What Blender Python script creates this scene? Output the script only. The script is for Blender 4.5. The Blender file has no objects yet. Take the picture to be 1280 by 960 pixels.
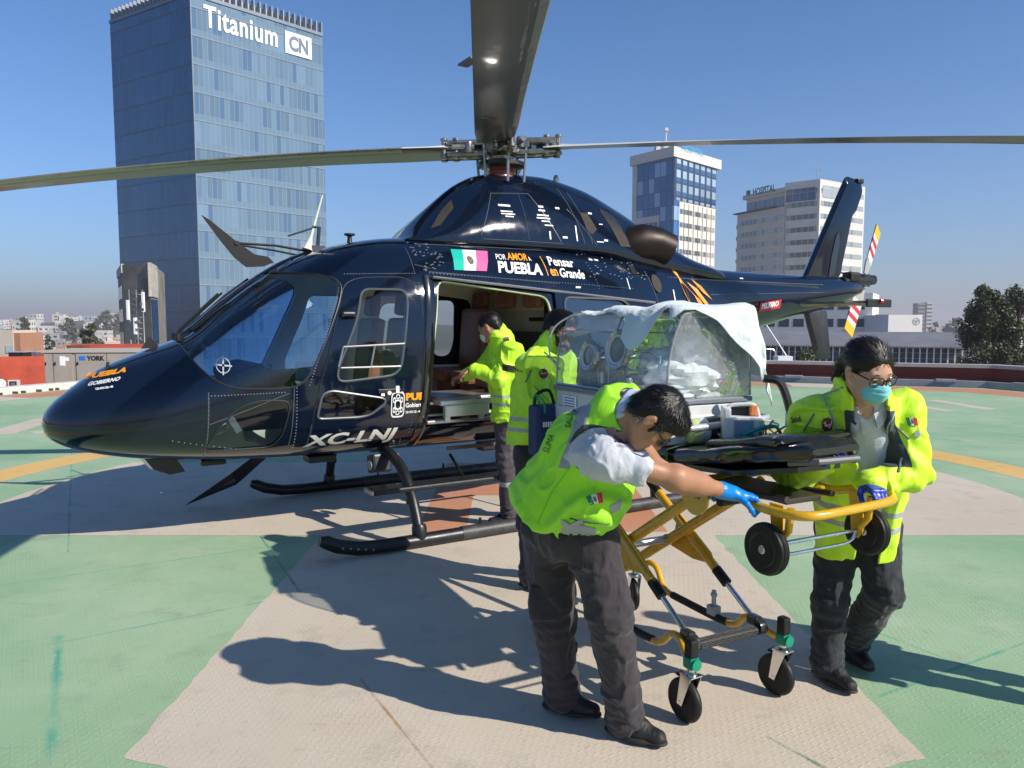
import bpy, bmesh, math, random
import numpy as np
from mathutils import Vector, Matrix, noise as mnoise
R=math.radians; PI=math.pi
sc=bpy.context.scene; C=sc.collection
random.seed(7)
# ---------------------------------------------------------------- camera, sky, sun, exposure
FPX=940.; HC=1.80; PIT=R(4.7)
cam=bpy.data.cameras.new('camera'); cam.lens=36*FPX/1280; cam.sensor_width=36; cam.clip_start=.05; cam.clip_end=9000
co=bpy.data.objects.new('camera',cam); C.objects.link(co); co.location=(0,0,HC); co.rotation_euler=(PI/2-PIT,0,0); sc.camera=co
SUN_EL=R(34.5); SUN_D=Vector((.86,-.51,0)).normalized()*math.cos(SUN_EL)+Vector((0,0,math.sin(SUN_EL)))
w=bpy.data.worlds.new('World'); sc.world=w; w.use_nodes=True
nt=w.node_tree; bg=nt.nodes['Background']; sky=nt.nodes.new('ShaderNodeTexSky'); sky.sky_type='NISHITA'; sky.sun_disc=False
sky.sun_elevation=SUN_EL; sky.sun_rotation=math.atan2(SUN_D.x,SUN_D.y); sky.air_density=1.0; sky.dust_density=1.0; sky.ozone_density=3.5; sky.altitude=2100
tn=nt.nodes.new('ShaderNodeVectorMath'); tn.operation='MULTIPLY'; tn.inputs[1].default_value=(.60,.90,1.10); nt.links.new(sky.outputs[0],tn.inputs[0]); tcw=nt.nodes.new('ShaderNodeTexCoord'); spz=nt.nodes.new('ShaderNodeSeparateXYZ'); nt.links.new(tcw.outputs['Generated'],spz.inputs[0])
mz=nt.nodes.new('ShaderNodeMath'); mz.operation='MULTIPLY'; mz.inputs[1].default_value=-7.0; nt.links.new(spz.outputs[2],mz.inputs[0]); ez=nt.nodes.new('ShaderNodeMath'); ez.operation='EXPONENT'; nt.links.new(mz.outputs[0],ez.inputs[0]); fz=nt.nodes.new('ShaderNodeMath'); fz.operation='MULTIPLY'; fz.use_clamp=True; fz.inputs[1].default_value=.95; nt.links.new(ez.outputs[0],fz.inputs[0])
smog=nt.nodes.new('ShaderNodeMix'); smog.data_type='RGBA'; nt.links.new(fz.outputs[0],smog.inputs[0]); nt.links.new(tn.outputs[0],smog.inputs[6]); smog.inputs[7].default_value=(2.3,2.35,2.62,1); nt.links.new(smog.outputs[2],bg.inputs[0]); bg.inputs[1].default_value=.115
sl=bpy.data.lights.new('sun','SUN'); sl.energy=5.0; sl.angle=R(.53); sl.color=(1,.93,.82)
so=bpy.data.objects.new('sun',sl); C.objects.link(so); so.rotation_euler=SUN_D.to_track_quat('Z','Y').to_euler(); so.location=(30,-20,40)
sc.view_settings.view_transform='Standard'; sc.view_settings.look='None'; sc.view_settings.gamma=1; sc.view_settings.exposure=.36
sc.cycles.max_bounces=8; sc.cycles.transparent_max_bounces=24; sc.cycles.volume_bounces=1
try: sc.cycles.use_adaptive_sampling=True; sc.cycles.adaptive_threshold=.02
except Exception: pass
# ---------------------------------------------------------------- pixel helpers (reading positions off the photo, 1280x960)
def ray(x,y):
    px=(x-640)/FPX; py=(480-y)/FPX
    return Vector((px,math.cos(PIT)+py*math.sin(PIT),-math.sin(PIT)+py*math.cos(PIT)))
def PD(x,y,D):
    d=ray(x,y); t=D/d.y; return Vector((d.x*t,D,d.z*t+HC))
def PG(x,y,z=0):
    d=ray(x,y); t=(z-HC)/d.z; return Vector((d.x*t,d.y*t,z))
# ---------------------------------------------------------------- materials
MATS={}
def srgb(r,g,b):
    f=lambda c:(c/255/12.92) if c/255<.04045 else ((c/255+.055)/1.055)**2.4
    return (f(r),f(g),f(b),1)
def mat(name,col,rough=.5,metal=0,coat=0,var=.0,vs=8,bump=0,bs=60,spec=.5,emit=None,sheen=0,crough=.03,sss=0):
    if name in MATS: return MATS[name]
    m=bpy.data.materials.new(name); m.use_nodes=True; n=m.node_tree; b=n.nodes['Principled BSDF']; L=n.links
    col=tuple(col)[:3]+(1,)
    b.inputs['Base Color'].default_value=col; b.inputs['Roughness'].default_value=rough; b.inputs['Metallic'].default_value=metal
    b.inputs['Coat Weight'].default_value=coat; b.inputs['Coat Roughness'].default_value=crough; b.inputs['Specular IOR Level'].default_value=spec
    if sheen: b.inputs['Sheen Weight'].default_value=sheen
    if sss: b.inputs['Subsurface Weight'].default_value=sss; b.inputs['Subsurface Radius'].default_value=(.02,.008,.004); b.inputs['Subsurface Scale'].default_value=.4
    tc=n.nodes.new('ShaderNodeTexCoord')
    if var:
        t=n.nodes.new('ShaderNodeTexNoise'); t.inputs['Scale'].default_value=vs; t.inputs['Detail'].default_value=6; t.inputs['Roughness'].default_value=.65; L.new(tc.outputs['Object'],t.inputs['Vector'])
        mr=n.nodes.new('ShaderNodeMapRange'); mr.inputs[1].default_value=.3; mr.inputs[2].default_value=.7; mr.inputs[3].default_value=1-var; mr.inputs[4].default_value=1+var; L.new(t.outputs[0],mr.inputs[0])
        mx=n.nodes.new('ShaderNodeVectorMath'); mx.operation='SCALE'; mx.inputs[0].default_value=col[:3]; L.new(mr.outputs[0],mx.inputs['Scale']); L.new(mx.outputs[0],b.inputs['Base Color'])
        mr2=n.nodes.new('ShaderNodeMapRange'); mr2.inputs[3].default_value=max(.02,rough-.12*(rough>.15)-.02); mr2.inputs[4].default_value=min(1,rough+.12*(rough>.15)+.02); L.new(t.outputs[0],mr2.inputs[0]); L.new(mr2.outputs[0],b.inputs['Roughness'])
    if bump:
        t2=n.nodes.new('ShaderNodeTexNoise'); t2.inputs['Scale'].default_value=bs; t2.inputs['Detail'].default_value=4; L.new(tc.outputs['Object'],t2.inputs['Vector'])
        bp=n.nodes.new('ShaderNodeBump'); bp.inputs['Strength'].default_value=bump; bp.inputs['Distance'].default_value=.01; L.new(t2.outputs[0],bp.inputs['Height']); L.new(bp.outputs[0],b.inputs['Normal'])
    if emit: b.inputs['Emission Color'].default_value=tuple(emit)[:3]+(1,); b.inputs['Emission Strength'].default_value=1
    MATS[name]=m; return m
def glassmat(name,tint,rough=.0,refl=1.0,base=.0,ior=1.5,haze=0.0,hazecol=(.8,.8,.8,1)):
    if name in MATS: return MATS[name]
    m=bpy.data.materials.new(name); m.use_nodes=True; n=m.node_tree; L=n.links; n.nodes.clear()
    o=n.nodes.new('ShaderNodeOutputMaterial'); tr=n.nodes.new('ShaderNodeBsdfTransparent'); tr.inputs[0].default_value=tuple(tint)[:3]+(1,)
    gl=n.nodes.new('ShaderNodeBsdfGlossy'); gl.inputs['Roughness'].default_value=rough; gl.inputs[0].default_value=(.95,.97,1,1)
    fr=n.nodes.new('ShaderNodeFresnel'); fr.inputs[0].default_value=ior
    ma=n.nodes.new('ShaderNodeMath'); ma.operation='MULTIPLY_ADD'; ma.inputs[1].default_value=refl; ma.inputs[2].default_value=base; ma.use_clamp=True; L.new(fr.outputs[0],ma.inputs[0])
    src=tr.outputs[0]
    if haze:
        df=n.nodes.new('ShaderNodeBsdfDiffuse'); df.inputs[0].default_value=hazecol; m2=n.nodes.new('ShaderNodeMixShader'); m2.inputs[0].default_value=haze; L.new(src,m2.inputs[1]); L.new(df.outputs[0],m2.inputs[2]); src=m2.outputs[0]
    mx=n.nodes.new('ShaderNodeMixShader'); L.new(ma.outputs[0],mx.inputs[0]); L.new(src,mx.inputs[1]); L.new(gl.outputs[0],mx.inputs[2]); L.new(mx.outputs[0],o.inputs[0])
    MATS[name]=m; return m
# ---------------------------------------------------------------- mesh builder
class MB:
    def __init__(s): s.v=[]; s.f=[]; s.m=[]; s.sm=[]
    def add(s,vs,fs,mi=0,smooth=False):
        o=len(s.v); s.v+= [tuple(v) for v in vs]; s.f+=[tuple(i+o for i in f) for f in fs]; s.m+=[mi]*len(fs); s.sm+=[smooth]*len(fs); return s
    def box(s,c,d,rot=None,mi=0,bev=0):
        cx,cy,cz=c; hx,hy,hz=d[0]/2,d[1]/2,d[2]/2
        if bev:
            b=min(bev,hx*.9,hy*.9,hz*.9); bm=bmesh.new(); bmesh.ops.create_cube(bm,size=1)
            for v in bm.verts: v.co=Vector((v.co.x*2*hx,v.co.y*2*hy,v.co.z*2*hz))
            bmesh.ops.bevel(bm,geom=bm.edges[:],offset=b,segments=2,profile=.6,affect='EDGES')
            vs=[v.co.copy() for v in bm.verts]; bm.verts.ensure_lookup_table(); bm.verts.index_update(); fs=[[v.index for v in f.verts] for f in bm.faces]; bm.free()
        else:
            vs=[Vector((x*hx,y*hy,z*hz)) for x in(-1,1) for y in(-1,1) for z in(-1,1)]
            fs=[(0,1,3,2),(4,6,7,5),(0,4,5,1),(2,3,7,6),(0,2,6,4),(1,5,7,3)]
        if rot is not None: vs=[rot@v for v in vs]
        return s.add([v+Vector(c) for v in vs],fs,mi,False)
    def tube(s,pts,r,n=10,mi=0,cap=True,closed=False,flat=None):
        pts=[Vector(p) for p in pts]; N=len(pts); rr=r if isinstance(r,(list,tuple)) else [r]*N
        T=[]
        for i in range(N):
            a=pts[(i-1)%N] if (i>0 or closed) else pts[i]; b=pts[(i+1)%N] if (i<N-1 or closed) else pts[i]
            t=(b-a); T.append(t.normalized() if t.length>1e-9 else Vector((0,0,1)))
        up=Vector((0,0,1)) if abs(T[0].z)<.9 else Vector((1,0,0)); u=T[0].cross(up).normalized(); vs=[]
        for i in range(N):
            u=(u-T[i]*u.dot(T[i])); u=u.normalized() if u.length>1e-6 else T[i].orthogonal().normalized(); w_=T[i].cross(u)
            for k in range(n):
                a=2*PI*k/n; e=(math.cos(a)*u+math.sin(a)*w_*(flat or 1))*rr[i]; vs.append(pts[i]+e)
        fs=[]; M=N if closed else N-1
        for i in range(M):
            j=(i+1)%N
            for k in range(n): fs.append((i*n+k,i*n+(k+1)%n,j*n+(k+1)%n,j*n+k))
        if cap and not closed: fs.append(tuple(range(n))[::-1]); fs.append(tuple(range((N-1)*n,N*n)))
        return s.add(vs,fs,mi,True)
    def lathe(s,prof,o,axis=(0,0,1),n=24,mi=0):
        ax=Vector(axis).normalized(); q=ax.to_track_quat('Z','Y'); vs=[];fs=[]
        for (r,z) in prof:
            for k in range(n):
                a=2*PI*k/n; vs.append(Vector(o)+q@Vector((r*math.cos(a),r*math.sin(a),z)))
        for i in range(len(prof)-1):
            for k in range(n): fs.append((i*n+k,i*n+(k+1)%n,(i+1)*n+(k+1)%n,(i+1)*n+k))
        if prof[0][0]>1e-6: fs.append(tuple(range(n))[::-1])
        if prof[-1][0]>1e-6: fs.append(tuple(range((len(prof)-1)*n,len(prof)*n)))
        return s.add(vs,fs,mi,True)
    def prism(s,poly,off,mi=0):
        """poly: list of 3D points; off: extrusion vector"""
        off=Vector(off); n=len(poly); vs=[Vector(p) for p in poly]+[Vector(p)+off for p in poly]
        fs=[tuple(range(n))[::-1],tuple(range(n,2*n))]+[(i,(i+1)%n,n+(i+1)%n,n+i) for i in range(n)]
        return s.add(vs,fs,mi)
    def sheet(s,pts,mi=0): return s.add(pts,[tuple(range(len(pts)))],mi)
    def build(s,name,mats,parent=None,loc=None,auto=35,recalc=True):
        me=bpy.data.meshes.new(name); me.from_pydata(s.v,[],s.f); 
        if not isinstance(mats,(list,tuple)): mats=[mats]
        for m in mats: me.materials.append(m)
        me.polygons.foreach_set('material_index',s.m); me.polygons.foreach_set('use_smooth',s.sm); me.update()
        if recalc:
            bm=bmesh.new(); bm.from_mesh(me); bmesh.ops.recalc_face_normals(bm,faces=bm.faces[:])
            for e in bm.edges:
                if len(e.link_faces)==2 and e.calc_face_angle(0)>R(auto): e.smooth=False
            bm.to_mesh(me); bm.free()
        o=bpy.data.objects.new(name,me); C.objects.link(o)
        if parent is not None: o.parent=parent
        if loc is not None: o.location=loc
        return o
def tag(o,label=None,cat=None,group=None,kind=None):
    if label: o['label']=label
    if cat: o['category']=cat
    if group: o['group']=group
    if kind: o['kind']=kind
    return o
def thing(name,label,cat,loc=(0,0,0),rz=0,group=None):
    o=bpy.data.objects.new(name,None); C.objects.link(o); o.location=loc; o.rotation_euler=(0,0,rz); o.empty_display_size=.2
    return tag(o,label,cat,group)
def smoothmesh(me,ang=35):
    bm=bmesh.new(); bm.from_mesh(me)
    for f in bm.faces: f.smooth=True
    for e in bm.edges:
        e.smooth = not(len(e.link_faces)==2 and e.calc_face_angle(0)>R(ang))
    bm.to_mesh(me); bm.free()
def text_mesh(txt,size=1,offset=0,shear=0,spacing=1,cuts=0,extrude=0,bold=0):
    cu=bpy.data.curves.new('t','FONT'); cu.body=txt; cu.size=size; cu.offset=bold; cu.shear=shear; cu.space_character=spacing; cu.extrude=extrude; cu.resolution_u=3; cu.align_x='LEFT'
    ob=bpy.data.objects.new('t',cu); C.objects.link(ob); dg=bpy.context.evaluated_depsgraph_get(); me=bpy.data.meshes.new_from_object(ob.evaluated_get(dg))
    vs=[v.co.copy() for v in me.vertices]; fs=[tuple(p.vertices) for p in me.polygons]
    bpy.data.objects.remove(ob); bpy.data.curves.remove(cu); bpy.data.meshes.remove(me)
    if cuts:
        bm=bmesh.new(); bv=[bm.verts.new(v) for v in vs]
        for f in fs:
            try: bm.faces.new([bv[i] for i in f])
            except Exception: pass
        bmesh.ops.subdivide_edges(bm,edges=[e for e in bm.edges if e.calc_length()>size*.12],cuts=cuts,use_grid_fill=True); bmesh.ops.triangulate(bm,faces=bm.faces[:])
        bm.verts.index_update(); vs=[v.co.copy() for v in bm.verts]; fs=[tuple(v.index for v in f.verts) for f in bm.faces]; bm.free()
    x0=min(v.x for v in vs); x1=max(v.x for v in vs); y0=min(v.y for v in vs); y1=max(v.y for v in vs)
    vs=[Vector(((v.x-x0)/(x1-x0),(v.y-y0)/(y1-y0),0)) for v in vs]
    return vs,fs     # unit box
def text_quad(mb,txt,o,ux,uy,n=None,mi=0,**k):
    """text stretched into parallelogram o + u*ux + v*uy"""
    vs,fs=text_mesh(txt,**k); o=Vector(o);ux=Vector(ux);uy=Vector(uy); d=(Vector(n) if n else Vector((0,0,0)))
    mb.add([o+ux*v.x+uy*v.y+d for v in vs],fs,mi)
WHITE=mat('white_paint',(.8,.8,.8),.45)
BLACK=mat('black_plastic',(.012,.012,.013),.4,var=.2,vs=30)
RUBBER=mat('black_rubber',(.018,.018,.018),.6,var=.25,vs=20,bump=.1)
CHROME=mat('chrome_steel',(.7,.7,.7),.18,1,var=.1,vs=40)
ALU=mat('brushed_aluminium',(.55,.56,.57),.35,1,var=.12,vs=25)
YEL=mat('yellow_powder_coat',(.62,.33,.005),.28,coat=.6,var=.08,vs=12)
ORANGE=mat('orange_decal',(.8,.30,.01),.45)
# ================================================================ HELIPAD AND GROUND
PC=Vector((.05,7.9,0))
def deckmat(name,col,col2,seams=True,wear=.5):
    m=bpy.data.materials.new(name); m.use_nodes=True; n=m.node_tree; L=n.links; b=n.nodes['Principled BSDF']
    geo=n.nodes.new('ShaderNodeNewGeometry'); P=geo.outputs['Position']
    def math_(op,a,b_=None,c=None,clamp=False):
        x=n.nodes.new('ShaderNodeMath'); x.operation=op; x.use_clamp=clamp
        for i,v in enumerate((a,b_,c)):
            if v is None: continue
            if isinstance(v,(int,float)): x.inputs[i].default_value=v
            else: L.new(v,x.inputs[i])
        return x.outputs[0]
    def noise(scale,detail=5,rough=.6,vec=None):
        t=n.nodes.new('ShaderNodeTexNoise'); t.inputs['Scale'].default_value=scale; t.inputs['Detail'].default_value=detail; t.inputs['Roughness'].default_value=rough; L.new(vec or P,t.inputs['Vector']); return t.outputs[0]
    mp=n.nodes.new('ShaderNodeMapping'); mp.inputs['Rotation'].default_value=(0,0,R(12)); L.new(P,mp.inputs[0])
    sx=n.nodes.new('ShaderNodeSeparateXYZ'); L.new(mp.outputs[0],sx.inputs[0]); X,Y=sx.outputs[0],sx.outputs[1]
    S=30.
    cx=math_('MULTIPLY',X,S); cy=math_('MULTIPLY',Y,S)
    fx=math_('FLOOR',cx); fy=math_('FLOOR',cy); px=math_('SUBTRACT',math_('SUBTRACT',cx,fx),.5); py=math_('SUBTRACT',math_('SUBTRACT',cy,fy),.5)
    par=math_('SUBTRACT',math_('MULTIPLY',math_('PINGPONG',math_('ADD',fx,fy),1),2),1)   # +-1
    # rotate 45 deg by parity
    u=math_('MULTIPLY',math_('ADD',px,math_('MULTIPLY',par,py)),.7071); v=math_('MULTIPLY',math_('SUBTRACT',py,math_('MULTIPLY',par,px)),.7071)
    d=math_('ADD',math_('POWER',math_('ABSOLUTE',math_('DIVIDE',u,.52)),2),math_('POWER',math_('ABSOLUTE',math_('DIVIDE',v,.16)),2))
    dash=math_('SUBTRACT',1,d,clamp=True)
    dash=math_('MULTIPLY',dash,math_('MULTIPLY_ADD',math_('SUBTRACT',noise(1.7,6,.7),.36,clamp=True),3.2,.15,clamp=True))
    fine=noise(90,4)
    h=math_('ADD',math_('MULTIPLY',dash,1.0),math_('MULTIPLY',fine,.35))
    bp=n.nodes.new('ShaderNodeBump'); bp.inputs['Distance'].default_value=.0017; bp.inputs['Strength'].default_value=.8; L.new(h,bp.inputs['Height']); L.new(bp.outputs[0],b.inputs['Normal'])
    # broad variation, dirt, wear
    big=noise(.55,6,.62); mid=noise(3.2,6,.7)
    st=n.nodes.new('ShaderNodeMapping'); st.inputs['Scale'].default_value=(.35,2.6,1); st.inputs['Rotation'].default_value=(0,0,R(-14)); L.new(P,st.inputs[0]); streak=noise(2.0,6,.7,st.outputs[0])
    def ramp(val,lo,hi,a,b_):
        r=n.nodes.new('ShaderNodeMapRange'); r.inputs[1].default_value=lo; r.inputs[2].default_value=hi; r.inputs[3].default_value=a; r.inputs[4].default_value=b_; L.new(val,r.inputs[0]); return r.outputs[0]
    def mix(fac,a,b_):
        x=n.nodes.new('ShaderNodeMix'); x.data_type='RGBA'; 
        if isinstance(fac,(int,float)): x.inputs[0].default_value=fac
        else: L.new(fac,x.inputs[0])
        for i,v in ((6,a),(7,b_)):
            if isinstance(v,tuple): x.inputs[i].default_value=v
            else: L.new(v,x.inputs[i])
        return x.outputs[2]
    c=mix(ramp(big,.35,.65,0,1),tuple(col)+(1,),tuple(col2)+(1,))
    c=mix(ramp(streak,.60,.74,0,wear),c,(.42,.40,.35,1))
    c=mix(ramp(mid,.54,.72,0,.34),c,(.20,.19,.165,1)); c=mix(ramp(noise(1.1,8,.75),.58,.68,0,.30),c,(.45,.43,.38,1))
    c=mix(ramp(noise(14,5,.8),.58,.74,0,.36),c,(.17,.15,.13,1)); s3=n.nodes.new('ShaderNodeMapping'); s3.inputs['Scale'].default_value=(.5,5,1); s3.inputs['Rotation'].default_value=(0,0,R(38)); L.new(P,s3.inputs[0]); c=mix(ramp(noise(2.6,7,.75,s3.outputs[0]),.62,.72,0,.35),c,(.13,.125,.115,1))
    c=mix(math_('MULTIPLY',dash,.12),c,(.62,.58,.5,1))
    if seams:
        # welded seams between the deck plates: distance to segments
        for (x0,y0,x1,y1,wd,cc) in SEAMS:
            ex,ey=x1-x0,y1-y0; l2=ex*ex+ey*ey
            s2=n.nodes.new('ShaderNodeSeparateXYZ'); L.new(P,s2.inputs[0])
            ax=math_('SUBTRACT',s2.outputs[0],x0); ay=math_('SUBTRACT',s2.outputs[1],y0)
            t=math_('DIVIDE',math_('ADD',math_('MULTIPLY',ax,ex),math_('MULTIPLY',ay,ey)),l2,clamp=True)
            dx=math_('SUBTRACT',ax,math_('MULTIPLY',t,ex)); dy=math_('SUBTRACT',ay,math_('MULTIPLY',t,ey))
            dd=math_('SQRT',math_('ADD',math_('MULTIPLY',dx,dx),math_('MULTIPLY',dy,dy)))
            wv=math_('MULTIPLY',wd,ramp(noise(6,4,.7),.3,.7,.2,1.6))
            f=math_('SUBTRACT',1,math_('DIVIDE',dd,wv),clamp=True); f=math_('MULTIPLY',math_('POWER',f,.6),ramp(noise(2.5,5,.7),.38,.6,.15,.85))
            c=mix(f,c,cc)
    L.new(c,b.inputs['Base Color']); b.inputs['Roughness'].default_value=.62
    L.new(ramp(mid,.3,.7,.5,.75),b.inputs['Roughness']); b.inputs['Specular IOR Level'].default_value=.35
    return m
def seg(a,b,wd,cc):
    p,q=PG(*a),PG(*b); return (p.x,p.y,q.x,q.y,wd,cc)
TEAL=(.04,.30,.22,1); DKS=(.07,.09,.07,1); RUST=(.30,.16,.06,1)
SEAMS=[seg((74,796),(62,955),.03,TEAL),seg((85,690),(90,560),.012,TEAL),seg((0,732),(560,650),.012,TEAL),seg((60,806),(330,752),.014,TEAL),
       seg((325,670),(375,740),.014,(.03,.12,.10,1)),seg((450,848),(540,960),.010,RUST),seg((960,922),(1030,960),.014,(.05,.16,.10,1)),
       seg((1090,788),(1200,830),.012,TEAL),seg((1100,870),(1290,800),.014,TEAL),seg((1140,545),(1215,553),.02,DKS),seg((1160,600),(1280,618),.012,DKS),seg((1180,520),(1290,525),.02,DKS)]
GREEN=deckmat('green_deck_paint',(.225,.37,.205),(.34,.455,.295))
CREAM=deckmat('cream_deck_paint',(.50,.425,.335),(.56,.49,.40),wear=.2)
BRICK=deckmat('terracotta_deck_paint',(.47,.20,.105),(.52,.25,.14),seams=False,wear=.2)
YDECK=deckmat('yellow_deck_paint',(.62,.39,.11),(.66,.43,.15),seams=False,wear=.15)
def arc(r,a0,a1,n,z,c=PC): return [Vector((c.x+r*math.cos(R(a0+(a1-a0)*i/n)),c.y+r*math.sin(R(a0+(a1-a0)*i/n)),z)) for i in range(n+1)]
def ring(mb,r0,r1,a0,a1,n,z,mi=0):
    A=arc(r0,a0,a1,n,z); B=arc(r1,a0,a1,n,z)
    for i in range(n): mb.add([A[i],A[i+1],B[i+1],B[i]],[(0,1,2,3)],mi)
# deck outline: octagon
def octo(ap,z):
    pts=[]
    for k in range(8):
        a=R(22+45*k); b=R(22+45*(k+1)); s=ap[k]; t=ap[(k+1)%8]
        n1=(math.cos(a),math.sin(a)); n2=(math.cos(b),math.sin(b)); det=n1[0]*n2[1]-n1[1]*n2[0]
        pts.append(Vector((PC.x+(s*n2[1]-t*n1[1])/det,PC.y+(n1[0]*t-n2[0]*s)/det,z)))
    return pts
AP=[16.6,16.6,16.6,15.9,16.6,16.6,16.6,16.6]
o8=octo(AP,0)
mb=MB(); mb.sheet(o8); b8=octo([a for a in AP],-.3)
for i in range(8): mb.add([o8[i],o8[(i+1)%8],b8[(i+1)%8],b8[i]],[(0,1,2,3)])
tag(mb.build('helipad_deck',GREEN),kind='structure')
# paint: cross clipped to a circle, dashed yellow ring, H, outer band
def clipcircle(x,y0,sgn,r): return math.sqrt(max(0,r*r-x*x))*sgn
mb=MB(); hw=1.66; rr=5.2; n=10
vp=[]; 
def armpts(ax):
    out=[]
    for i in range(n+1):
        t=hw-2*hw*i/n; out.append((t,math.sqrt(rr*rr-t*t)))
    return out
poly=[]
for k in range(4):
    a=PI/2*k
    for (t,d) in armpts(k):
        poly.append(Vector((PC.x+d*math.cos(a)+t*math.sin(a),PC.y+d*math.sin(a)-t*math.cos(a),.0015)))
    nx=PI/2*(k+1); q=(hw*math.cos(a)-(-hw)*0,0)
    poly.append(Vector((PC.x+hw*(math.cos(a)+math.cos(nx)),PC.y+hw*(math.sin(a)+math.sin(nx)),.0015)))
pd=[]
for i in range(len(poly)):
    a,b=poly[i],poly[(i+1)%len(poly)]; L_=(b-a).length; m_=max(1,int(L_/.05))
    for k in range(m_):
        p=a.lerp(b,k/m_); q=Vector((p.x*9,p.y*9,0)); pd.append(p+Vector((mnoise.noise(q),mnoise.noise(q+Vector((5,5,5))),0))*.016)
mb.sheet(pd)
mb2=MB(); ring(mb2,5.85,6.42,0,360,96,.0015)
tag(mb2.build('yellow_circle_marking',YDECK),kind='structure')
# outer dashed band
o1=octo([a-1.5 for a in AP],.0015); o2=octo([a-.25 for a in AP],.0015)
mbO=MB()
for k in range(8):
    a0,a1,b0,b1=o1[k],o1[(k+1)%8],o2[k],o2[(k+1)%8]; N=6
    for i in range(N):
        f0,f1=i/N,(i+1)/N; sh=.03
        q=[a0.lerp(a1,f0),a0.lerp(a1,f1),b0.lerp(b1,min(1,f1+ (sh if i<N-1 else 0))),b0.lerp(b1,f0+(sh if i else 0))]
        (mb if (i+k)%2 else mbO).sheet(q)
# big heading digits / arrow marks on the green, seen as worn white strokes
def stroke(p,q,wd,m_):
    p,q=Vector(p),Vector(q); d=(q-p).normalized(); s=Vector((-d.y,d.x,0))*wd/2; m_.sheet([p+s,p-s,q-s,q+s])
for a,b,wd in (((-5,543),(62,523),.5),((40,541),(95,535),.35)):
    p,q=PG(*a),PG(*b); p.z=q.z=.0015; stroke(p,q,wd,mb)
for a,b,wd in (((1165,500),(1240,512),.35),((1130,505),(1190,514),.3)):
    p,q=PG(*a),PG(*b); p.z=q.z=.0015; stroke(p,q,wd,mb)
tag(mb.build('cream_markings',CREAM),kind='structure')
x0,x1,x2,x3=-.82,-.40,.92,1.34; ya,yb=6.35,9.5
for (a,b,c,d) in ((x0,x1,ya,yb),(x2,x3,ya,yb),(x1,x2,7.72,8.28)): mbO.sheet([Vector((a,c,.003)),Vector((b,c,.003)),Vector((b,d,.003)),Vector((a,d,.003))])
tag(mbO.build('terracotta_markings',BRICK),kind='structure')
# hospital roof under the pad and terrain below
ROOF=mat('roof_concrete',(.33,.31,.28),.85,var=.25,vs=.6,bump=.3,bs=8)
GZ=-24.
mb=MB(); mb.box((-6,14,-12.9),(70,56,22.2)); tag(mb.build('hospital_roof',ROOF),kind='structure')
gm=mat('city_ground',(.17,.15,.125),.95,var=.45,vs=.012,bump=.2,bs=.3)
mb=MB(); mb.sheet([Vector((x,y,GZ)) for x,y in ((-3300,-800),(3300,-800),(3300,6200),(-3300,6200))]); tag(mb.build('ground',gm),kind='structure')
# far hills on the left horizon (real terrain)
mb=MB(); NX,NY=60,24; vs=[];fs=[]
for j in range(NY+1):
    for i in range(NX+1):
        x=-1500+i*2900/NX; y=520+j*1900/NY
        hgt=0; hgt+=30*math.exp(-((x+640)/420)**2-((y-1300)/420)**2)+22*math.exp(-((x+200)/260)**2-((y-1500)/400)**2)+14*math.exp(-((x-700)/500)**2-((y-1900)/300)**2)
        hgt*=.75+.5*mnoise.noise(Vector((x/220,y/220,0)))
        edge=min(1,i/4,(NX-i)/4,j/3,(NY-j)/3); vs.append((x,y,GZ-.5+max(0,hgt)*edge))
for j in range(NY):
    for i in range(NX): a=j*(NX+1)+i; fs.append((a,a+1,a+NX+2,a+NX+1))
mb.add(vs,fs,0,True); HILL=mat('hill_scrub',(.075,.08,.05),.95,var=.5,vs=.02); hill=tag(mb.build('hills',HILL),kind='structure')
def hillz(x,y):
    if not(-1500<x<1400 and 520<y<2420): return GZ
    hgt=30*math.exp(-((x+640)/420)**2-((y-1300)/420)**2)+22*math.exp(-((x+200)/260)**2-((y-1500)/400)**2)+14*math.exp(-((x-700)/500)**2-((y-1900)/300)**2)
    hgt*=.75+.5*mnoise.noise(Vector((x/220,y/220,0))); return GZ-.5+max(0,hgt)
# parapet round the back of the pad
DRED=mat('dark_red_parapet',(.16,.014,.012),.5,var=.2,vs=1.5); CAP=mat('pale_coping',(.42,.38,.36),.7,var=.15,vs=3); GREY=mat('grey_steel_curb',(.33,.34,.36),.5,var=.2,vs=4)
def onedge(k,t,ap,z):
    p=octo([a+ap for a in AP],z); return p[k].lerp(p[(k+1)%8],t)
W=thing('parapet_wall','long dark red parapet with pale coping along the back edge of the helipad','wall',(0,0,0))
m1=MB();m2=MB();m3=MB()
for k in (7,0):
    A_=[onedge(k,t,ap,0) for ap in (.9,1.15) for t in (0,1)]
    for (mm,a0,a1,z0,z1) in ((m1,.9,1.15,-.6,.50),(m2,.84,1.21,.503,.60)):
        q=[onedge(k,0,a0,z0),onedge(k,1,a0,z0),onedge(k,1,a1,z0),onedge(k,0,a1,z0)]; mm.prism(q,(0,0,z1-z0))
    q=[onedge(k,0,.35,-.02),onedge(k,1,.35,-.02),onedge(k,1,.55,-.02),onedge(k,0,.55,-.02)]; m3.prism(q,(0,0,.18))
    for i in range(7):
        p=onedge(k,(i+.5)/7,.45,.15); d=(onedge(k,1,.45,.15)-onedge(k,0,.45,.15)).normalized(); q=d.to_track_quat('X','Z').to_matrix(); m3.box(p+Vector((0,0,.005)),(.5,.27,.07),q)
m1.build('wall_face',DRED,W); m2.build('coping',CAP,W); m3.build('kerb_rail',GREY,W)
W2=thing('low_kerb','low white painted kerb along the left edge of the helipad','kerb',(0,0,0)); m1=MB()
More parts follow.
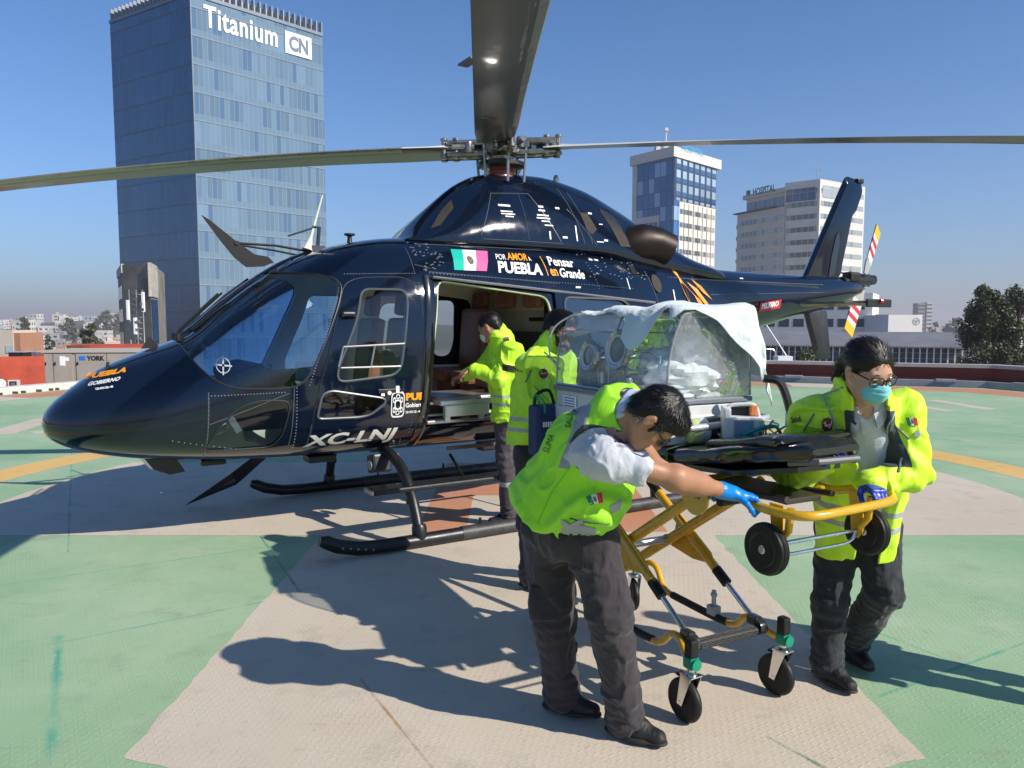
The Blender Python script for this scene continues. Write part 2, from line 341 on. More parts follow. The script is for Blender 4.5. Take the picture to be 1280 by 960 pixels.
for k in (1,2,3):
    q=[onedge(k,0,.02,-.3),onedge(k,1,.02,-.3),onedge(k,1,.42,-.3),onedge(k,0,.42,-.3)]; m1.prism(q,(0,0,.47))
m1.build('kerb_block',mat('kerb_white',(.62,.58,.52),.7,var=.2,vs=3,bump=.3,bs=20),W2)
mb=MB()
for k in (1,2,3):
    q=[onedge(k,0,.0,-.0015),onedge(k,1,.0,-.0015),onedge(k,1,.02,.02),onedge(k,0,.02,.02)]
    for i in range(46): 
        p=onedge(k,(i+.5+random.uniform(-.3,.3))/46,-.02,.03); mb.box(p,(random.uniform(.05,.25),.05,.06))
mb.build('drain_grit',mat('dirt',(.06,.05,.04),.9),W2)
# ================================================================ CITY
def facade_mat(name,base,line,cellu,cellv,lw=.04,lwv=.06,var=.35,rough=.08,metal=.0,alt=None,altp=.15,bandv=None,wob=.012,spec=.8,mixw=.5):
    m=bpy.data.materials.new(name); m.use_nodes=True; n=m.node_tree; L=n.links; b=n.nodes['Principled BSDF']
    uv=n.nodes.new('ShaderNodeUVMap'); s=n.nodes.new('ShaderNodeSeparateXYZ'); L.new(uv.outputs[0],s.inputs[0])
    def M_(op,a,b_=None,clamp=False):
        x=n.nodes.new('ShaderNodeMath'); x.operation=op; x.use_clamp=clamp
        for i,v in enumerate((a,b_)):
            if v is None: continue
            if isinstance(v,(int,float)): x.inputs[i].default_value=v
            else: L.new(v,x.inputs[i])
        return x.outputs[0]
    u=M_('DIVIDE',s.outputs[0],cellu); v=M_('DIVIDE',s.outputs[1],cellv)
    fu=M_('FLOOR',u); fv=M_('FLOOR',v); pu=M_('SUBTRACT',u,fu); pv=M_('SUBTRACT',v,fv)
    cb=n.nodes.new('ShaderNodeCombineXYZ'); L.new(fu,cb.inputs[0]); L.new(fv,cb.inputs[1])
    wn=n.nodes.new('ShaderNodeTexWhiteNoise'); wn.noise_dimensions='2D'; L.new(cb.outputs[0],wn.inputs[0])
    # coarser groups of panes
    cb2=n.nodes.new('ShaderNodeCombineXYZ'); L.new(M_('FLOOR',M_('DIVIDE',u,5.)),cb2.inputs[0]); L.new(fv,cb2.inputs[1])
    wn2=n.nodes.new('ShaderNodeTexWhiteNoise'); wn2.noise_dimensions='2D'; L.new(cb2.outputs[0],wn2.inputs[0])
    val=M_('ADD',M_('MULTIPLY',wn.outputs[0],.55),M_('MULTIPLY',wn2.outputs[0],.45))
    mr=n.nodes.new('ShaderNodeMapRange'); mr.inputs[3].default_value=1-var; mr.inputs[4].default_value=1+var; L.new(val,mr.inputs[0])
    sc_=n.nodes.new('ShaderNodeVectorMath'); sc_.operation='SCALE'; sc_.inputs[0].default_value=base[:3]; L.new(mr.outputs[0],sc_.inputs['Scale']); c=sc_.outputs[0]
    def mix(f,a,b_):
        x=n.nodes.new('ShaderNodeMix'); x.data_type='RGBA'; L.new(f,x.inputs[0]); 
        for i,q in ((6,a),(7,b_)):
            if isinstance(q,tuple): x.inputs[i].default_value=(tuple(q)+(1,))[:4]
            else: L.new(q,x.inputs[i])
        return x.outputs[2]
    if alt is not None: c=mix(M_('LESS_THAN',wn.outputs[0],altp),c,tuple(alt))
    if bandv is not None: c=mix(M_('LESS_THAN',pv,bandv[0]),c,tuple(bandv[1]))
    ln=M_('MAXIMUM',M_('LESS_THAN',pu,lw),M_('LESS_THAN',pv,lwv)); c=mix(ln,c,tuple(line))
    L.new(c,b.inputs['Base Color']); b.inputs['Roughness'].default_value=rough; b.inputs['Metallic'].default_value=metal; b.inputs['Specular IOR Level'].default_value=spec
    # every pane sits at a slightly different angle
    ns=n.nodes.new('ShaderNodeVectorMath'); ns.operation='SUBTRACT'; L.new(wn.outputs[1],ns.inputs[0]); ns.inputs[1].default_value=(.5,.5,.5)
    ns2=n.nodes.new('ShaderNodeVectorMath'); ns2.operation='SCALE'; L.new(ns.outputs[0],ns2.inputs[0]); ns2.inputs['Scale'].default_value=wob
    g=n.nodes.new('ShaderNodeNewGeometry'); ad=n.nodes.new('ShaderNodeVectorMath'); ad.operation='ADD'; L.new(g.outputs['Normal'],ad.inputs[0]); L.new(ns2.outputs[0],ad.inputs[1])
    t=n.nodes.new('ShaderNodeTexNoise'); t.inputs['Scale'].default_value=.25; L.new(g.outputs['Position'],t.inputs[0]); bp=n.nodes.new('ShaderNodeBump'); bp.inputs['Strength'].default_value=.25; bp.inputs['Distance'].default_value=.1; L.new(t.outputs[0],bp.inputs['Height']); L.new(ad.outputs[0],bp.inputs['Normal'])
    L.new(bp.outputs[0],b.inputs['Normal'])
    MATS[name]=m; return m
class Face:
    """vertical wall plane from a to b (left to right seen from outside)"""
    def __init__(s,a,b,z0): s.a=Vector((a[0],a[1],z0)); d=Vector((b[0]-a[0],b[1]-a[1],0)); s.L=d.length; s.u=d/s.L; s.n=Vector((s.u.y,-s.u.x,0))
    def p(s,u,v,d=0): return s.a+s.u*u+Vector((0,0,v))+s.n*d
def facequad(name,F,u0,u1,v0,v1,d,mt,parent):
    me=bpy.data.meshes.new(name); me.from_pydata([F.p(u0,v0,d),F.p(u1,v0,d),F.p(u1,v1,d),F.p(u0,v1,d)],[],[(0,1,2,3)]); me.materials.append(mt)
    uvl=me.uv_layers.new(name='UVMap')
    for i,(a,b) in enumerate(((u0,v0),(u1,v0),(u1,v1),(u0,v1))): uvl.data[i].uv=(a,b)
    o=bpy.data.objects.new(name,me); C.objects.link(o); o.parent=parent; return o
def fbox(mb,F,u0,u1,v0,v1,d0,d1,mi=0):
    q=[F.p(u0,v0,d0),F.p(u1,v0,d0),F.p(u1,v0,d1),F.p(u0,v0,d1)]; mb.prism(q,(0,0,v1-v0),mi)
# --- tall glass tower with its name on the roof edge
T=thing('glass_tower','tall blue glass office tower with white name lettering on top, left of the rotor','office tower',(0,0,GZ))
c0=(-45.3,110.); cl=(-62.1,120.4); cr=(-30.6,125.5); cbk=(cl[0]+cr[0]-c0[0],cl[1]+cr[1]-c0[1]); ZT=48.2-GZ
mb=MB(); mb.prism([Vector((x,y,0)) for x,y in (c0,cr,cbk,cl)],(0,0,ZT-.4)); mb.build('tower_core',mat('tower_core',(.10,.13,.17),.4,var=.1,vs=.1),T)
FL=Face(cl,c0,0); FR=Face(c0,cr,0)
gl1=facade_mat('tower_glass_painted_shade',(.022,.095,.215),(.012,.035,.07),.75,3.9,.06,.03,.25,.07,spec=1.0,wob=.006)  # left face: its shade is painted in as a darker, bluer glass colour
gl2=facade_mat('tower_glass_painted_sun',(.12,.185,.25),(.19,.25,.30),.75,3.9,.09,.035,.34,.12,bandv=(.24,(.135,.20,.26)),alt=(.075,.135,.22),altp=.14,spec=1.0,wob=.012)  # right face of the same glass: sunlit brightness painted into the colours
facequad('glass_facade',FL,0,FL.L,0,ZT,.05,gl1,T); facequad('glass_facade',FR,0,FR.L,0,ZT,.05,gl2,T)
mb=MB()
for k in range(1,19):
    for F in (FL,FR): fbox(mb,F,0,F.L,k*3.9-.06,k*3.9+.03,.05,.11)
for F in (FL,FR): fbox(mb,F,0,F.L,ZT-.5,ZT,.0,.2); 
fbox(mb,FR,-.12,.0,0,ZT,-.1,.12); mb.build('floor_bands',mat('tower_band',(.15,.19,.24),.4,var=.1,vs=1),T)
mb=MB()
for F in (FL,FR):
    nn=int(F.L/.95)
    for i in range(nn+1):
        u=i*F.L/nn; fbox(mb,F,u-.07,u+.07,ZT,ZT+1.8,-1.0,-.1,0)
mb.build('roof_fins',mat('roof_fin',(.25,.28,.32),.5),T)
mb=MB(); fbox(mb,FR,.5,FR.L-.5,ZT,ZT+1.3,-1.4,-1.1); fbox(mb,FL,.5,FL.L-.5,ZT,ZT+1.3,-1.4,-1.1); mb.build('roof_screen',mat('roof_screen',(.45,.44,.42),.6,var=.2,vs=.5),T)
sg=mat('sign_white',(.85,.86,.88),.4); mb=MB(); text_quad(mb,'Titanium',FR.p(1.8,ZT-4.3,.16),FR.p(13.3,ZT-4.3,.16)-FR.p(1.8,ZT-4.3,.16),(0,0,3.1),bold=.02,spacing=1.08); mb.build('name_lettering',sg,T)
mb=MB(); fbox(mb,FR,14.6,19.2,ZT-4.7,ZT-1.4,.12,.2); pn=mb.build('logo_panel',sg,T); mb=MB(); text_quad(mb,'CN',FR.p(15.2,ZT-4.25,.22),FR.u*3.4,(0,0,2.4),bold=.05); mb.build('logo_letters',mat('sign_grey',(.12,.15,.2),.5),pn)
# --- older concrete block with blue glass strip and cell antennas in front of its foot
B=thing('antenna_building','grey concrete block with blue glass strip at the foot of the glass tower','building',(0,0,GZ))
p0=PD(158,460,92); p1=PD(192,460,90); p2=PD(200,460,96); p3=PD(152,460,104)
zt=PD(175,330,91).z-GZ
a_=(p0.x,p0.y);b_=(p1.x,p1.y);c_=(p2.x,p2.y);d_=(p3.x,p3.y)
mb=MB(); mb.prism([Vector((x,y,0)) for x,y in (a_,b_,c_,(c_[0]-4.5,108),d_)],(0,0,zt)); mb.build('concrete_wall',mat('old_concrete',(.19,.18,.15),.9,var=.4,vs=.35,bump=.3,bs=2),B)
F1=Face(a_,b_,0);F2=Face(b_,c_,0);F3=Face(d_,a_,0)
facequad('glass_strip',F2,.3,F2.L-.1,0,zt-4.2,.06,facade_mat('blue_strip',(.02,.08,.2),(.02,.04,.08),.9,1.8,.08,.04,.3,.1),B)
mb=MB(); fbox(mb,F2,-.1,F2.L+.1,zt-3.9,zt+.1,-.2,.15); fbox(mb,F3,-.2,F3.L,zt-1,zt+.1,-.2,.12); mb.build('cornice',mat('cornice_conc',(.4,.38,.32),.8,var=.3,vs=1),B)
mb=MB()
for k in range(12): fbox(mb,F3,1.2,F3.L-1.2,zt-4-k*2.9,zt-2.4-k*2.9,.0,.06)
mb.build('window_strip',mat('dark_window',(.03,.05,.08),.15),B)
AN=thing('phone_antenna_mast','white phone antenna panels on a lattice mast beside the grey block','antenna',tuple(PD(170,470,86)))
for (px,py0,py1) in ((160,375,400),(179,365,390),(169,397,418)):
    mb=MB(); a=PD(px,py0,86)-AN.location; b=PD(px,py1,86)-AN.location; mb.box((a+b)/2,(.32,.25,a.z-b.z),bev=.05); mb.build('antenna_panel',WHITE,AN)
mb=MB()
for px in (161,170,178):
    a=PD(px,362,86.4)-AN.location; mb.tube([Vector((a.x,.4,-14)),Vector((a.x,.4,a.z))],.06,6)
for k in range(14): mb.tube([PD(161,365+k*7,86.4)-AN.location,PD(178,369+k*7,86.4)-AN.location],.035,5)
for k in range(8): mb.box(PD(random.uniform(162,180),random.uniform(372,430),86)-AN.location,(.25,.25,.3))
mb.build('mast',mat('galvanised',(.3,.3,.3),.5,.6),AN)
# --- white and blue hospital tower
H_=thing('white_blue_tower','white tower with blue glass corner and crown behind the engine exhaust','building',(0,0,GZ))
D0=185.; q0=PD(789.5,300,196);q1=PD(841,300,D0);q2=PD(893.5,300,200); zt=PD(841,186,D0).z-GZ
a_=(q0.x,q0.y);b_=(q1.x,q1.y);c_=(q2.x,q2.y); d_=(a_[0]+c_[0]-b_[0],a_[1]+c_[1]-b_[1])
whm=mat('white_cladding',(.62,.58,.53),.6,var=.08,vs=.4); mb=MB(); mb.prism([Vector((x,y,0)) for x,y in (a_,b_,c_,d_)],(0,0,zt-.6)); mb.build('wall',whm,H_)
F1=Face(a_,b_,0); F2=Face(b_,c_,0); bl=facade_mat('blue_curtain',(.04,.12,.30),(.015,.03,.07),1.9,3.6,.08,.05,.35,.08,alt=(.25,.38,.52),altp=.3)
s1=F1.L; s2=F2.L
facequad('glass_crown',F1,1.6,s1-0,zt-15.2,zt-1.6,.12,bl,H_); facequad('glass_crown',F2,0,s2-.2,zt-12,zt-2.0,.14,facade_mat('crown2',(.30,.38,.46),(.03,.05,.09),2.9,3.3,.35,.12,.3,.1,bandv=(.45,(.05,.10,.2))),H_)
facequad('glass_corner',F1,s1*.68,s1,6,zt-15.2,.10,bl,H_); facequad('glass_corner',F2,0,s2*.13,6,zt-12,.10,bl,H_)
wn=facade_mat('band_windows',(.10,.11,.12),(.55,.52,.48),1.45,20,.1,0,.5,.15,alt=(.35,.34,.32),altp=.3)
k=0; z=zt-15.0
while z>8:
    facequad('window_band',F2,s2*.13+.4,s2-.3,z,z+1.15,.06,wn,H_); 
    if z<zt-18: facequad('window_band',F1,1.6,s1*.68-.4,z+.3,z+1.45,.06,wn,H_)
    z-=3.25
mb=MB(); 
for i in range(1,8): u=s2*.13+i*(s2*.87)/8; fbox(mb,F2,u-.07,u+.07,5,zt-12.4,.0,.1)
mb.build('joint_lines',mat('dark_joint',(.12,.12,.12),.7),H_)
mb=MB(); mb.prism([Vector((x,y,zt-1.9)) for x,y in (Face(a_,b_,0).p(-.3,0,.7).to_tuple()[:2],F1.p(s1+.6,0,.8).to_tuple()[:2],F2.p(s2+1.2,0,.8).to_tuple()[:2],d_)],(0,0,2.4)); mb.box((q1.x-2,q1.y+6,zt+1.6),(3,3,2.6)); mb.build('roof_slab',whm,H_)
mb=MB(); mb.box((q1.x-1.2,q1.y+4,zt+3.4),(.3,.3,5)); mb.box((q1.x-1.2,q1.y+4,zt+5.5),(.9,.9,.7)); mb.build('roof_beacon',whm,H_)
mb=MB(); text_quad(mb,'HOSPITAL',F2.p(2.5,zt+.1,.95),F2.u*10,(0,0,1.3)); mb.build('roof_lettering',mat('sign_cyan',(.02,.35,.6),.5),H_)
# --- hospital with strip windows (two wings)
def slabs(name,label,pa,pb,pc,zt,floors,fh,parent=None,m1=None,topglass=True,lh=3.3):
    t=thing(name,label,'building',(0,0,GZ)); a=(pa.x,pa.y);b=(pb.x,pb.y);c=(pc.x,pc.y);d=(a[0]+c[0]-b[0],a[1]+c[1]-b[1])
    mb=MB(); mb.prism([Vector((x,y,0)) for x,y in (a,b,c,d)],(0,0,zt)); mb.build('wall',m1 or whm,t); F1=Face(a,b,0);F2=Face(b,c,0)
    for k in range(floors):
        z=zt-fh*(k+1)-.2
        for F in (F1,F2): facequad('window_band',F,.6,F.L-.6,z,z+1.3,.05,stripw,t)
    return t,F1,F2
stripw=facade_mat('strip_windows',(.16,.20,.21),(.45,.43,.40),1.6,30,.12,0,.45,.15,alt=(.30,.33,.34),altp=.45)
grm=mat('pale_concrete',(.47,.45,.42),.7,var=.1,vs=.3)
HA,Fa,Fb=slabs('hospital_tower','pale tower with strip windows and glazed top floor behind the tail fin','',1,1,1,1,1) if False else (None,None,None)
zt1=PD(1025,228,205).z-GZ
HA,Fa,Fb=slabs('hospital_tower','taller pale tower with strip windows standing behind the tail fin',PD(979.5,300,206),PD(1023,300,200),PD(1079,300,212),zt1,20,3.3)
facequad('glazed_top',Fa,.3,Fa.L-1,zt1-5.2,zt1-1.9,.1,facade_mat('topglass',(.05,.09,.16),(.3,.3,.3),2,3,.06,.05,.4,.1),HA); facequad('glazed_top',Fb,1.2,Fb.L*.62,zt1-4.6,zt1-1.4,.1,facade_mat('topglass2',(.30,.34,.36),(.45,.43,.4),1.5,3.2,.1,.06,.3,.2),HA)
mb=MB(); 
for dx in (0,.8): mb.tube([Fa.p(Fa.L-2+dx,zt1,-3),Fa.p(Fa.L-2+dx,zt1+4.5-dx*2,-3)],.08,5)
mb.tube([Fa.p(Fa.L-2.6,zt1+3,-3),Fa.p(Fa.L-.6,zt1+3,-3)],.06,5); mb.build('roof_aerial',ALU,HA)
zt2=PD(940,262,212).z-GZ
HB,Fa,Fb=slabs('hospital_wing','lower pale hospital wing with green roof sign, left of the tail fin',PD(921,300,222),PD(980,300,205.5),PD(990,300,214),zt2,18,3.3,m1=grm)
mb=MB(); fbox(mb,Fa,-1,Fa.L*.8,zt2,zt2+.35,-3,.7,0); mb.build('roof_canopy',mat('dark_canopy',(.05,.06,.08),.6),HB)
mb=MB(); fbox(mb,Fa,2.6,Fa.L,zt2+.4,zt2+4,-8,-1); mb.build('penthouse',grm,HB); facequad('penthouse_glass',Fa,2.8,Fa.L,zt2+.6,zt2+2.9,-.9,facade_mat('pglass',(.12,.16,.2),(.3,.3,.3),1.8,3,.1,.05,.4,.15),HB)
mb=MB(); fbox(mb,Fa,1.4,Fa.L,zt2+4,zt2+5.2,-8,-.6); mb.build('roof_parapet',grm,HB)
mb=MB(); text_quad(mb,'HOSPITAL',Fa.p(5.6,zt2+4.6,-.4),Fa.u*8.6,(0,0,2.0),bold=.04); fbox(mb,Fa,3.0,4.6,zt2+5,zt2+6.4,-.6,-.4); mb.build('sign_lettering',mat('sign_green',(.03,.16,.13),.5),HB)
mb=MB()
for k in range(9): fbox(mb,Fa,-1.0,-.1,zt2-4-3.3*k,zt2-3-3.3*k,-1.6,-.6)
mb.build('balcony_units',mat('dk',(.07,.07,.08),.6),HB)
# --- low white annex with small windows, brick piece and white shed with a round emblem
D=140
AX=thing('white_annex','long low white annex with rows of small square windows beyond the grey shed','building',(0,0,GZ)); qa=PD(900,400,150);qb=PD(1090,400,138);qc=PD(1098,400,150)
z0=PD(1090,366,138).z-GZ; F1=Face((qa.x,qa.y),(qb.x,qb.y),0); mb=MB(); mb.prism([Vector((x,y,0)) for x,y in ((qa.x,qa.y),(qb.x,qb.y),(qc.x,qc.y),(qa.x+1,qa.y+12))],(0,0,z0)); mb.build('wall',mat('annex_white',(.66,.63,.60),.7,var=.06,vs=.3),AX)
for (zz,hh) in ((z0-3.0,1.3),(z0-6.2,1.5)): 
    nwin=9
    for i in range(nwin):
        mb=MB(); u=F1.L*(.12+.86*i/nwin); fbox(mb,F1,u,u+1.9,zz,zz+hh,-.05,.02); mb.build('window',MATS['dark_window'],AX)
mb=MB(); fbox(mb,F1,F1.L*.3,F1.L*.97,z0-7.9,z0-7.5,.0,.05); mb.build('vent_slots',MATS['dark_window'],AX)
BR=thing('brick_building','small red brick block with glazed front between the annex and white shed','building',(0,0,GZ)); qa=PD(1090.5,400,144);qb=PD(1112,400,144); z0=PD(1100,393,144).z-GZ; F1=Face((qa.x,qa.y),(qb.x,qb.y),0)
mb=MB(); mb.prism([Vector((x,y,0)) for x,y in ((qa.x,qa.y),(qb.x,qb.y),(qb.x,qb.y+10),(qa.x,qa.y+10))],(0,0,z0)); mb.build('wall',mat('brick_red',(.28,.11,.08),.8,var=.2,vs=1),BR)
facequad('window',F1,.3,F1.L-.3,z0-4.4,z0-2.6,.05,facade_mat('bw',(.12,.16,.22),(.4,.35,.3),.8,1.8,.1,.08,.4,.2),BR); facequad('window',F1,.3,F1.L-.3,z0-2.2,z0-.4,.05,MATS['bw'],BR)
SH=thing('white_shed','plain white shed with round emblem on its wall, near the distant towers','building',(0,0,GZ)); qa=PD(1110.5,400,130);qb=PD(1153,400,130); z0=PD(1130,393.5,130).z-GZ; F1=Face((qa.x,qa.y),(qb.x,qb.y),0)
mb=MB(); mb.prism([Vector((x,y,0)) for x,y in ((qa.x,qa.y),(qb.x,qb.y),(qb.x,qb.y+12),(qa.x,qa.y+12))],(0,0,z0)); mb.build('wall',mat('shed_white',(.7,.68,.66),.6,var=.05,vs=.4),SH)
mb=MB(); ctr=F1.p(F1.L*.82,z0-1.15,.06); 
def ringdisc(mb,c,u,v,r0,r1,n=28,d=.03):
    u=Vector(u);v=Vector(v)
    for i in range(n):
        a,b=2*PI*i/n,2*PI*(i+1)/n; mb.add([c+(u*math.cos(a)+v*math.sin(a))*r0,c+(u*math.cos(b)+v*math.sin(b))*r0,c+(u*math.cos(b)+v*math.sin(b))*r1,c+(u*math.cos(a)+v*math.sin(a))*r1],[(0,1,2,3)])
ringdisc(mb,ctr,F1.u,Vector((0,0,1)),.52,.62); 
for a in (0,120,240): q=ctr+F1.u*math.cos(R(a+30))*.2+Vector((0,0,1))*math.sin(R(a+30))*.2; ringdisc(mb,q,F1.u,Vector((0,0,1)),.08,.16,12)
mb.build('emblem',mat('emblem_grey',(.25,.26,.28),.6),SH)
# --- grey corrugated market shed with columns
GS=thing('corrugated_shed','long grey corrugated shed with white columns beyond the red parapet','building',(0,0,GZ)); qa=PD(925,430,104);qb=PD(1212,430,94); F1=Face((qa.x,qa.y),(qb.x,qb.y),0); zE=PD(1150,433,96).z-GZ; zR=PD(1150,415,104).z-GZ
def corrug(name,base,sc_=5):
    m=mat(name,base,.6,.2); n=m.node_tree; b=n.nodes['Principled BSDF']; g=n.nodes.new('ShaderNodeTexCoord'); w_=n.nodes.new('ShaderNodeTexWave'); w_.inputs['Scale'].default_value=sc_; w_.inputs['Distortion'].default_value=.15; n.links.new(g.outputs['Object'],w_.inputs[0]); bp=n.nodes.new('ShaderNodeBump'); bp.inputs['Distance'].default_value=.06; bp.inputs['Strength'].default_value=1; n.links.new(w_.outputs[0],bp.inputs['Height']); n.links.new(bp.outputs[0],b.inputs['Normal'])
    t=n.nodes.new('ShaderNodeTexNoise'); t.inputs['Scale'].default_value=.35; n.links.new(g.outputs['Object'],t.inputs[0]); cr=n.nodes.new('ShaderNodeMapRange'); cr.inputs[3].default_value=.6; cr.inputs[4].default_value=1.35; n.links.new(t.outputs[0],cr.inputs[0]); s_=n.nodes.new('ShaderNodeVectorMath'); s_.operation='SCALE'; s_.inputs[0].default_value=base; n.links.new(cr.outputs[0],s_.inputs['Scale']); n.links.new(s_.outputs[0],b.inputs['Base Color']); return m
CO=corrug('corrugated_grey',(.21,.21,.225),1.1)
mb=MB(); a,b=F1.p(0,0,0),F1.p(F1.L,0,0); 
mb.add([F1.p(-2,zE,.8),F1.p(F1.L,zE,.8),F1.p(F1.L,zR,-9),F1.p(-2,zR,-9),F1.p(-2,zE-.15,.8),F1.p(F1.L,zE-.15,.8),F1.p(F1.L,zR-.15,-9),F1.p(-2,zR-.15,-9)],[(0,1,2,3),(7,6,5,4),(0,4,5,1),(1,5,6,2),(2,6,7,3),(3,7,4,0)]); mb.build('roof',CO,GS)
mb=MB(); fbox(mb,F1,0,F1.L,0,zE-.3,-8,-.6); mb.build('wall',mat('shed_wall',(.10,.10,.11),.7,var=.3,vs=.6),GS)
for i in range(36):
    mb=MB(); u=i*F1.L/35; fbox(mb,F1,u,u+.16,zE-5,zE-.2,-.3,-.1); mb.build('column',WHITE,GS)
mb=MB()
for k in range(5): fbox(mb,F1,0,F1.L,zE-.9-k*.7,zE-.82-k*.7,-.35,-.28)
mb.build('railing',mat('rail_grey',(.3,.3,.3),.6),GS)
# street bits seen over the parapet
for (px,py0,py1,D_,lab) in ((954,434,460,70,'tall grey street lamp pole left of the bush over the parapet'),(968,437,460,66,'shorter grey street lamp pole nearest the bush')):
    t=thing('street_lamp',lab,'street lamp',tuple(PD(px,465,D_)),group='street lamps over the parapet'); h=PD(px,py0,D_).z-t.location.z
    mb=MB(); mb.tube([(0,0,-15),(0,0,h-.2),(-.15,0,h),(-.9,0,h+.05)],.06,6); mb.build('pole',ALU,t); mb=MB(); mb.box((-1.1,0,h+.05),(.5,.2,.08)); mb.build('lamp_head',ALU,t)
t=thing('booth','small white kiosk booth behind the parapet left of the bush','kiosk',tuple(PD(978,470,62))); mb=MB(); h=PD(978,445,62).z-t.location.z; mb.box((0,0,h/2-4),(1.2,1.2,h+8)); mb.build('wall',WHITE,t); mb=MB(); mb.box((.1,-.61,h-.7),(.7,.03,.4)); mb.build('window',MATS['dark_window'],t); mb=MB(); mb.tube([(0.3,0,h),(-2.0,.5,h+3.6)],.05,6); mb.build('boom_pole',WHITE,t)
# --- far twin towers on the right horizon
for px,w_,py,lab in ((1148,5,379,'left of two hazy slab towers on the right horizon'),(1158,4,378,'right of two hazy slab towers on the right horizon')):
    D_=900; a=PD(px,400,D_); z0=PD(px,py,D_).z-GZ; t=thing('far_tower',lab,'tower',(a.x,a.y,GZ),group='far towers'); mb=MB(); ww=w_*D_/FPX; mb.box((0,0,z0/2),(ww*1.7,12,z0)); mb.build('wall',mat('far_grey',(.22,.21,.22) if px<1150 else (.4,.38,.38),.8) if px<1150 else mat('far_pale',(.45,.43,.42),.8),t)
    for k in range(7): 
        mb=MB(); mb.box((0,-6.05,z0-3-k*4.5),(ww*1.5,.1,1.6)); mb.build('window_band',MATS['dark_window'],t)
# --- small houses of the city
HM=[mat('house_white',(.62,.60,.56),.8,var=.08,vs=.3),mat('house_cream',(.52,.45,.36),.8,var=.1,vs=.3),mat('house_grey',(.34,.33,.32),.85,var=.15,vs=.3),mat('house_terracotta',(.36,.18,.11),.85,var=.15,vs=.3),mat('house_pale_blue',(.36,.42,.48),.8,var=.1,vs=.3)]
WINM=MATS['dark_window']
def house_mesh(k):
    r=random.Random(100+k); mb=MB(); w_,d,h=r.uniform(7,13),r.uniform(7,12),r.choice((3.5,6.4,6.4,9.4)); mb.box((0,0,h/2-3),(w_,d,h+6),mi=0)
    mb.box((0,0,h+.02),(w_-.5,d-.5,.04),mi=1)
    for a,b,c,e in ((0,-d/2,w_,.3),(0,d/2,w_,.3),(-w_/2,0,.3,d),(w_/2,0,.3,d)): mb.box((a,b,h+.3),(c+.02,e+.02,.7),mi=0)
    if r.random()<.7: mb.box((r.uniform(-2,2),r.uniform(-1,2),h+1.3),(3,3,2.6),mi=0)
    if r.random()<.6: mb.lathe([(.55,0),(.6,.9),(.3,1.25),(0,1.3)],(r.uniform(-3,3),r.uniform(-2,2),h+.1),mi=2,n=10)
    nf=max(1,int(h/3))
    for f in range(nf):
        for s in (-1,1):
            nn=r.choice((2,3,4))
            for i in range(nn):
                x=(i+.5)/nn*w_-w_/2; mb.box((x,s*(d/2),f*3+1.7),(w_/nn*.45,.12,1.3),mi=3)
                y=(i+.5)/nn*d-d/2; mb.box((s*(w_/2),y,f*3+1.7),(.12,d/nn*.4,1.3),mi=3)
    return mb
protos=[]
rr_=random.Random(5)
spots=[]
def addspots(n,x0,x1,D0,D1,pw=1.6):
    for _ in range(n*3):
        if len([1 for s in spots if s[4]==(x0,x1)])>=n: break
        D_=D0+(D1-D0)*rr_.random()**pw; px=rr_.uniform(x0,x1); p=PD(px,400,D_)
        if any((p.x-s[0])**2+(p.y-s[1])**2<(13+D_*.004)**2 for s in spots): continue
        spots.append((p.x,p.y,D_,px,(x0,x1)))
addspots(208,-40,235,135,1700,1.35); addspots(88,1085,1290,260,1500,1.3)
words={0:'white',1:'cream',2:'grey',3:'terracotta',4:'pale blue'}
hp={}
for i,(x,y,D_,px,key) in enumerate(spots):
    k=i%9; cm=rr_.choices(range(5),(50,20,14,9,7))[0]
    if (k,cm) not in hp:
        o=house_mesh(k).build('house',[HM[cm],mat('house_roof',(.28,.22,.19),.9,var=.2,vs=.5),BLACK,WINM]); hp[(k,cm)]=o
    else: o=hp[(k,cm)].copy(); C.objects.link(o)
    o.location=(x,y,hillz(x,y)+.2); o.rotation_euler=(0,0,rr_.uniform(-.5,.5)+(.3 if px<300 else -.2)); s=rr_.uniform(.8,1.35)*(1+D_/3500); o.scale=(s,s,s*rr_.uniform(.85,1.25))
    near='at the near edge of' if D_<420 else ('midway across' if D_<900 else 'far back in')
    side='the city left of the glass tower' if px<300 else 'the city at the right horizon'
    tag(o,'%s flat-roofed house %s %s'%(words[cm],near,side),'house','%s houses %s %s'%(words[cm],near,side))
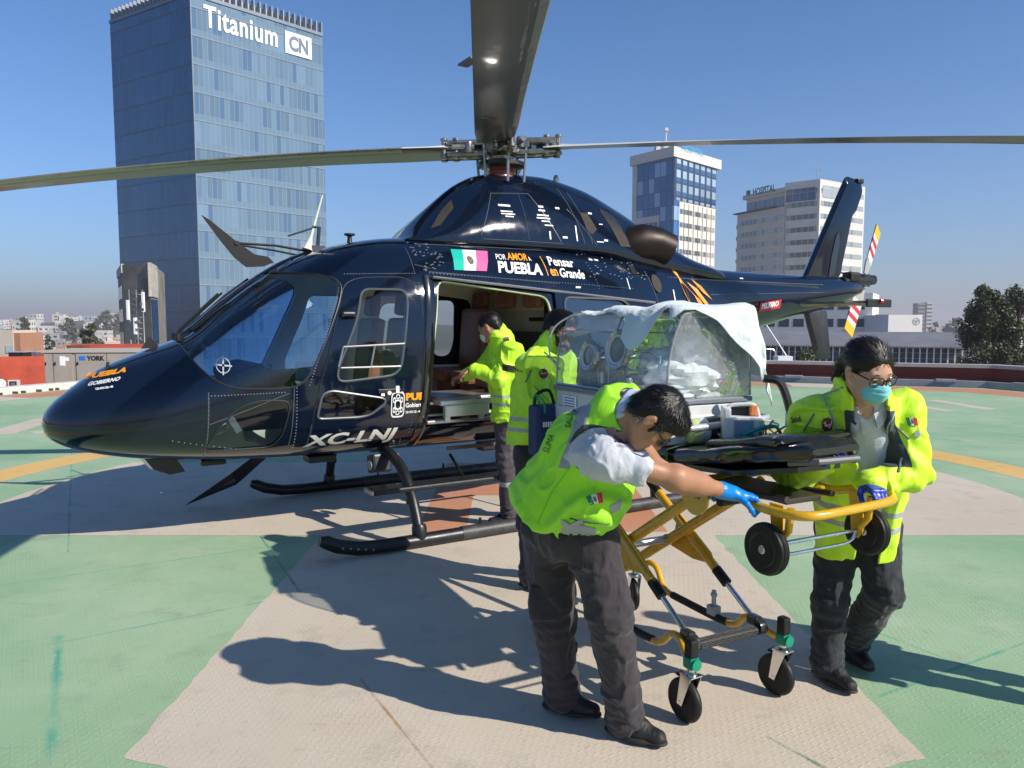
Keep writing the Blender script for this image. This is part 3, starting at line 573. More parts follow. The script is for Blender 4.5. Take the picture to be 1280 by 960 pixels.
# --- trees
LEAF=mat('leaf_dark',(.036,.050,.020),.6,var=.5,vs=.9); LEAF2=mat('leaf_mid',(.07,.10,.025),.6,var=.4,vs=.9); BARK=mat('bark',(.10,.07,.045),.9,var=.3,vs=3)
LEAFB=mat('leaf_brown',(.12,.10,.04),.7,var=.4,vs=.9)
def tree(label,loc_,h,w_,shape='dome',n=5200,leaf=.42,seed=1,mats=None,group=None,trunk=4):
    r=random.Random(seed); t=thing('tree',label,'tree',loc_,group=group); mb=MB()
    mb.tube([(0,0,-1),(0,0,h*.3),(r.uniform(-.3,.3),r.uniform(-.3,.3),h*.6),(0,0,h*.9)],[w_*.06,w_*.045,w_*.03,.03],8)
    cl=[]
    for i in range(26 if n<9000 else 46):
        f=r.uniform(.12,1) ; a=r.uniform(0,2*PI)
        rad=(w_/2)*(math.sin(PI*min(1,f*.80+.13))**.7 if shape=='dome' else (1-f)**.75*1.05+.05)*r.uniform(.55,.95)
        c=Vector((math.cos(a)*rad*.8,math.sin(a)*rad*.8,h*(.06+.90*f))); cl.append((c,w_*r.uniform(.12,.24)*(1.15-.55*f)))
        mb.tube([(0,0,h*(.05+.6*f)),c*0.55+Vector((0,0,h*.35*f)),c],[w_*.018,w_*.012,.02],5)
    cl.append((Vector((0,0,h*.93)),w_*.10))
    mb.build('trunk',BARK,t)
    vs=[];fs=[];mi=[]
    for i in range(n):
        c,rad=r.choice(cl); d=Vector((r.gauss(0,1),r.gauss(0,1),r.gauss(0,1))).normalized()*rad*(r.random()**.45)*(1.15 if r.random()<.12 else 1); d.z*=1.2; p=c+d
        q=Vector((r.gauss(0,1),r.gauss(0,1),r.gauss(0,.7)+.5)).normalized(); a=q.orthogonal().normalized(); a=Matrix.Rotation(r.uniform(0,6),3,q)@a; b=q.cross(a); s=leaf*r.uniform(.5,1.2)
        o=len(vs); vs+=[p-a*s*.5,p+b*s*.28,p+a*s*.6,p-b*s*.28]; fs.append((o,o+1,o+2,o+3)); mi.append(r.choices((0,1,2),(6,3,1.3))[0])
    me=bpy.data.meshes.new('crown'); me.from_pydata([tuple(v) for v in vs],[],fs)
    for m_ in (mats or [LEAF,LEAF2,LEAFB]): me.materials.append(m_)
    me.polygons.foreach_set('material_index',mi); o=bpy.data.objects.new('crown',me); C.objects.link(o); o.parent=t; return t
def treeat(px,pytop,D_,w_px,label,**k):
    b=PD(px,400,D_); zt=PD(px,pytop,D_).z; z0=k.pop('z0',GZ); return tree(label,(b.x,b.y,z0),zt-z0,w_px*D_/FPX,**k)
treeat(1240,358,62,92,'tall dark bushy evergreen at the right edge, left crown of the pair',z0=-9,n=24000,leaf=.27,seed=3,group='dark evergreens at right edge')
treeat(1270,360,66,84,'dark bushy evergreen cut off by the right edge of view',z0=-9,n=16000,leaf=.28,seed=8,group='dark evergreens at right edge')
treeat(1002,437,75,70,'small green leafy bush top beyond the red parapet',z0=-14,n=6000,leaf=.30,seed=5,mats=[LEAF2,LEAF2,LEAF])
treeat(112,403,190,40,'lone green tree among the houses behind the beige units',n=2600,leaf=1.2,seed=6)
for i,(px,py,D_,wp) in enumerate(((60,418,330,14),(30,396,520,12),(200,398,420,18),(85,397,700,16),(130,392,900,22),(22,410,420,11),(150,393,1000,26),(175,391,1100,24),(1170,402,500,18),(1195,398,700,24),(1120,404,480,16))):
    where=['between the near white houses at left','small tree high up near the left edge','beside the foot of the antenna building','on the slope above the lone tree','on the left hill crest','close to the left edge above the red panel','on the wooded crest left of the tower','on the wooded crest touching the tower','behind the white shed at right','left of the big evergreen, far off','over the brick block, far off'][i]
    treeat(px,py,D_,wp*1.4,'dark distant tree '+where,n=500,leaf=D_*.005,seed=20+i,z0=hillz(PD(px,400,D_).x,D_)-.5 if True else GZ,group='distant trees')
# --- rooftop plant beyond the left kerb
HV=mat('beige_steel',(.33,.29,.255),.55,var=.1,vs=2); 
def unitbox(name,label,px0,px1,py0,D_,zb,mt,depth=2.2,cat='air conditioner'):
    a=PD(px0,py0,D_);b=PD(px1,py0,D_+.6); t=thing(name,label,cat,(a.x,a.y,zb)); F=Face((0,0),(b.x-a.x,b.y-a.y),0); h=a.z-zb; return t,F,h
t,F,h=unitbox('rooftop_air_unit','long beige rooftop air handling unit with panel doors beyond the left kerb',54,232,438,25.5,-1.8,HV)
mb=MB(); fbox(mb,F,0,F.L,0,h-.08,-2.2,0); mb.build('casing',HV,t); mb=MB(); fbox(mb,F,-.05,F.L,h-.08,h,-2.3,.06); mb.build('top_cover',mat('beige_top',(.42,.37,.32),.6),t)
us=[0,.30,.92,1.02,2.02,3.1,4.2]
for i in range(len(us)-1):
    if i in(2,): continue
    mb=MB(); fbox(mb,F,us[i]+.02,us[i+1]-.02,h-1.55,h-.12,0,.03); d=mb.build('panel_door',HV,t)
    mb=MB(); fbox(mb,F,us[i]+.05,us[i]+.09,h-.5,h-.4,.03,.06); fbox(mb,F,us[i]+.05,us[i]+.09,h-1.2,h-1.1,.03,.06); mb.build('latch',BLACK,d)
mb=MB(); fbox(mb,F,.52,.70,h-.52,h-.2,.032,.036); fbox(mb,F,.70,.82,h-.36,h-.24,.032,.036); fbox(mb,F,1.5,1.82,h-1.02,h-.82,.032,.036); mb.build('notice_stickers',WHITE,t)
mb=MB(); text_quad(mb,'YORK',F.p(1.38,h-.36,.036),F.u*.58,(0,0,.17),bold=.05); mb.build('brand_lettering',BLACK,t)
mb=MB(); fbox(mb,F,1.14,1.34,h-.34,h-.2,.032,.038); mb.build('brand_mark',mat('brand_blue',(.02,.16,.6),.4),t)
mb=MB(); 
for k in range(7): fbox(mb,F,1.06,1.9,h-1.5+k*.05,h-1.475+k*.05,.03,.045)
mb.build('louvre',mat('beige_dark',(.2,.17,.15),.6),t)
RED=mat('faded_red_panel',(.42,.065,.03),.6,var=.25,vs=1.6)
a=PD(-60,447,22.5);b=PD(55,447,23.5); t=thing('red_panel_fence','faded red metal panel fence with small window at the left edge','fence',(a.x,a.y,-1.6)); F=Face((0,0),(b.x-a.x,b.y-a.y),0); h=a.z+1.6
mb=MB(); fbox(mb,F,0,F.L,0,h,-.08,0); mb.build('panel',RED,t)
p=F.L*68/115.; mb=MB(); fbox(mb,F,p-.02,p+.30,h-1.02,h-.72,0,.03); w_=mb.build('service_window',mat('frame_pale',(.5,.45,.42),.6),t); mb=MB(); fbox(mb,F,p+.02,p+.21,h-1.02,h-.76,.03,.04); mb.build('pane',BLACK,w_); mb=MB(); fbox(mb,F,p+.06,p+.17,h-.94,h-.8,.04,.05); mb.build('sticker',ALU,w_)
mb=MB(); ringdisc(mb,F.p(F.L*58/115.,h-.82,.01),F.u,Vector((0,0,1)),0,.14,20); mb.build('round_sign',WHITE,t)
a=PD(82,431,31);b=PD(196,428,31); t=thing('red_barrel_roof','faded red rounded roof skylight behind the beige unit','roof housing',(a.x,a.y,-1.6)); F=Face((0,0),(b.x-a.x,b.y-a.y),0); h=a.z+1.6; mb=MB()
mb.add([F.p(u,v,d) for u in (0,F.L) for v,d in ((0,0),(h-.3,0),(h-.08,-.12),(h,-.35),(h,-1.5),(0,-1.6))],[(0,6,7,1),(1,7,8,2),(2,8,9,3),(3,9,10,4),(4,10,11,5),(0,1,2,3,4,5),(11,10,9,8,7,6)]); mb.build('housing',RED,t)
mb=MB(); fbox(mb,F,.05,1.0,h-.3,h-.02,.01,.04); mb.build('tarpaulin',mat('brown_tarp',(.22,.07,.04),.8,var=.3,vs=3),t)
for i,(px,D_,c_,l_) in enumerate(((25,28,BLACK,'black rooftop box above the red panel fence'),(43,29,ALU,'pale metal duct box next to the black rooftop box'))):
    a=PD(px,440,D_); t=thing('duct_box',l_,'duct box',(a.x,a.y,-1.8)); mb=MB(); mb.box((0,0,(a.z+1.8)/2),(.55-.15*i,.5,a.z+1.8),bev=.02); mb.build('box_body',c_,t); mb=MB(); mb.box((0,0,(a.z+1.8)+.01),(.6-.15*i,.55,.03)); mb.build('lid',GREY,t)
a=PD(20,437,60); b=PD(30,440,60); t=thing('cream_building','cream low building with a blue window right behind the red panel fence','building',(a.x,a.y,GZ)); h=PD(20,413,60).z-GZ
mb=MB(); mb.box((-1.2,1.5,h/2),(2.0,3,h)); mb.build('wall',HM[1],t); mb=MB(); mb.box((.05,1.6,h/2-.1),(.5,3,h-.2)); mb.build('side_wall',HM[3],t); mb=MB(); mb.box((-.5,-.02,h-1.5),(.6,.06,.6)); mb.build('window',HM[4],t)
# haze: the smog over the city
def haze(density,col,aniso=.2):
    mb=MB(); mb.box((0,2700,16.5),(6700,7100,85)); m=bpy.data.materials.new('haze_air'); m.use_nodes=True; n=m.node_tree; n.nodes.clear()
    o=n.nodes.new('ShaderNodeOutputMaterial'); v=n.nodes.new('ShaderNodeVolumePrincipled'); v.inputs['Color'].default_value=col; v.inputs['Density'].default_value=density; v.inputs['Anisotropy'].default_value=aniso; n.links.new(v.outputs[0],o.inputs['Volume'])
    tag(mb.build('haze',m),kind='stuff')
haze(.00034,(.66,.63,.68,1))
# ================================================================ HELICOPTER
HUBX,HUBY=-.11,7.86; HA_=R(211)
HELI=thing('helicopter','dark navy rescue helicopter with open cabin door and orange and white lettering','helicopter',(HUBX,HUBY,0),HA_)
def hloc(x,y,z):
    c,s=math.cos(HA_),math.sin(HA_); return Vector((HUBX+x*c-y*s,HUBY+x*s+y*c,z))
def tohl(v):
    c,s=math.cos(-HA_),math.sin(-HA_); X,Y=v[0]-HUBX,v[1]-HUBY; return Vector((X*c-Y*s,X*s+Y*c,v[2]))
def navy(name,b0=(.006,.010,.024)):
    m=mat(name,b0,.10,coat=.55,crough=.01,spec=.35); n=m.node_tree; b=n.nodes['Principled BSDF']; tc=n.nodes.new('ShaderNodeTexCoord')
    t=n.nodes.new('ShaderNodeTexNoise'); t.inputs['Scale'].default_value=1.3; t.inputs['Detail'].default_value=2; n.links.new(tc.outputs['Object'],t.inputs[0])
    t2=n.nodes.new('ShaderNodeTexNoise'); t2.inputs['Scale'].default_value=9; t2.inputs['Detail'].default_value=5; n.links.new(tc.outputs['Object'],t2.inputs[0])
    bp=n.nodes.new('ShaderNodeBump'); bp.inputs['Strength'].default_value=.25; bp.inputs['Distance'].default_value=.006; n.links.new(t.outputs[0],bp.inputs['Height']); n.links.new(bp.outputs[0],b.inputs['Coat Normal']); n.links.new(bp.outputs[0],b.inputs['Normal'])
    mr=n.nodes.new('ShaderNodeMapRange'); mr.inputs[1].default_value=.35; mr.inputs[2].default_value=.75; mr.inputs[3].default_value=.05; mr.inputs[4].default_value=.14; n.links.new(t2.outputs[0],mr.inputs[0]); n.links.new(mr.outputs[0],b.inputs['Roughness'])
    return m
NAVY=navy('navy_gloss_paint',(.0028,.0065,.018)); NB=mat('near_black_gloss',(.006,.006,.008),.12,coat=1,var=.1,vs=3)
CABIN=mat('cabin_cream_trim',(.72,.70,.60),.65,var=.06,vs=4); SEAT=mat('brown_leather',(.24,.095,.05),.5,var=.18,vs=6,bump=.25,bs=25)
SEAL=mat('window_seal',(.02,.02,.022),.5)
ST=[(4.10,1.01,1.03,.01,1.02,2,2),(4.085,.945,1.09,.10,1.02,2,2),(4.03,.88,1.17,.20,1.02,2,2),(3.92,.82,1.27,.32,1.01,2,2.1),(3.7,.755,1.43,.47,1.02,2.05,2.2),(3.4,.70,1.56,.61,1.05,2.1,2.3),
(3.1,.67,1.68,.71,1.12,2.15,2.5),(2.8,.65,1.93,.78,1.2,2.2,2.7),(2.5,.64,2.16,.82,1.3,2.3,2.9),(2.2,.635,2.34,.85,1.36,2.45,3.1),(1.8,.63,2.49,.87,1.4,2.6,3.3),(1.3,.63,2.58,.88,1.42,2.7,3.4),(.6,.63,2.61,.88,1.42,2.7,3.4),(-.2,.65,2.60,.87,1.42,2.7,3.4),
(-.9,.76,2.58,.80,1.5,2.6,3),(-1.6,1.02,2.55,.66,1.65,2.4,2.6),(-2.2,1.28,2.50,.50,1.8,2.3,2.3),(-2.8,1.46,2.46,.38,1.93,2.2,2.1),(-3.4,1.62,2.44,.31,2.05,2.1,2),(-4.2,1.80,2.43,.25,2.13,2,2),(-5.0,1.96,2.42,.20,2.2,2,2),(-5.7,2.10,2.41,.14,2.27,2,2),(-5.95,2.2,2.38,.07,2.29,2,2)]
COWL=[(1.22, 2.5, 2.56, 0.38, 2.5599999999999996, 1.8, 2), (1.05, 2.45, 2.72, 0.45, 2.55, 1.8, 2), (0.8, 2.4699999999999998, 2.945, 0.475, 2.55, 1.65, 2), (0.52, 2.4699999999999998, 3.165, 0.49, 2.55, 1.65, 2), (0.3, 2.4699999999999998, 3.2649999999999997, 0.5, 2.55, 1.65, 2), (0, 2.4699999999999998, 3.315, 0.51, 2.55, 1.65, 2), (-0.4, 2.4699999999999998, 3.3249999999999997, 0.51, 2.55, 1.65, 2), (-0.9, 2.4499999999999997, 3.255, 0.5, 2.55, 1.65, 2), (-1.4, 2.35, 3.0749999999999997, 0.47, 2.51, 1.65, 2), (-1.9, 2.3, 2.83, 0.42, 2.46, 1.8, 2), (-2.4, 2.25, 2.6, 0.37, 2.4099999999999997, 1.8, 2), (-2.95, 2.2, 2.44, 0.28, 2.36, 1.8, 2), (-3.1, 2.2, 2.38, 0.2, 2.3099999999999996, 1.8, 2)]
def pch(xs,ys,x):
    n=len(xs)
    if x<=xs[0]:return ys[0]
    if x>=xs[-1]:return ys[-1]
    i=0
    while xs[i+1]<x:i+=1
    h=xs[i+1]-xs[i];t=(x-xs[i])/h
    def sl(k):
        if k==0 or k==n-1:return 0
        a=(ys[k]-ys[k-1])/(xs[k]-xs[k-1]);b=(ys[k+1]-ys[k])/(xs[k+1]-xs[k])
        if a*b<=0:return 0
        w1=2*(xs[k+1]-xs[k])+(xs[k]-xs[k-1]);w2=(xs[k+1]-xs[k])+2*(xs[k]-xs[k-1])
        return (w1+w2)/(w1/a+w2/b)
    m0,m1=sl(i),sl(i+1)
    return (2*t**3-3*t*t+1)*ys[i]+(t**3-2*t*t+t)*h*m0+(-2*t**3+3*t*t)*ys[i+1]+(t**3-t*t)*h*m1
SR=sorted(ST); CR=sorted(COWL)
def sec(x,S=SR):
    xs=[s[0] for s in S]; return [pch(xs,[s[k] for s in S],x) for k in range(1,7)]
def halfw(x,z,S=SR):
    zb,zt,hw,zw,nu,nl=sec(x,S)
    if z>=zt or z<=zb:return 0
    if z>zw: return hw*(1-((z-zw)/(zt-zw))**nu)**(1/nu)
    return hw*(1-((zw-z)/(zw-zb))**nl)**(1/nl)
def loft(S,xs,off=0,n=72,clipz=None):
    vs=[];fs=[]
    for x in xs:
        zb,zt,hw,zw,nu,nl=sec(x,S); hw=max(.003,hw+off); zt2=zt+off; zb2=zb-off
        for k in range(n):
            a=2*PI*k/n; c,s=math.cos(a),math.sin(a); e=nu if s>=0 else nl
            y=hw*math.copysign(abs(c)**(2/e),c); z=zw+((zt2-zw) if s>=0 else (zw-zb2))*math.copysign(abs(s)**(2/e),s); vs.append((x,y,z))
    m=len(xs)
    for i in range(m-1):
        for k in range(n): fs.append((i*n+k,i*n+(k+1)%n,(i+1)*n+(k+1)%n,(i+1)*n+k))
    fs.append(tuple(range(n))[::-1]); fs.append(tuple(range((m-1)*n,m*n))); return vs,fs
def lin(a,b,n): return [a+(b-a)*i/(n-1) for i in range(n)]
XS=sorted(set([round(v,4) for v in lin(-5.95,-1,38)+lin(-.95,2.2,30)+lin(2.25,3.9,26)+[3.95,4.0,4.03,4.055,4.075,4.088,4.095,4.1]]),reverse=True)
def meshobj(name,vs,fs,m):
    mb=MB(); mb.add(vs,fs,0,True); return mb.build(name,m)
def boolean(o,cut,op,transfer=True):
    md=o.modifiers.new('b','BOOLEAN'); md.operation=op; md.object=cut; md.solver='EXACT'
    if transfer: md.material_mode='TRANSFER'
    dg=bpy.context.evaluated_depsgraph_get(); me=bpy.data.meshes.new_from_object(o.evaluated_get(dg)); o.modifiers.clear(); old=o.data; nm=old.name; o.data=me; bpy.data.meshes.remove(old); me.name=nm
def delobj(o): me=o.data; bpy.data.objects.remove(o); bpy.data.meshes.remove(me)
def roundpoly(P,r=.05,n=5):
    out=[];N=len(P)
    for i in range(N):
        p=Vector(P[i]);a=Vector(P[i-1]);b=Vector(P[(i+1)%N]); ra=min(r,(a-p).length*.45); rb=min(r,(b-p).length*.45)
        s=p+(a-p).normalized()*ra; e=p+(b-p).normalized()*rb
        for k in range(n+1): t=k/n; out.append(s*(1-t)**2+p*2*t*(1-t)+e*t*t)
    return out
def xz(P,r=.05,n=5): return roundpoly([Vector((x,z)) for x,z in P],r,n)
def cutter(P,y0,y1,m): # prism in xz between y0,y1
    mb=MB(); mb.prism([Vector((p[0],y0,p[1])) for p in P],(0,y1-y0,0)); return mb.build('cut',m)
# window outlines read off the photograph (local x forward, z up)
WS=xz([(3.20,1.80),(3.127,1.591),(3.041,1.438),(2.918,1.335),(2.80,1.291),(2.548,1.281),(2.354,1.287),(2.253,1.373),(2.116,1.657),(1.985,1.96),(1.935,2.114),(2.03,2.19),(2.249,2.215),(2.42,2.22),(2.60,2.35),(3.2,2.3)],.07)
FWIN=xz([(1.79,2.075),(1.43,2.075),(1.405,2.0),(1.43,1.82),(1.49,1.42),(1.56,1.355),(2.01,1.315),(2.04,1.36),(2.022,1.45),(1.86,1.82)],.07)
LOWW=xz([(2.205,1.02),(2.165,1.22),(2.09,1.25),(1.64,1.165),(1.63,1.12),(1.76,1.03),(1.85,1.015)],.05)
NOSEW=xz([(3.03,.80),(2.95,.98),(2.80,1.14),(2.64,1.195),(2.435,1.185),(2.415,1.13),(2.46,.90),(2.53,.80)],.06)
DOORH=xz([(1.10,2.17),(-.03,2.05),(-.07,1.9),(-.07,.98),(1.30,.98),(1.29,1.15),(1.20,1.54)],.09)
REARW=xz([(-.20,2.04),(-.93,2.03),(-1.03,1.94),(-1.08,1.45),(-.25,1.45),(-.19,1.6)],.08)
DOORS=xz([(1.93,2.11),(1.80,2.17),(1.42,2.185),(1.31,2.13),(1.27,1.95),(1.40,.80),(2.23,.80),(2.235,1.05),(2.17,1.32),(2.03,1.80)],.09)
body=meshobj('fuselage',*loft(SR,XS),[NAVY])
cav=meshobj('cav',*loft(SR,[v for v in lin(3.05,-1.25,40)],-.045),[CABIN]); boolean(body,cav,'DIFFERENCE'); delobj(cav)
for P in (WS,):
    for s in (1,-1): c=cutter(P,s*.05,s*1.2,NB); boolean(body,c,'DIFFERENCE'); delobj(c)
for P in (FWIN,LOWW,NOSEW,DOORH):
    for s in (1,-1): c=cutter(P,s*.3,s*1.3,NB); boolean(body,c,'DIFFERENCE'); delobj(c)
smoothmesh(body.data,32); body.parent=HELI
def skin(P,off,y0,m,name,thick=0,side=1,parent=None,minus=None):
    """patch of the hull surface inside outline P"""
    o=meshobj(name,*loft(SR,[x for x in XS if x>-1.7],off),[m]); c=cutter(P,side*y0,side*1.3,RUBBER); boolean(o,c,'INTERSECT'); delobj(c)
    if minus:
        for Q in minus: c=cutter(Q,side*.2,side*1.4,RUBBER); boolean(o,c,'DIFFERENCE'); delobj(c)
    me=o.data; bm=bmesh.new(); bm.from_mesh(me)
    idx=[i for i,mm in enumerate(me.materials) if mm==m]
    bmesh.ops.delete(bm,geom=[f for f in bm.faces if f.material_index not in idx],context='FACES')
    if thick:
        bmesh.ops.recalc_face_normals(bm,faces=bm.faces[:])
        n_out=sum(1 for f in bm.faces if f.normal.y*side>0)
        if n_out<len(bm.faces)/2: bmesh.ops.reverse_faces(bm,faces=bm.faces[:])
        bmesh.ops.solidify(bm,geom=bm.faces[:],thickness=thick)
    bm.to_mesh(me); bm.free(); smoothmesh(me,32); o.parent=parent or HELI; return o
TINT=glassmat('blue_tinted_windshield',(.36,.55,.80),.0,1.15,.03); TG=glassmat('cabin_window_glass',(.68,.76,.78),.0,1.1,.02)
for s in (1,-1): skin(WS,-.008,.05,TINT,'windshield',side=s)
for s in (1,-1):
    skin(NOSEW,-.006,.3,TG,'chin_window',side=s)
# cockpit doors with their windows
def surf_loop(P,off=0,side=1,S=SR): return [Vector((p[0],side*(halfw(p[0],p[1],S)+off),p[1])) for p in P]
def dense(P,n=3):
    out=[]; N=len(P)
    for i in range(N):
        for k in range(n): out.append(Vector(P[i]).lerp(Vector(P[(i+1)%N]),k/n))
    return out
for s in (1,-1):
    d=skin(DOORS,.007,.3,NAVY,'cockpit_door',thick=0,side=s,minus=[FWIN,LOWW]); tag(d)
    for nm,P in (('door_window',FWIN),('lower_window',LOWW)):
        g=skin(P,-.004,.3,TG,nm,side=s,parent=d); mb=MB(); mb.tube(surf_loop(dense(P),.006,s),.010,6,closed=True); mb.build('window_frame',mat('window_frame_metal',(.16,.17,.18),.35,.6),g)
    if s==1:
        fr=MB(); 
        for a,b in (((1.985,1.60),(1.46,1.62)),((2.01,1.43),(1.50,1.43)),((1.72,1.61),(1.76,1.43)),((1.985,1.60),(2.03,1.44))): fr.tube(surf_loop([Vector(a).lerp(Vector(b),k/6) for k in range(7)],.010,s),.008,6)
        fr.build('sliding_vent_frame',mat('vent_frame',(.45,.45,.45),.3,.8),d)
        mb=MB(); mb.box((1.60,halfw(1.60,1.22)+.012,1.225),(.20,.012,.035),bev=.005); mb.build('handle',BLACK,d); mb=MB(); mb.box((1.53,halfw(1.53,1.24)+.012,1.235),(.03,.012,.06)); mb.box((1.66,halfw(1.66,1.2)+.012,1.21),(.03,.012,.05)); mb.lathe([(.018,0),(.018,.012),(0,.014)],(1.605,halfw(1.6,1.2)+.012,1.21),(0,1,0),12); mb.build('latch_marks',mat('decal_white',(.72,.72,.72),.5),d)
        mb=MB(); mb.tube(surf_loop(dense(DOORS,2),.002,s),.006,5,closed=True); mb.build('door_seal',SEAL,d)
        mb=MB(); mb.box((1.93,halfw(1.93,1.86)+.03,1.86),(.12,.04,.05),bev=.015); mb.build('hinge',NB,d)
mb=MB()
for s in (1,-1):
    W_=[p for p in dense(WS,3) if p[1]<sec(p[0])[1]-.03 and halfw(p[0],p[1])>.08]
    mb.tube(surf_loop(W_,.002,s),.007,5)
    mb.tube(surf_loop(dense(NOSEW,2),.002,s),.006,5,closed=True)
mb.build('window_seal',SEAL,HELI)
mb=MB(); cc=Vector((2.885,1.47))
for k in range(24):
    a,b=k/24*2*PI,(k+1)/24*2*PI; f=lambda t,r_:Vector((cc.x+math.cos(t)*r_*.8,cc.y+math.sin(t)*r_)); mb.add(surf_loop([f(a,.062),f(b,.062),f(b,.055),f(a,.055)],.004),[(0,1,2,3)])
for k in range(4):
    a=k*PI/2+.1; f=lambda t,r_:Vector((cc.x+math.cos(t)*r_*.8,cc.y+math.sin(t)*r_)); mb.add(surf_loop([f(a-.6,.012),f(a-.07,.075),f(a+.07,.075),f(a+.6,.012)],.005),[(0,1,2,3)])
mb.build('windshield_vent',mat('vent_grey',(.42,.45,.48),.4),HELI)
# the starboard cabin doorway is closed by a panel with a window, as seen through the cabin
STW=xz([(.40,2.04),(.14,2.04),(.12,1.6),(.18,1.42),(.36,1.42),(.42,1.6)],.09); STW2=xz([(1.0,2.0),(.75,2.0),(.72,1.5),(1.05,1.5)],.1)
d=skin(xz([(1.14,2.2),(-.10,2.1),(-.12,.9),(1.34,.9)],.03),-.004,.3,NAVY,'closed_cabin_door',side=-1,minus=[STW,STW2])
skin(STW,-.006,.3,TG,'door_window',side=-1,parent=d); skin(STW2,-.006,.3,TG,'door_window',side=-1,parent=d)
mb=MB(); 
o=MB(); o.add([(1.15,-.80,.95),(-.1,-.80,.95),(-.1,-.80,1.33),(1.15,-.80,1.33)],[(0,1,2,3)]);  o.build('door_lining',CABIN,d)
# sliding door pushed back along the tail side
SD=xz([(-.10,2.13),(-1.22,2.13),(-1.30,1.0),(-.10,.92)],.08)
def panel(P,off,m,name,parent,minus=None,thick=.03,side=1,y_of=None):
    """hull-following panel at constant gap, with window cut out, real thickness"""
    vs=[];fs=[]
    x0=min(p[0] for p in P);x1=max(p[0] for p in P);z0=min(p[1] for p in P);z1=max(p[1] for p in P); N=18
    for i in range(N+1):
        for j in range(N+1):
            x=x0+(x1-x0)*i/N; z=z0+(z1-z0)*j/N; y=y_of(x,z); vs+= [(x,y+off,z),(x,y+off-thick,z)]
    Q=N+1; q=lambda i,j,k:2*(i*Q+j)+k
    for i in range(N):
        for j in range(N):
            fs.append((q(i,j,0),q(i,j+1,0),q(i+1,j+1,0),q(i+1,j,0))); fs.append((q(i,j,1),q(i+1,j,1),q(i+1,j+1,1),q(i,j+1,1)))
    for i in range(N): fs.append((q(i,0,0),q(i+1,0,0),q(i+1,0,1),q(i,0,1))); fs.append((q(i,N,0),q(i,N,1),q(i+1,N,1),q(i+1,N,0)))
    for j in range(N): fs.append((q(0,j,0),q(0,j,1),q(0,j+1,1),q(0,j+1,0))); fs.append((q(N,j,0),q(N,j+1,0),q(N,j+1,1),q(N,j,1)))
    o=meshobj(name,vs,fs,[m]); c=cutter(P,.2,1.5,NB); boolean(o,c,'INTERSECT'); delobj(c)
    for W_ in (minus or []): c=cutter(W_,.2,1.5,NB); boolean(o,c,'DIFFERENCE'); delobj(c)
    smoothmesh(o.data,32); o.parent=parent; return o
yo=lambda x,z: halfw(max(x+.55,-.3),z)*.985+.0
sd=panel(SD,.035,NAVY,'sliding_door',HELI,[REARW],y_of=yo)
g=MB(); g.add([(p[0],yo(p[0],p[1])+.02,p[1]) for p in REARW],[tuple(range(len(REARW)))]); gw=g.build('door_window',glassmat('dark_cabin_glass',(.16,.22,.28),.0,1.6,.10),sd); 
g=MB(); g.tube([Vector((p[0],yo(p[0],p[1])+.038,p[1])) for p in dense(REARW,2)],.011,6,closed=True); g.build('window_frame',mat('window_frame_metal2',(.22,.24,.26),.3,.8),gw)
# door rail above opening, dark pillar ahead of it
mb=MB(); mb.tube([Vector((x,halfw(max(x,-.4),2.19-.075*(1.15-x))+.03,2.19-.075*(1.15-x))) for x in lin(1.15,-1.35,14)],.017,6,flat=.8); mb.build('door_rail',mat('rail_metal',(.30,.31,.33),.3,.7),HELI)
mb=MB(); P=[(1.13,2.19),(1.13+.115,2.17),(1.27,1.6),(1.40,1.0),(1.38,.97),(1.30,.97)]
pl=MB(); zs=lin(.72,2.2,14); 
for i,z in enumerate(zs): pass
pl.tube([Vector((1.18+.10*((2.2-z)/1.2)**1.1,halfw(1.25,z)-.005,z)) for z in zs],[.055]*14,10,flat=.45); pl.build('door_post',NB,HELI)
mb=MB(); mb.tube([Vector((p[0],halfw(p[0],p[1])-.02,p[1])) for p in dense(DOORH,2)],.018,6,closed=True); mb.build('doorway_trim',mat('pale_green_trim',(.50,.55,.33),.5),HELI)
# ---- cabin interior
mb=MB(); mb.box((.55,0,.955),(3.2,1.58,.05)); mb.build('cabin_floor',mat('cabin_floor_grey',(.20,.19,.18),.7,var=.1),HELI)
mb=MB(); mb.box((-.42,0,1.55),(.06,1.55,1.2)); mb.box((-.36,0,2.10),(.12,1.36,.36)); mb.build('rear_bulkhead',CABIN,HELI)
mb=MB(); mb.box((-.30,.0,1.45),(.2,1.5,.5)); mb.build('equipment_locker',mat('dark_trim',(.03,.035,.03),.6),HELI)
mb=MB(); mb.box((-.28,.42,1.85),(.02,.05,.5)); mb.box((-.285,.4,1.83),(.02,.6,.04)); mb.build('harness_straps',BLACK,HELI)
def seat(x,y,ang=0,back=True,zs=1.0):
    t=MB(); t.box((x,y,zs+.24),(.48,.46,.14),bev=.04); q=Matrix.Rotation(-.13,3,'Y'); t.box((x-.24,y,zs+.62),(.13,.46,.72),q,bev=.04); s=t.build('passenger_seat',SEAT,HELI)
    t=MB(); t.box((x-.29,y,zs+1.10),(.10,.24,.20),q,bev=.04); t.build('headrest',SEAT,s); t=MB(); t.box((x,y,zs+.08),(.4,.36,.20)); t.build('seat_base',MATS['dark_trim'],s)
for y in (-.40,.40): seat(1.55,y,zs=.86)
q=Matrix.Rotation(-.08,3,'Y')
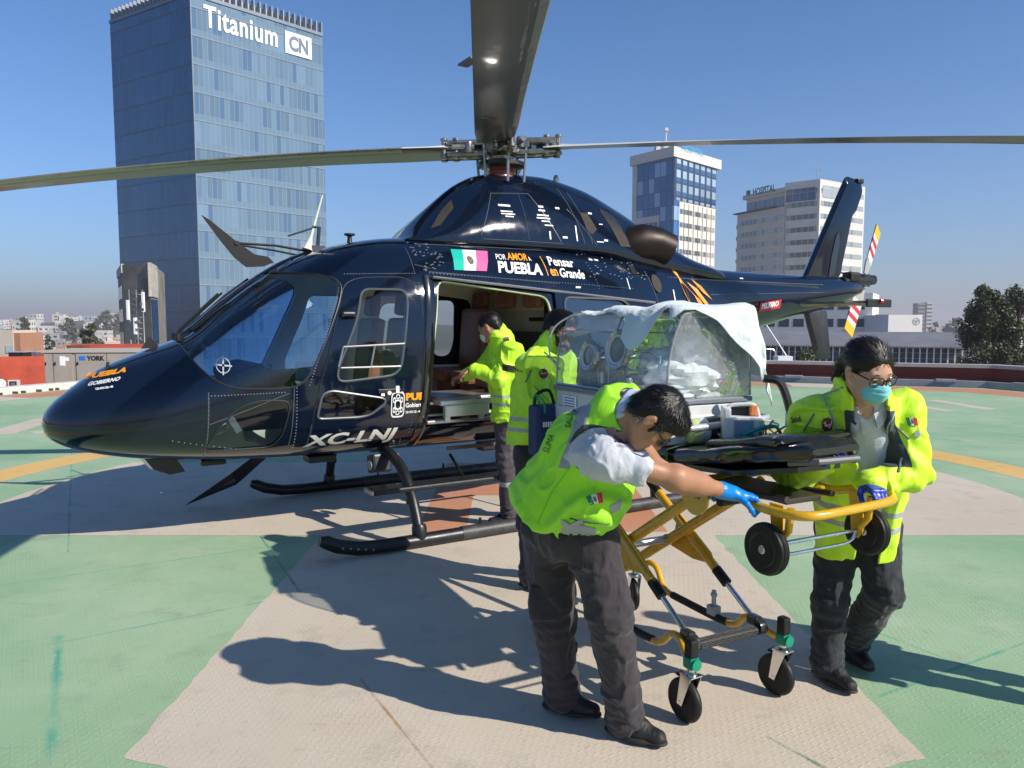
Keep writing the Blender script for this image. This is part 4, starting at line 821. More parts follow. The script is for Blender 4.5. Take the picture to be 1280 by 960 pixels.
for y,bk in ((-.55,True),(.0,False),(.52,False)):
    x=.0
    t=MB(); t.box((x+.24,y,1.24),(.52,.40,.13),bev=.04); t.box((x+.2,y,1.08),(.4,.34,.2)); s_=t.build('seat_cushion',SEAT,HELI)
    if bk: t=MB(); t.box((x+.03,y+.03,1.62),(.14,.52,.66),q,bev=.045); t.build('seat_back',SEAT,s_); t=MB(); t.box((x+.035,y+.12,1.70),(.02,.05,.5),q); t.build('shoulder_strap',BLACK,s_)
    t=MB(); t.box((x-.06,y,2.035),(.10,.29,.19),q,bev=.045); t.build('headrest',SEAT,s_)
mb=MB(); mb.box((2.62,0,1.32),(.26,1.05,.24),Matrix.Rotation(.3,3,'Y'),bev=.05); mb.box((2.45,0,1.12),(.5,.34,.5),bev=.03); pn=mb.build('instrument_panel',mat('panel_black',(.02,.02,.022),.6,var=.2),HELI)
mb=MB(); 
for y in (-.45,-.2,.05,.3,.5): mb.box((2.475,y,1.365),(.01,.17,.14),Matrix.Rotation(.3,3,'Y'))
mb.build('instrument_screens',mat('screen_dark',(.03,.06,.08),.15),pn)
for y in (-.4,.4):
    mb=MB(); mb.tube([(2.25,y,.95),(2.2,y,1.15),(2.28,y,1.32)],.014,6); mb.box((2.28,y,1.36),(.05,.05,.10),bev=.015); mb.build('control_stick',BLACK,HELI)
    mb=MB(); 
    for d in (-.1,.1): mb.box((2.78,y+d,.98),(.05,.10,.13),Matrix.Rotation(.5,3,'Y')); mb.tube([(2.8,y+d,.95),(2.95,y+d,.9)],.012,6)
    mb.build('rudder_pedals',ALU,HELI)
# stretcher rails sticking out of the doorway
mb=MB(); mb.box((.88,.86,1.10),(.55,.16,.045),bev=.01); mb.box((.90,.93,1.03),(.44,.05,.10),bev=.01); mb.box((.74,.90,.965),(.05,.05,.06)); mb.box((1.08,.90,.965),(.05,.05,.06)); mb.tube([(.63,.93,1.10),(.60,.95,1.02)],.02,6); mb.build('loading_platform',mat('platform_silver',(.60,.60,.58),.38,.6,var=.1),HELI)
mb=MB(); mb.box((.55,.50,1.12),(1.15,.62,.035),bev=.01); mb.build('slide_tray',mat('tray_grey',(.33,.32,.29),.35,.7),HELI)
mb=MB(); mb.box((.62,.885,.935),(1.30,.05,.03),bev=.008); mb.build('door_sill',mat('sill_metal',(.36,.34,.30),.3,.8),HELI)
mb=MB(); mb.box((.45,.845,.685),(1.2,.03,.03)); mb.build('lower_rub_strip',mat('brown_strip',(.14,.08,.05),.4),HELI)
# ---- engine cowling
xs=lin(1.22,-3.1,54); cw=meshobj('engine_cowling',*loft(CR,xs,0,56),[NAVY]); cw.parent=HELI
def patch(P,off,S,m,name,parent,side=1,div=8):
    """flat-lying patch that follows the surface"""
    mb=MB(); bm=bmesh.new(); vs=[bm.verts.new((p[0],0,p[1])) for p in P]; bm.faces.new(vs); bmesh.ops.triangulate(bm,faces=bm.faces[:])
    for _ in range(2): bmesh.ops.subdivide_edges(bm,edges=[e for e in bm.edges if e.calc_length()>.05],cuts=2,use_grid_fill=False); bmesh.ops.triangulate(bm,faces=bm.faces[:])
    for v in bm.verts: v.co.y=side*(halfw(v.co.x,v.co.z,S)+off)
    me=bpy.data.meshes.new(name); bm.to_mesh(me); bm.free(); me.materials.append(m); smoothmesh(me,60); o=bpy.data.objects.new(name,me); C.objects.link(o); o.parent=parent; return o
MESHG=mat('intake_mesh',(.045,.038,.030),.7,.3,var=.5,vs=70,bump=.8,bs=160)
for P in ([(.98,2.66),(.80,2.86),(.68,2.97),(.70,2.88),(.88,2.70)],[(-1.00,2.98),(-1.15,2.96),(-1.35,2.60),(-1.18,2.60)],[(-.70,2.93),(-.80,2.93),(-.88,2.76),(-.80,2.70),(-.74,2.75)]):
    for s in (1,-1): patch(P,.005,CR,MESHG,'intake_grille',cw,s)
for s in (1,-1): patch([(-1.00,3.02),(-1.16,3.01),(-1.27,2.78),(-1.12,2.76)],.007,CR,BLACK,'vent_opening',cw,s)
ext=[Vector((x,z)) for x,z in ((.83,2.55),(.81,2.57),(.80,2.60),(.82,2.62),(.86,2.62),(.88,2.58))]
mb=MB()
def sl_(P,S,off,s=1): return [Vector((p[0],s*(halfw(p[0],p[1],S)+off),p[1])) for p in P]
def seam(mb,a,b,S,n=16,r=.0035,off=.001): 
    mb.tube(sl_([Vector(a).lerp(Vector(b),i/n) for i in range(n+1)],S,off),r,4)
for a,b in (((.50,2.62),(.30,3.05)),((.48,2.585),(-.42,2.585)),((.30,3.05),(-.12,3.08)),((-.12,3.08),(-.40,2.6)),((.0,3.07),(-.02,2.6)),((-.52,3.2),(-.70,2.6)),((-.62,3.2),(-.80,2.6))): seam(mb,a,b,CR)
mb.build('cowling_seams',mat('seam_grey',(.10,.11,.13),.4),cw)
mb=MB()
for a,b in (((2.38,1.28),(2.40,.80)),((3.0,1.02),(2.42,1.24)),((3.0,1.27),(3.02,.72)),((1.16,2.24),(-.2,2.17)),((1.14,2.27),(1.28,2.30)),((1.30,2.46),(1.30,2.22)),((1.18,2.50),(-1.2,2.52)),((1.45,.80),(1.42,.70)),((-1.5,2.35),(-1.75,1.3)),((-2.35,2.4),(-2.5,1.5)),((-2.0,2.30),(-4.8,2.28)),((-2.6,2.12),(-4.9,2.2)),((2.24,.98),(2.26,.72))): seam(mb,a,b,SR,20)
mb.build('panel_seams',MATS['seam_grey'],HELI)
# rivets
RV=mat('rivet_steel',(.42,.44,.48),.3,.7); mb=MB(); rv=random.Random(4)
def rivline(a,b,n,S,jit=.0):
    for i in range(n):
        t=i/(n-1); x=a[0]+(b[0]-a[0])*t+rv.uniform(-jit,jit); z=a[1]+(b[1]-a[1])*t+rv.uniform(-jit,jit); y=halfw(x,z,S)
        if y>.02: 
            q=Vector((x,y+.0005,z)); dy=Vector((halfw(x+.01,z,S)-y,-.01,0)); r=.0058; mb.add([q+Vector((-r,0,0)),q+Vector((0,.001,-r)),q+Vector((r,0,0)),q+Vector((0,.001,r)),q+Vector((0,.003,0))],[(0,1,4),(1,2,4),(2,3,4),(3,0,4)])
rivline((1.90,2.20),(1.30,2.22),26,SR); rivline((2.36,1.28),(2.36,.78),20,SR); rivline((2.98,1.24),(2.45,1.25),24,SR); rivline((3.0,1.22),(3.02,.75),16,SR); rivline((1.28,2.14),(1.39,.85),44,SR); rivline((1.16,2.225),(-1.2,2.15),70,SR); rivline((1.25,2.42),(1.0,2.41),8,SR); rivline((2.26,1.30),(1.97,2.08),36,SR); rivline((-.55,2.95),(-.85,2.6),22,CR); rivline((-.62,2.5),(-1.3,2.53),18,SR,.01); rivline((-.66,2.4),(-.75,1.9),18,SR); rivline((-1.9,2.3),(-4.8,2.26),60,SR); rivline((3.25,.9),(2.55,.75),18,SR)
for _ in range(90): 
    x=rv.choice((rv.uniform(-1.5,-.6),rv.uniform(.98,1.25))); z=rv.uniform(2.24,2.52); rivline((x,z),(x+.01,z),2,SR)
tag(mb.build('rivets',RV,HELI),kind='stuff')
# stencil placards on the cowling
DW=mat('decal_white',(.72,.72,.72),.5); mb=MB()
def decalbox(mb,x,z,w_,h,S): mb.add(sl_([Vector((x+w_/2,z-h/2)),Vector((x-w_/2,z-h/2)),Vector((x-w_/2,z+h/2)),Vector((x+w_/2,z+h/2))],S,.006),[(0,1,2,3)])
for (x,z,w_,h) in ((.20,2.93,.13,.02),(.19,2.87,.13,.012),(.18,2.845,.15,.012),(.17,2.82,.09,.012),(-.22,2.95,.06,.02),(-.22,2.91,.08,.018),(-.22,2.86,.14,.014),(-.22,2.83,.16,.014),(-.24,2.80,.10,.012),(-.27,2.76,.10,.012),(-.27,2.66,.018,.08),(-.42,2.95,.05,.02),(-.45,2.65,.06,.02),(-.6,2.7,.015,.16),(-.84,2.93,.05,.02),(-.95,2.82,.05,.01),(-.98,2.65,.05,.02),(-.90,2.63,.09,.01)): decalbox(mb,x,z,w_,h,CR)
mb.build('placards',DW,cw)
mb=MB()
for (x,z,w_,h) in ((-.75,2.44,.05,.02),(-.83,2.44,.05,.02),(-1.15,2.2,.012,.12),(-1.9,2.1,.02,.12),(-3.3,2.34,.06,.015),(1.0,2.54,.12,.008)): decalbox(mb,x,z,w_,h,SR)
mb.build('placards',DW,HELI)
# ---- flag and lettering on the side
def flagpatch(mb,x0,x1,x0b,x1b,zt,zb,mi): mb.add(sl_([Vector((x0,zt)),Vector((x1,zt)),Vector((x1*.5+x1b*.5,zt*.5+zb*.5)),Vector((x1b,zb)),Vector((x0b,zb)),Vector((x0*.5+x0b*.5,zt*.5+zb*.5))],SR,.006),[(0,1,2,5),(5,2,3,4)],mi)
mb=MB(); ft=[.862,.745,.608,.481]; fb=[.911,.815,.695,.582]
for i in range(3): flagpatch(mb,ft[i],ft[i+1],fb[i],fb[i+1],2.465,2.265,i)
fl=mb.build('mexican_flag_decal',[mat('flag_teal',(.01,.42,.33),.35),mat('flag_white',(.75,.75,.75),.35),mat('flag_pink',(.62,.12,.30),.35)],HELI)
mb=MB(); 
for k in range(14):
    a=k/14*2*PI; c=Vector((.715,2.365)); p=[c,c+Vector((math.cos(a)*.028,math.sin(a)*.038)),c+Vector((math.cos(a+.35)*.034,math.sin(a+.35)*.042))]; mb.add(sl_(p,SR,.010),[(0,1,2)])
mb.build('eagle_emblem',mat('emblem_brown',(.12,.10,.06),.5),fl)
def lettering(name,txt,x0,x1,zb,zt,m,parent=HELI,slope=0,S=SR,bold=.03,shear=0,off=.008,side=1,sx=0,**k):
    """text between x0 (left end) and x1 on the hull, baseline zb; slope = z change along the text; sx = x shift from bottom to top"""
    vs,fs=text_mesh(txt,bold=bold,cuts=2,**k); mb=MB(); out=[]
    for v in vs:
        x=x0+(x1-x0)*v.x+sx*v.y; z=zb+(zt-zb)*v.y+slope*v.x; out.append(Vector((x,side*(halfw(x,z,S)+off),z)))
    mb.add(out,fs); return mb.build(name,m,parent,recalc=False)
lettering('slogan_lettering','POR',.435,.325,2.385,2.44,DW,bold=.012,sx=-.02)
lettering('slogan_lettering','AMOR',.31,.08,2.385,2.46,ORANGE,bold=.028,sx=-.03)
lettering('slogan_lettering','A',.065,.035,2.385,2.43,DW,bold=.012)
lettering('slogan_lettering','PUEBLA',.46,-.03,2.255,2.37,DW,bold=.035,sx=-.03,slope=-.01)
mb=MB(); dv=[(z,-.086) for z in lin(2.245,2.44,9)]
for (za,xa),(zb_,xb) in zip(dv,dv[1:]): mb.add(sl_([Vector((xa,za)),Vector((xa-.009,za)),Vector((xa-.009,zb_)),Vector((xa,zb_))],SR,.008),[(0,1,2,3)])
if 1: pass; mb.build('divider_stripe',ORANGE,HELI)
lettering('slogan_lettering','Pensar',-.15,-.46,2.35,2.445,DW,bold=.025,sx=-.02,slope=-.01); lettering('slogan_lettering','Grande',-.23,-.54,2.235,2.33,DW,bold=.025,sx=-.02,slope=-.01); lettering('slogan_lettering','en',-.13,-.215,2.245,2.315,ORANGE,bold=.02,shear=.3)
lettering('registration_lettering','XC-LNJ',2.30,1.545,.745,.885,mat('reg_white',(.72,.70,.66),.45),bold=.035,slope=.02,sx=-.045,off=.011)
lettering('state_lettering','PUE',1.455,1.285,1.135,1.20,ORANGE,bold=.06,off=.012); lettering('state_lettering','Gobierno',1.455,1.275,1.075,1.115,DW,bold=.03,off=.012); lettering('state_lettering','2024',1.455,1.31,1.025,1.045,DW,bold=.02,off=.012)
lettering('nose_lettering','PUEBLA',3.80,3.53,1.36,1.40,ORANGE,bold=.06,slope=.06,sx=-.03); lettering('nose_lettering','GOBIERNO',3.79,3.58,1.315,1.345,DW,bold=.04,slope=.045,sx=-.02); lettering('nose_lettering','2024',3.74,3.62,1.29,1.305,DW,bold=.04,slope=.02)
# state crest
mb=MB(); cx,cz=1.525,1.105; 
def el(a,rx,rz,dx=0,dz=0): return Vector((cx+dx-math.cos(a)*rx,cz+dz+math.sin(a)*rz))
def ringl(rx,rz,w_,dx=0,dz=0,n=20,pw=2.6):
    for i in range(n):
        a,b=2*PI*i/n,2*PI*(i+1)/n
        f=lambda t,s:Vector((cx+dx-math.copysign(abs(math.cos(t))**(2/pw),math.cos(t))*rx*s,cz+dz+math.copysign(abs(math.sin(t))**(2/pw),math.sin(t))*rz*s))
        mb.add(sl_([f(a,1),f(b,1),f(b,1-w_),f(a,1-w_)],SR,.014),[(0,1,2,3)])
ringl(.060,.112,.13,pw=5); ringl(.030,.045,.3); ringl(.018,.02,.4,0,.07); ringl(.018,.02,.4,0,-.07); ringl(.012,.025,.5,.032,.04); ringl(.012,.025,.5,-.032,.04); ringl(.012,.025,.5,.032,-.045); ringl(.012,.025,.5,-.032,-.045)
mb.build('state_crest',DW,HELI)
# orange eagle graphic at the root of the tail boom
mb=MB()
for P in ([(-2.02,2.40),(-2.08,2.38),(-2.30,2.18),(-2.42,2.02),(-2.5,1.86),(-2.44,1.9),(-2.28,2.1),(-2.12,2.24)],[(-2.02,2.40),(-2.07,2.30),(-2.10,2.12),(-2.20,1.98),(-2.16,2.14),(-2.11,2.28)],[(-2.2,2.26),(-2.36,2.18),(-2.55,2.0),(-2.62,1.86),(-2.5,1.98),(-2.36,2.1)],[(-2.3,2.30),(-2.45,2.22),(-2.62,2.06),(-2.46,2.14)],[(-2.55,1.78),(-2.62,1.70),(-2.68,1.56),(-2.63,1.58)]):
    mb.add(sl_([Vector(p) for p in P],SR,.012),[tuple(range(len(P)))])
mb.build('bird_graphic',mat('bird_orange',(.75,.33,.05),.5),HELI)
mb=MB(); 
for k in range(20):
    a,b=k/20*2*PI,(k+1)/20*2*PI; mb.add(sl_([Vector((-1.62,2.22)),Vector((-1.62+.075*math.cos(a),2.22+.10*math.sin(a))),Vector((-1.62+.075*math.cos(b),2.22+.10*math.sin(b)))],SR,.012),[(0,1,2)])
mb.build('round_vent',MESHG,HELI)
mb=MB(); decalbox(mb,-1.32,2.36,.08,.10,SR); mb.build('fuel_vent',BLACK,HELI)
mb=MB(); 
for k in range(16):
    a,b=k/16*2*PI,(k+1)/16*2*PI; mb.add(sl_([Vector((.83,2.545)),Vector((.83+.06*math.cos(a),2.545+.022*math.sin(a))),Vector((.83+.06*math.cos(b),2.545+.022*math.sin(b)))],SR,.008),[(0,1,2)])
mb.build('roof_vent',MESHG,HELI)
# red warning placard on the boom, with lettering
mb=MB(); y=.315; q=[(-3.62,y,2.0),(-4.02,y-.03,2.04),(-4.02,y-.03,2.13),(-3.62,y,2.09)]
mb.add(sl_([Vector((-3.55,1.93)),Vector((-3.98,1.98)),Vector((-3.99,2.09)),Vector((-3.56,2.04))],SR,.012),[(0,1,2,3)]); pw=mb.build('warning_placard',mat('warning_red',(.55,.02,.03),.4),HELI)
lettering('warning_lettering','PELIGRO',-3.59,-3.93,1.96,2.03,DW,parent=pw,slope=.045,off=.016,bold=.05)
mb=MB(); 
for x,z in ((-3.0,1.80),(-3.45,1.89)): mb.lathe([(.0,.03),(.03,.025),(.035,0)],(x,halfw(x,z)+.005,z),(0,1,0),12)
mb.build('tie_down_fittings',mat('fitting_cream',(.5,.48,.4),.4),HELI)
mb=MB(); mb.tube([Vector((x,halfw(x,2.30)+.01,2.30)) for x in lin(-2.45,-4.9,10)],.012,6,flat=.5); mb.build('boom_strake',mat('strake_metal',(.35,.33,.33),.3,.7),HELI)
# ---- exhaust
mb=MB(); xs2=[(-1.30,.24,2.60,.17),(-1.42,.30,2.64,.20),(-1.58,.36,2.67,.205),(-1.74,.40,2.66,.19),(-1.90,.45,2.60,.175)]
for sgn in (1,-1): 
    mb=MB(); pts=[Vector((a,sgn*b,c)) for a,b,c,d in xs2]; mb.tube(pts,[d for a,b,c,d in xs2],20,cap=False); mb.tube(pts[::-1],[d-.015 for a,b,c,d in xs2][::-1],20,cap=False); e=mb.build('exhaust_stack',mat('burnt_metal',(.020,.014,.011),.45,.6,var=.35,vs=6),HELI)
    mb=MB(); mb.lathe([(0,0),(.17,0)],(-1.55,sgn*.34,2.65),(-1,sgn*.3,0),20); mb.build('exhaust_inside',BLACK,e)
# ---- tail fins, stabiliser
def finmesh(P,t,y0=0,mi=0,taper=.6):
    """swept fin: outline in xz, thickness t, bevelled rim"""
    P=roundpoly([Vector(p) for p in P],.05,3); c=sum(P,Vector((0,0)))/len(P); mb=MB(); n=len(P); inn=[p+(c-p)*.0+(c-p).normalized()*min(.09,(c-p).length*.3) for p in P]
    vs=[Vector((p.x,y0,p.y)) for p in P]+[Vector((p.x,y0+t/2,p.y)) for p in inn]+[Vector((p.x,y0-t/2,p.y)) for p in inn]
    fs=[(i,(i+1)%n,n+(i+1)%n,n+i) for i in range(n)]+[((i+1)%n,i,2*n+i,2*n+(i+1)%n) for i in range(n)]+[tuple(range(n,2*n)),tuple(range(2*n,3*n))[::-1]]
    mb.add(vs,fs,mi,True); return mb
f=finmesh([(-4.70,2.36),(-5.54,3.80),(-5.60,3.84),(-5.93,3.80),(-5.95,3.70),(-5.84,3.42),(-5.73,3.32),(-5.62,2.9),(-5.50,2.55),(-5.46,2.36)],.10).build('upper_fin',NAVY,HELI)
mb=MB(); mb.box((-5.86,0,3.79),(.13,.11,.07),bev=.02); mb.build('fin_tip_light',BLACK,f)
mb=MB(); mb.prism([Vector((-5.20,.056,2.42)),Vector((-5.33,.056,2.46)),Vector((-5.42,.056,2.9)),Vector((-5.40,.056,3.05)),Vector((-5.34,.056,3.0)),Vector((-5.25,.056,2.7))],(0,.004,0)); mb.build('fin_patch',NB,f)
finmesh([(-4.76,2.02),(-5.02,1.36),(-5.10,1.28),(-5.36,1.28),(-5.38,1.36),(-5.22,2.05)],.09).build('lower_fin',mat('fin_black',(.012,.014,.017),.45,var=.4,vs=12,bump=.2,bs=30),HELI)
mb=MB()
for sgn in (1,-1):
    prof=[(.23,0),(.17,.03),(0,.04),(-.2,.012),(-.23,0),(-.2,-.012),(0,-.03),(.17,-.025)]; vs=[Vector((-4.62+a,sgn*y,2.03+b)) for y in (.1,1.18) for a,b in prof]; n=8
    mb.add(vs,[(i,(i+1)%n,n+(i+1)%n,n+i) for i in range(n)]+[tuple(range(n)),tuple(range(n,2*n))[::-1]],0,False)
stb=mb.build('stabiliser',mat('olive_black',(.022,.028,.018),.3,coat=.5),HELI)
mb=MB(); mb.box((-4.62,1.20,2.03),(.48,.035,.10),bev=.015); mb.box((-4.62,-1.20,2.03),(.48,.035,.10),bev=.015); mb.build('tip_plate',BLACK,stb)
mb=MB(); mb.lathe([(.03,0),(.025,.04),(0,.05)],(-4.62,1.21,2.05),(0,1,.2),12); mb.build('port_nav_light',mat('nav_red',(.5,.01,.01),.2),stb)
# tail rotor
TRC=Vector((-6.36,-.20,2.42))
mb=MB(); mb.tube([(-5.55,0,2.33),(-6.0,-.02,2.40),(-6.36,-.08,2.42)],[.11,.09,.06],12); mb.lathe([(.07,0),(.075,.08),(.05,.14)],(-6.36,-.02,2.42),(0,-1,0),14); mb.box((-5.75,0.03,2.44),(.22,.16,.14),bev=.03); mb.tube([(-5.6,.1,2.5),(-6.05,.06,2.47)],.014,6); mb.tube([(-5.6,-.08,2.52),(-6.1,-.12,2.44)],.012,6); mb.build('tail_gearbox',mat('gearbox_metal',(.05,.05,.052),.4,.8,var=.4,vs=15),HELI)
mb=MB(); mb.lathe([(.0,-.05),(.055,-.05),(.06,.05),(.0,.05)],TRC,(0,1,0),14)
for k in range(2):
    for dd in (-.05,.05): mb.tube([TRC+Vector((dd,-.03,-.1)),TRC+Vector((dd,-.03,.1))],.018,8)
for a in (0,60,120,180,240,300): mb.lathe([(.02,0),(.02,.03),(0,.035)],TRC+Vector((math.cos(R(a))*.09,.05,math.sin(R(a))*.09)),(0,1,0),8)
trh=mb.build('tail_rotor_hub',mat('hub_grey',(.25,.25,.25),.35,.8,var=.3,vs=20),HELI)
TB=[mat('tail_blade_white',(.62,.60,.56),.4),mat('tail_blade_red',(.50,.02,.04),.4),mat('tail_blade_yellow',(.75,.42,.02),.4),mat('tail_blade_grey',(.35,.35,.34),.4)]
for sg_ in (1,-1):
    dirv=Vector((-.38,-.0,.925))*sg_; dirv.normalize(); wv=Vector((dirv.z,0,-dirv.x)); nv=Vector((0,1,0)); mb=MB()
    rs=[.10,.24,.31,.42,.49,.56,.63,.70,.84]; cols=[3,3,0,1,0,1,0,2]
    for i in range(8):
        a,b=rs[i],rs[i+1]; c=lambda r:.055 if r<.2 else .092; sk=.035
        q=[]
        for r_,s_ in ((a,-1),(b,-1),(b,1),(a,1)):
            rr2=r_+(sk*s_ if 2<=i<8 and 0.3<r_<.95 else 0); tw=.25-.1*r_; q.append(TRC+dirv*rr2+wv*c(r_)*s_*(.75 if r_>.95 else 1)+nv*(s_*c(r_)*tw))
        mb.add([p+nv*.010 for p in q]+[p-nv*.010 for p in q],[(0,1,2,3),(7,6,5,4),(0,4,5,1),(1,5,6,2),(2,6,7,3),(3,7,4,0)],cols[i])
    mb.build('tail_rotor_blade',TB,HELI)
# ---- skids
def crv(P,n=5):
    P=[Vector(p) for p in P]; Q=[P[0]*2-P[1]]+P+[P[-1]*2-P[-2]]; out=[]
    for i in range(1,len(Q)-2):
        for k in range(n):
            t=k/n; a,b,c,d=Q[i-1],Q[i],Q[i+1],Q[i+2]; out.append(.5*((2*b)+(c-a)*t+(2*a-5*b+4*c-d)*t*t+(3*b-a-3*c+d)*t**3))
    return out+[P[-1]]
SK=mat('skid_black',(.007,.008,.010),.4,var=.35,vs=10,bump=.1); SK2=mat('skid_worn',(.045,.045,.047),.5,.3,var=.5,vs=8,bump=.2)
yN,yF=1.36,-1.0
for y,sg_ in ((yN,1),(yF,-1)):
    mb=MB(); P=[(2.36,y,.175),(2.31,y,.16),(2.22,y,.115),(2.05,y,.072),(1.85,y,.06),(1.40,y,.06),(1.0,y,.06),(0,y,.06),(-1.2,y,.06),(-1.9,y,.06)]; mb.tube(P,[.035,.052]+[.055]*8,14); sk=mb.build('skid_tube',SK,HELI)
    mb=MB(); mb.tube([(1.18,y,.062),(-1.5,y,.062)],.0585,14); mb.build('worn_sleeve',SK2,sk)
    mb=MB(); 
    for k in range(5): mb.box((2.2-k*.06,y+sg_*.055,.11-k*.012),(.012,.006,.012))
    mb.build('skid_bolts',ALU,sk)
    mb=MB()
    for x in (1.0,.2,-.6): mb.tube([(x,y,.11),(x,y,.17)],.012,6)
    mb.build('step_pegs',SK,sk)
for x in (1.55,-.95):
    for y,sg_ in ((yN,1),(yF,-1)):
        mb=MB(); ys=abs(y); mb.tube(crv([(x,sg_*.30,.66 if x>0 else .72),(x,sg_*.60,.69),(x,sg_*(ys*.72),.60),(x,sg_*ys*.87,.42),(x,y*.95,.25),(x,y,.09)],5),.045,12); c=mb.build('cross_tube',SK,HELI)
        mb=MB(); mb.lathe([(.055,0),(.06,.02),(.06,.10),(.05,.12)],(x,y,.07),(0,-.1*sg_,1),14); mb.build('clamp',SK,c); mb=MB(); mb.lathe([(.052,0),(.052,.04)],(x,y*.90,.33),(0,-.2*sg_,1),14); mb.build('clamp',SK,c)
mb=MB(); mb.box((1.05,1.13,.45),(1.65,.20,.045),bev=.015); mb.tube([(1.0,1.12,.43),(1.0,.8,.62)],.014,6); mb.tube([(.0,1.12,.43),(.0,.8,.62)],.014,6); mb.build('boarding_step',SK,HELI)
mb=MB(); mb.box((1.885,1.13,.45),(.02,.17,.03)); mb.build('step_end',ALU,HELI)
mb=MB(); q=[(2.98,yF-.03,.02),(2.55,yF+.02,.30),(2.20,yF+.32,.64),(2.08,yF+.38,.66),(2.42,yF+.05,.26),(2.5,yF,.18)]; mb.prism([Vector(p) for p in q],(0,.02,0)); mb.build('lower_wire_cutter',SK,HELI)
# belly bits
mb=MB(); mb.box((1.60,.62,.57),(.17,.17,.16),Matrix.Rotation(.2,3,'X'),bev=.02); sp=mb.build('search_light',BLACK,HELI); mb=MB(); mb.lathe([(.045,0),(.04,.01),(0,.012)],(1.69,.64,.565),(1,.1,0),16); mb.lathe([(.065,-.02),(.065,0)],(1.45,.62,.58),(1,0,0),14); mb.build('lamp_lens',mat('lens_grey',(.3,.3,.3),.1),sp)
mb=MB(); mb.prism([Vector((3.42,.06,.72)),Vector((3.18,.06,.70)),Vector((3.10,.06,.56)),Vector((3.22,.06,.545)),Vector((3.34,.06,.60))],(0,.03,0)); a=mb.build('belly_antenna',BLACK,HELI); mb=MB(); mb.prism([Vector((3.44,.05,.70)),Vector((3.36,.05,.60)),Vector((3.28,.05,.585)),Vector((3.36,.05,.70))],(0,.006,0)); mb.build('antenna_edge',ALU,a)
for c_,d_ in (((2.90,.2,.64),(.2,.1,.05)),((2.05,.35,.62),(.24,.2,.06)),((.4,.6,.63),(.4,.15,.08))): mb=MB(); mb.box(c_,d_,bev=.02); mb.build('belly_fairing',BLACK,HELI)
# ---- roof gear: wire cutter, struts, whip antenna, probe
mb=MB(); q=[(2.32,2.22),(2.40,2.28),(2.62,2.42),(2.90,2.60),(2.86,2.52),(2.66,2.30),(2.52,2.17),(2.46,2.15),(2.36,2.18)]; 
q=[tohl(PD(px,py,6.35)) for px,py in ((252,269),(262,275),(293,300),(318,318),(335,321),(340,327),(330,332),(308,333),(293,322),(275,300))]
c=sum((Vector(p) for p in q),Vector((0,0,0)))/len(q); mb.prism([Vector((p.x,.0,p.z)) for p in [v+Vector((0,0,0)) for v in q]],(0,.02,0))
for i in range(len(mb.v)):
    v=mb.v[i]; mb.v[i]=(v[0]-.0,v[1]-.01,v[2])
wc=mb.build('wire_cutter',mat('cutter_grey',(.012,.012,.013),.8,var=.3,vs=12,bump=.3),HELI)
def HP(px,py,y=0):
    """helicopter-local point under pixel on the plane local y"""
    d=ray(px,py); L2=Vector((math.sin(R(31)),-math.cos(R(31)),0)); t=(y+HUBX*L2.x+HUBY*L2.y)/(d.x*L2.x+d.y*L2.y); p=Vector((d.x*t,d.y*t,d.z*t+HC)); return tohl(p)
wcv=[HP(px,py) for px,py in ((252,269),(262,275),(293,300),(318,318),(335,321),(342,328),(330,333),(308,334),(293,322),(275,300))]
bpy.data.objects.remove(wc); mb=MB(); mb.prism([p-Vector((0,.01,0)) for p in wcv],(0,.02,0)); wc=mb.build('wire_cutter',MATS['cutter_grey'],HELI)
mb=MB(); mb.tube([HP(296,304),HP(345,307),HP(385,314)],.012,6); mb.tube([HP(296,305)+Vector((0,-.04,0)),HP(345,312)+Vector((0,-.08,0)),HP(378,318)+Vector((0,-.12,0))],.010,6); mb.lathe([(.02,-.02),(.02,.02)],HP(296,304),(0,1,0),10); mb.build('cutter_strut',BLACK,HELI)
mb=MB(); a,b,c=HP(384,312),HP(389,295),HP(403,244); mb.tube([a,a.lerp(b,.5),b,c],[.055,.03,.014,.007],8); mb.build('whip_antenna',mat('antenna_cream',(.6,.58,.52),.4),HELI)
mb=MB(); mb.tube([HP(397,311),HP(399,284),HP(391,284)],.018,8); mb.tube([HP(391,285),HP(360,295)],.010,6); mb.box(HP(397,311),(.12,.08,.05)); mb.build('pitot_probe',mat('probe_dark',(.03,.04,.06),.4),HELI)
mb=MB(); p=HP(437,301); mb.lathe([(.035,-.05),(.022,.0),(.02,.04),(.05,.05),(.05,.065),(0,.07)],p,(0,0,1),14); mb.build('roof_antenna',BLACK,HELI)
mb=MB(); mb.lathe([(.03,0),(.035,.02),(.02,.06),(0,.065)],HP(695,224,.0)+Vector((0,0,-.02)),(0,0,1),10); mb.build('beacon',ALU,HELI)
mb=MB()  # centre post between the windshields and wipers
cp=[Vector((x,0,sec(x)[1]+.004)) for x in lin(3.08,1.9,14)]; mb.tube(cp,.035,8,flat=.5); mb.build('centre_post',NB,HELI)
for sgn in (1,-1):
    mb=MB(); mb.tube([HP(198,437)+Vector((-.08,sgn*.06,0)),HP(225,415)+Vector((0,sgn*.08,.02)),HP(275,371)+Vector((0,sgn*.09,.03))],.010,6); mb.tube([Vector((3.02,sgn*.13,1.74)),Vector((2.70,sgn*.15,2.03)),Vector((2.50,sgn*.16,2.18))],.013,6); mb.lathe([(.03,-.02),(.03,.05)],Vector((3.12,sgn*.10,1.66)),(0,0,1),10); mb.build('wiper',BLACK,HELI)
mb=MB(); mb.prism([HP(200,434),HP(186,420),HP(176,436)],(0,.01,0)); mb.build('nose_vane',BLACK,HELI)
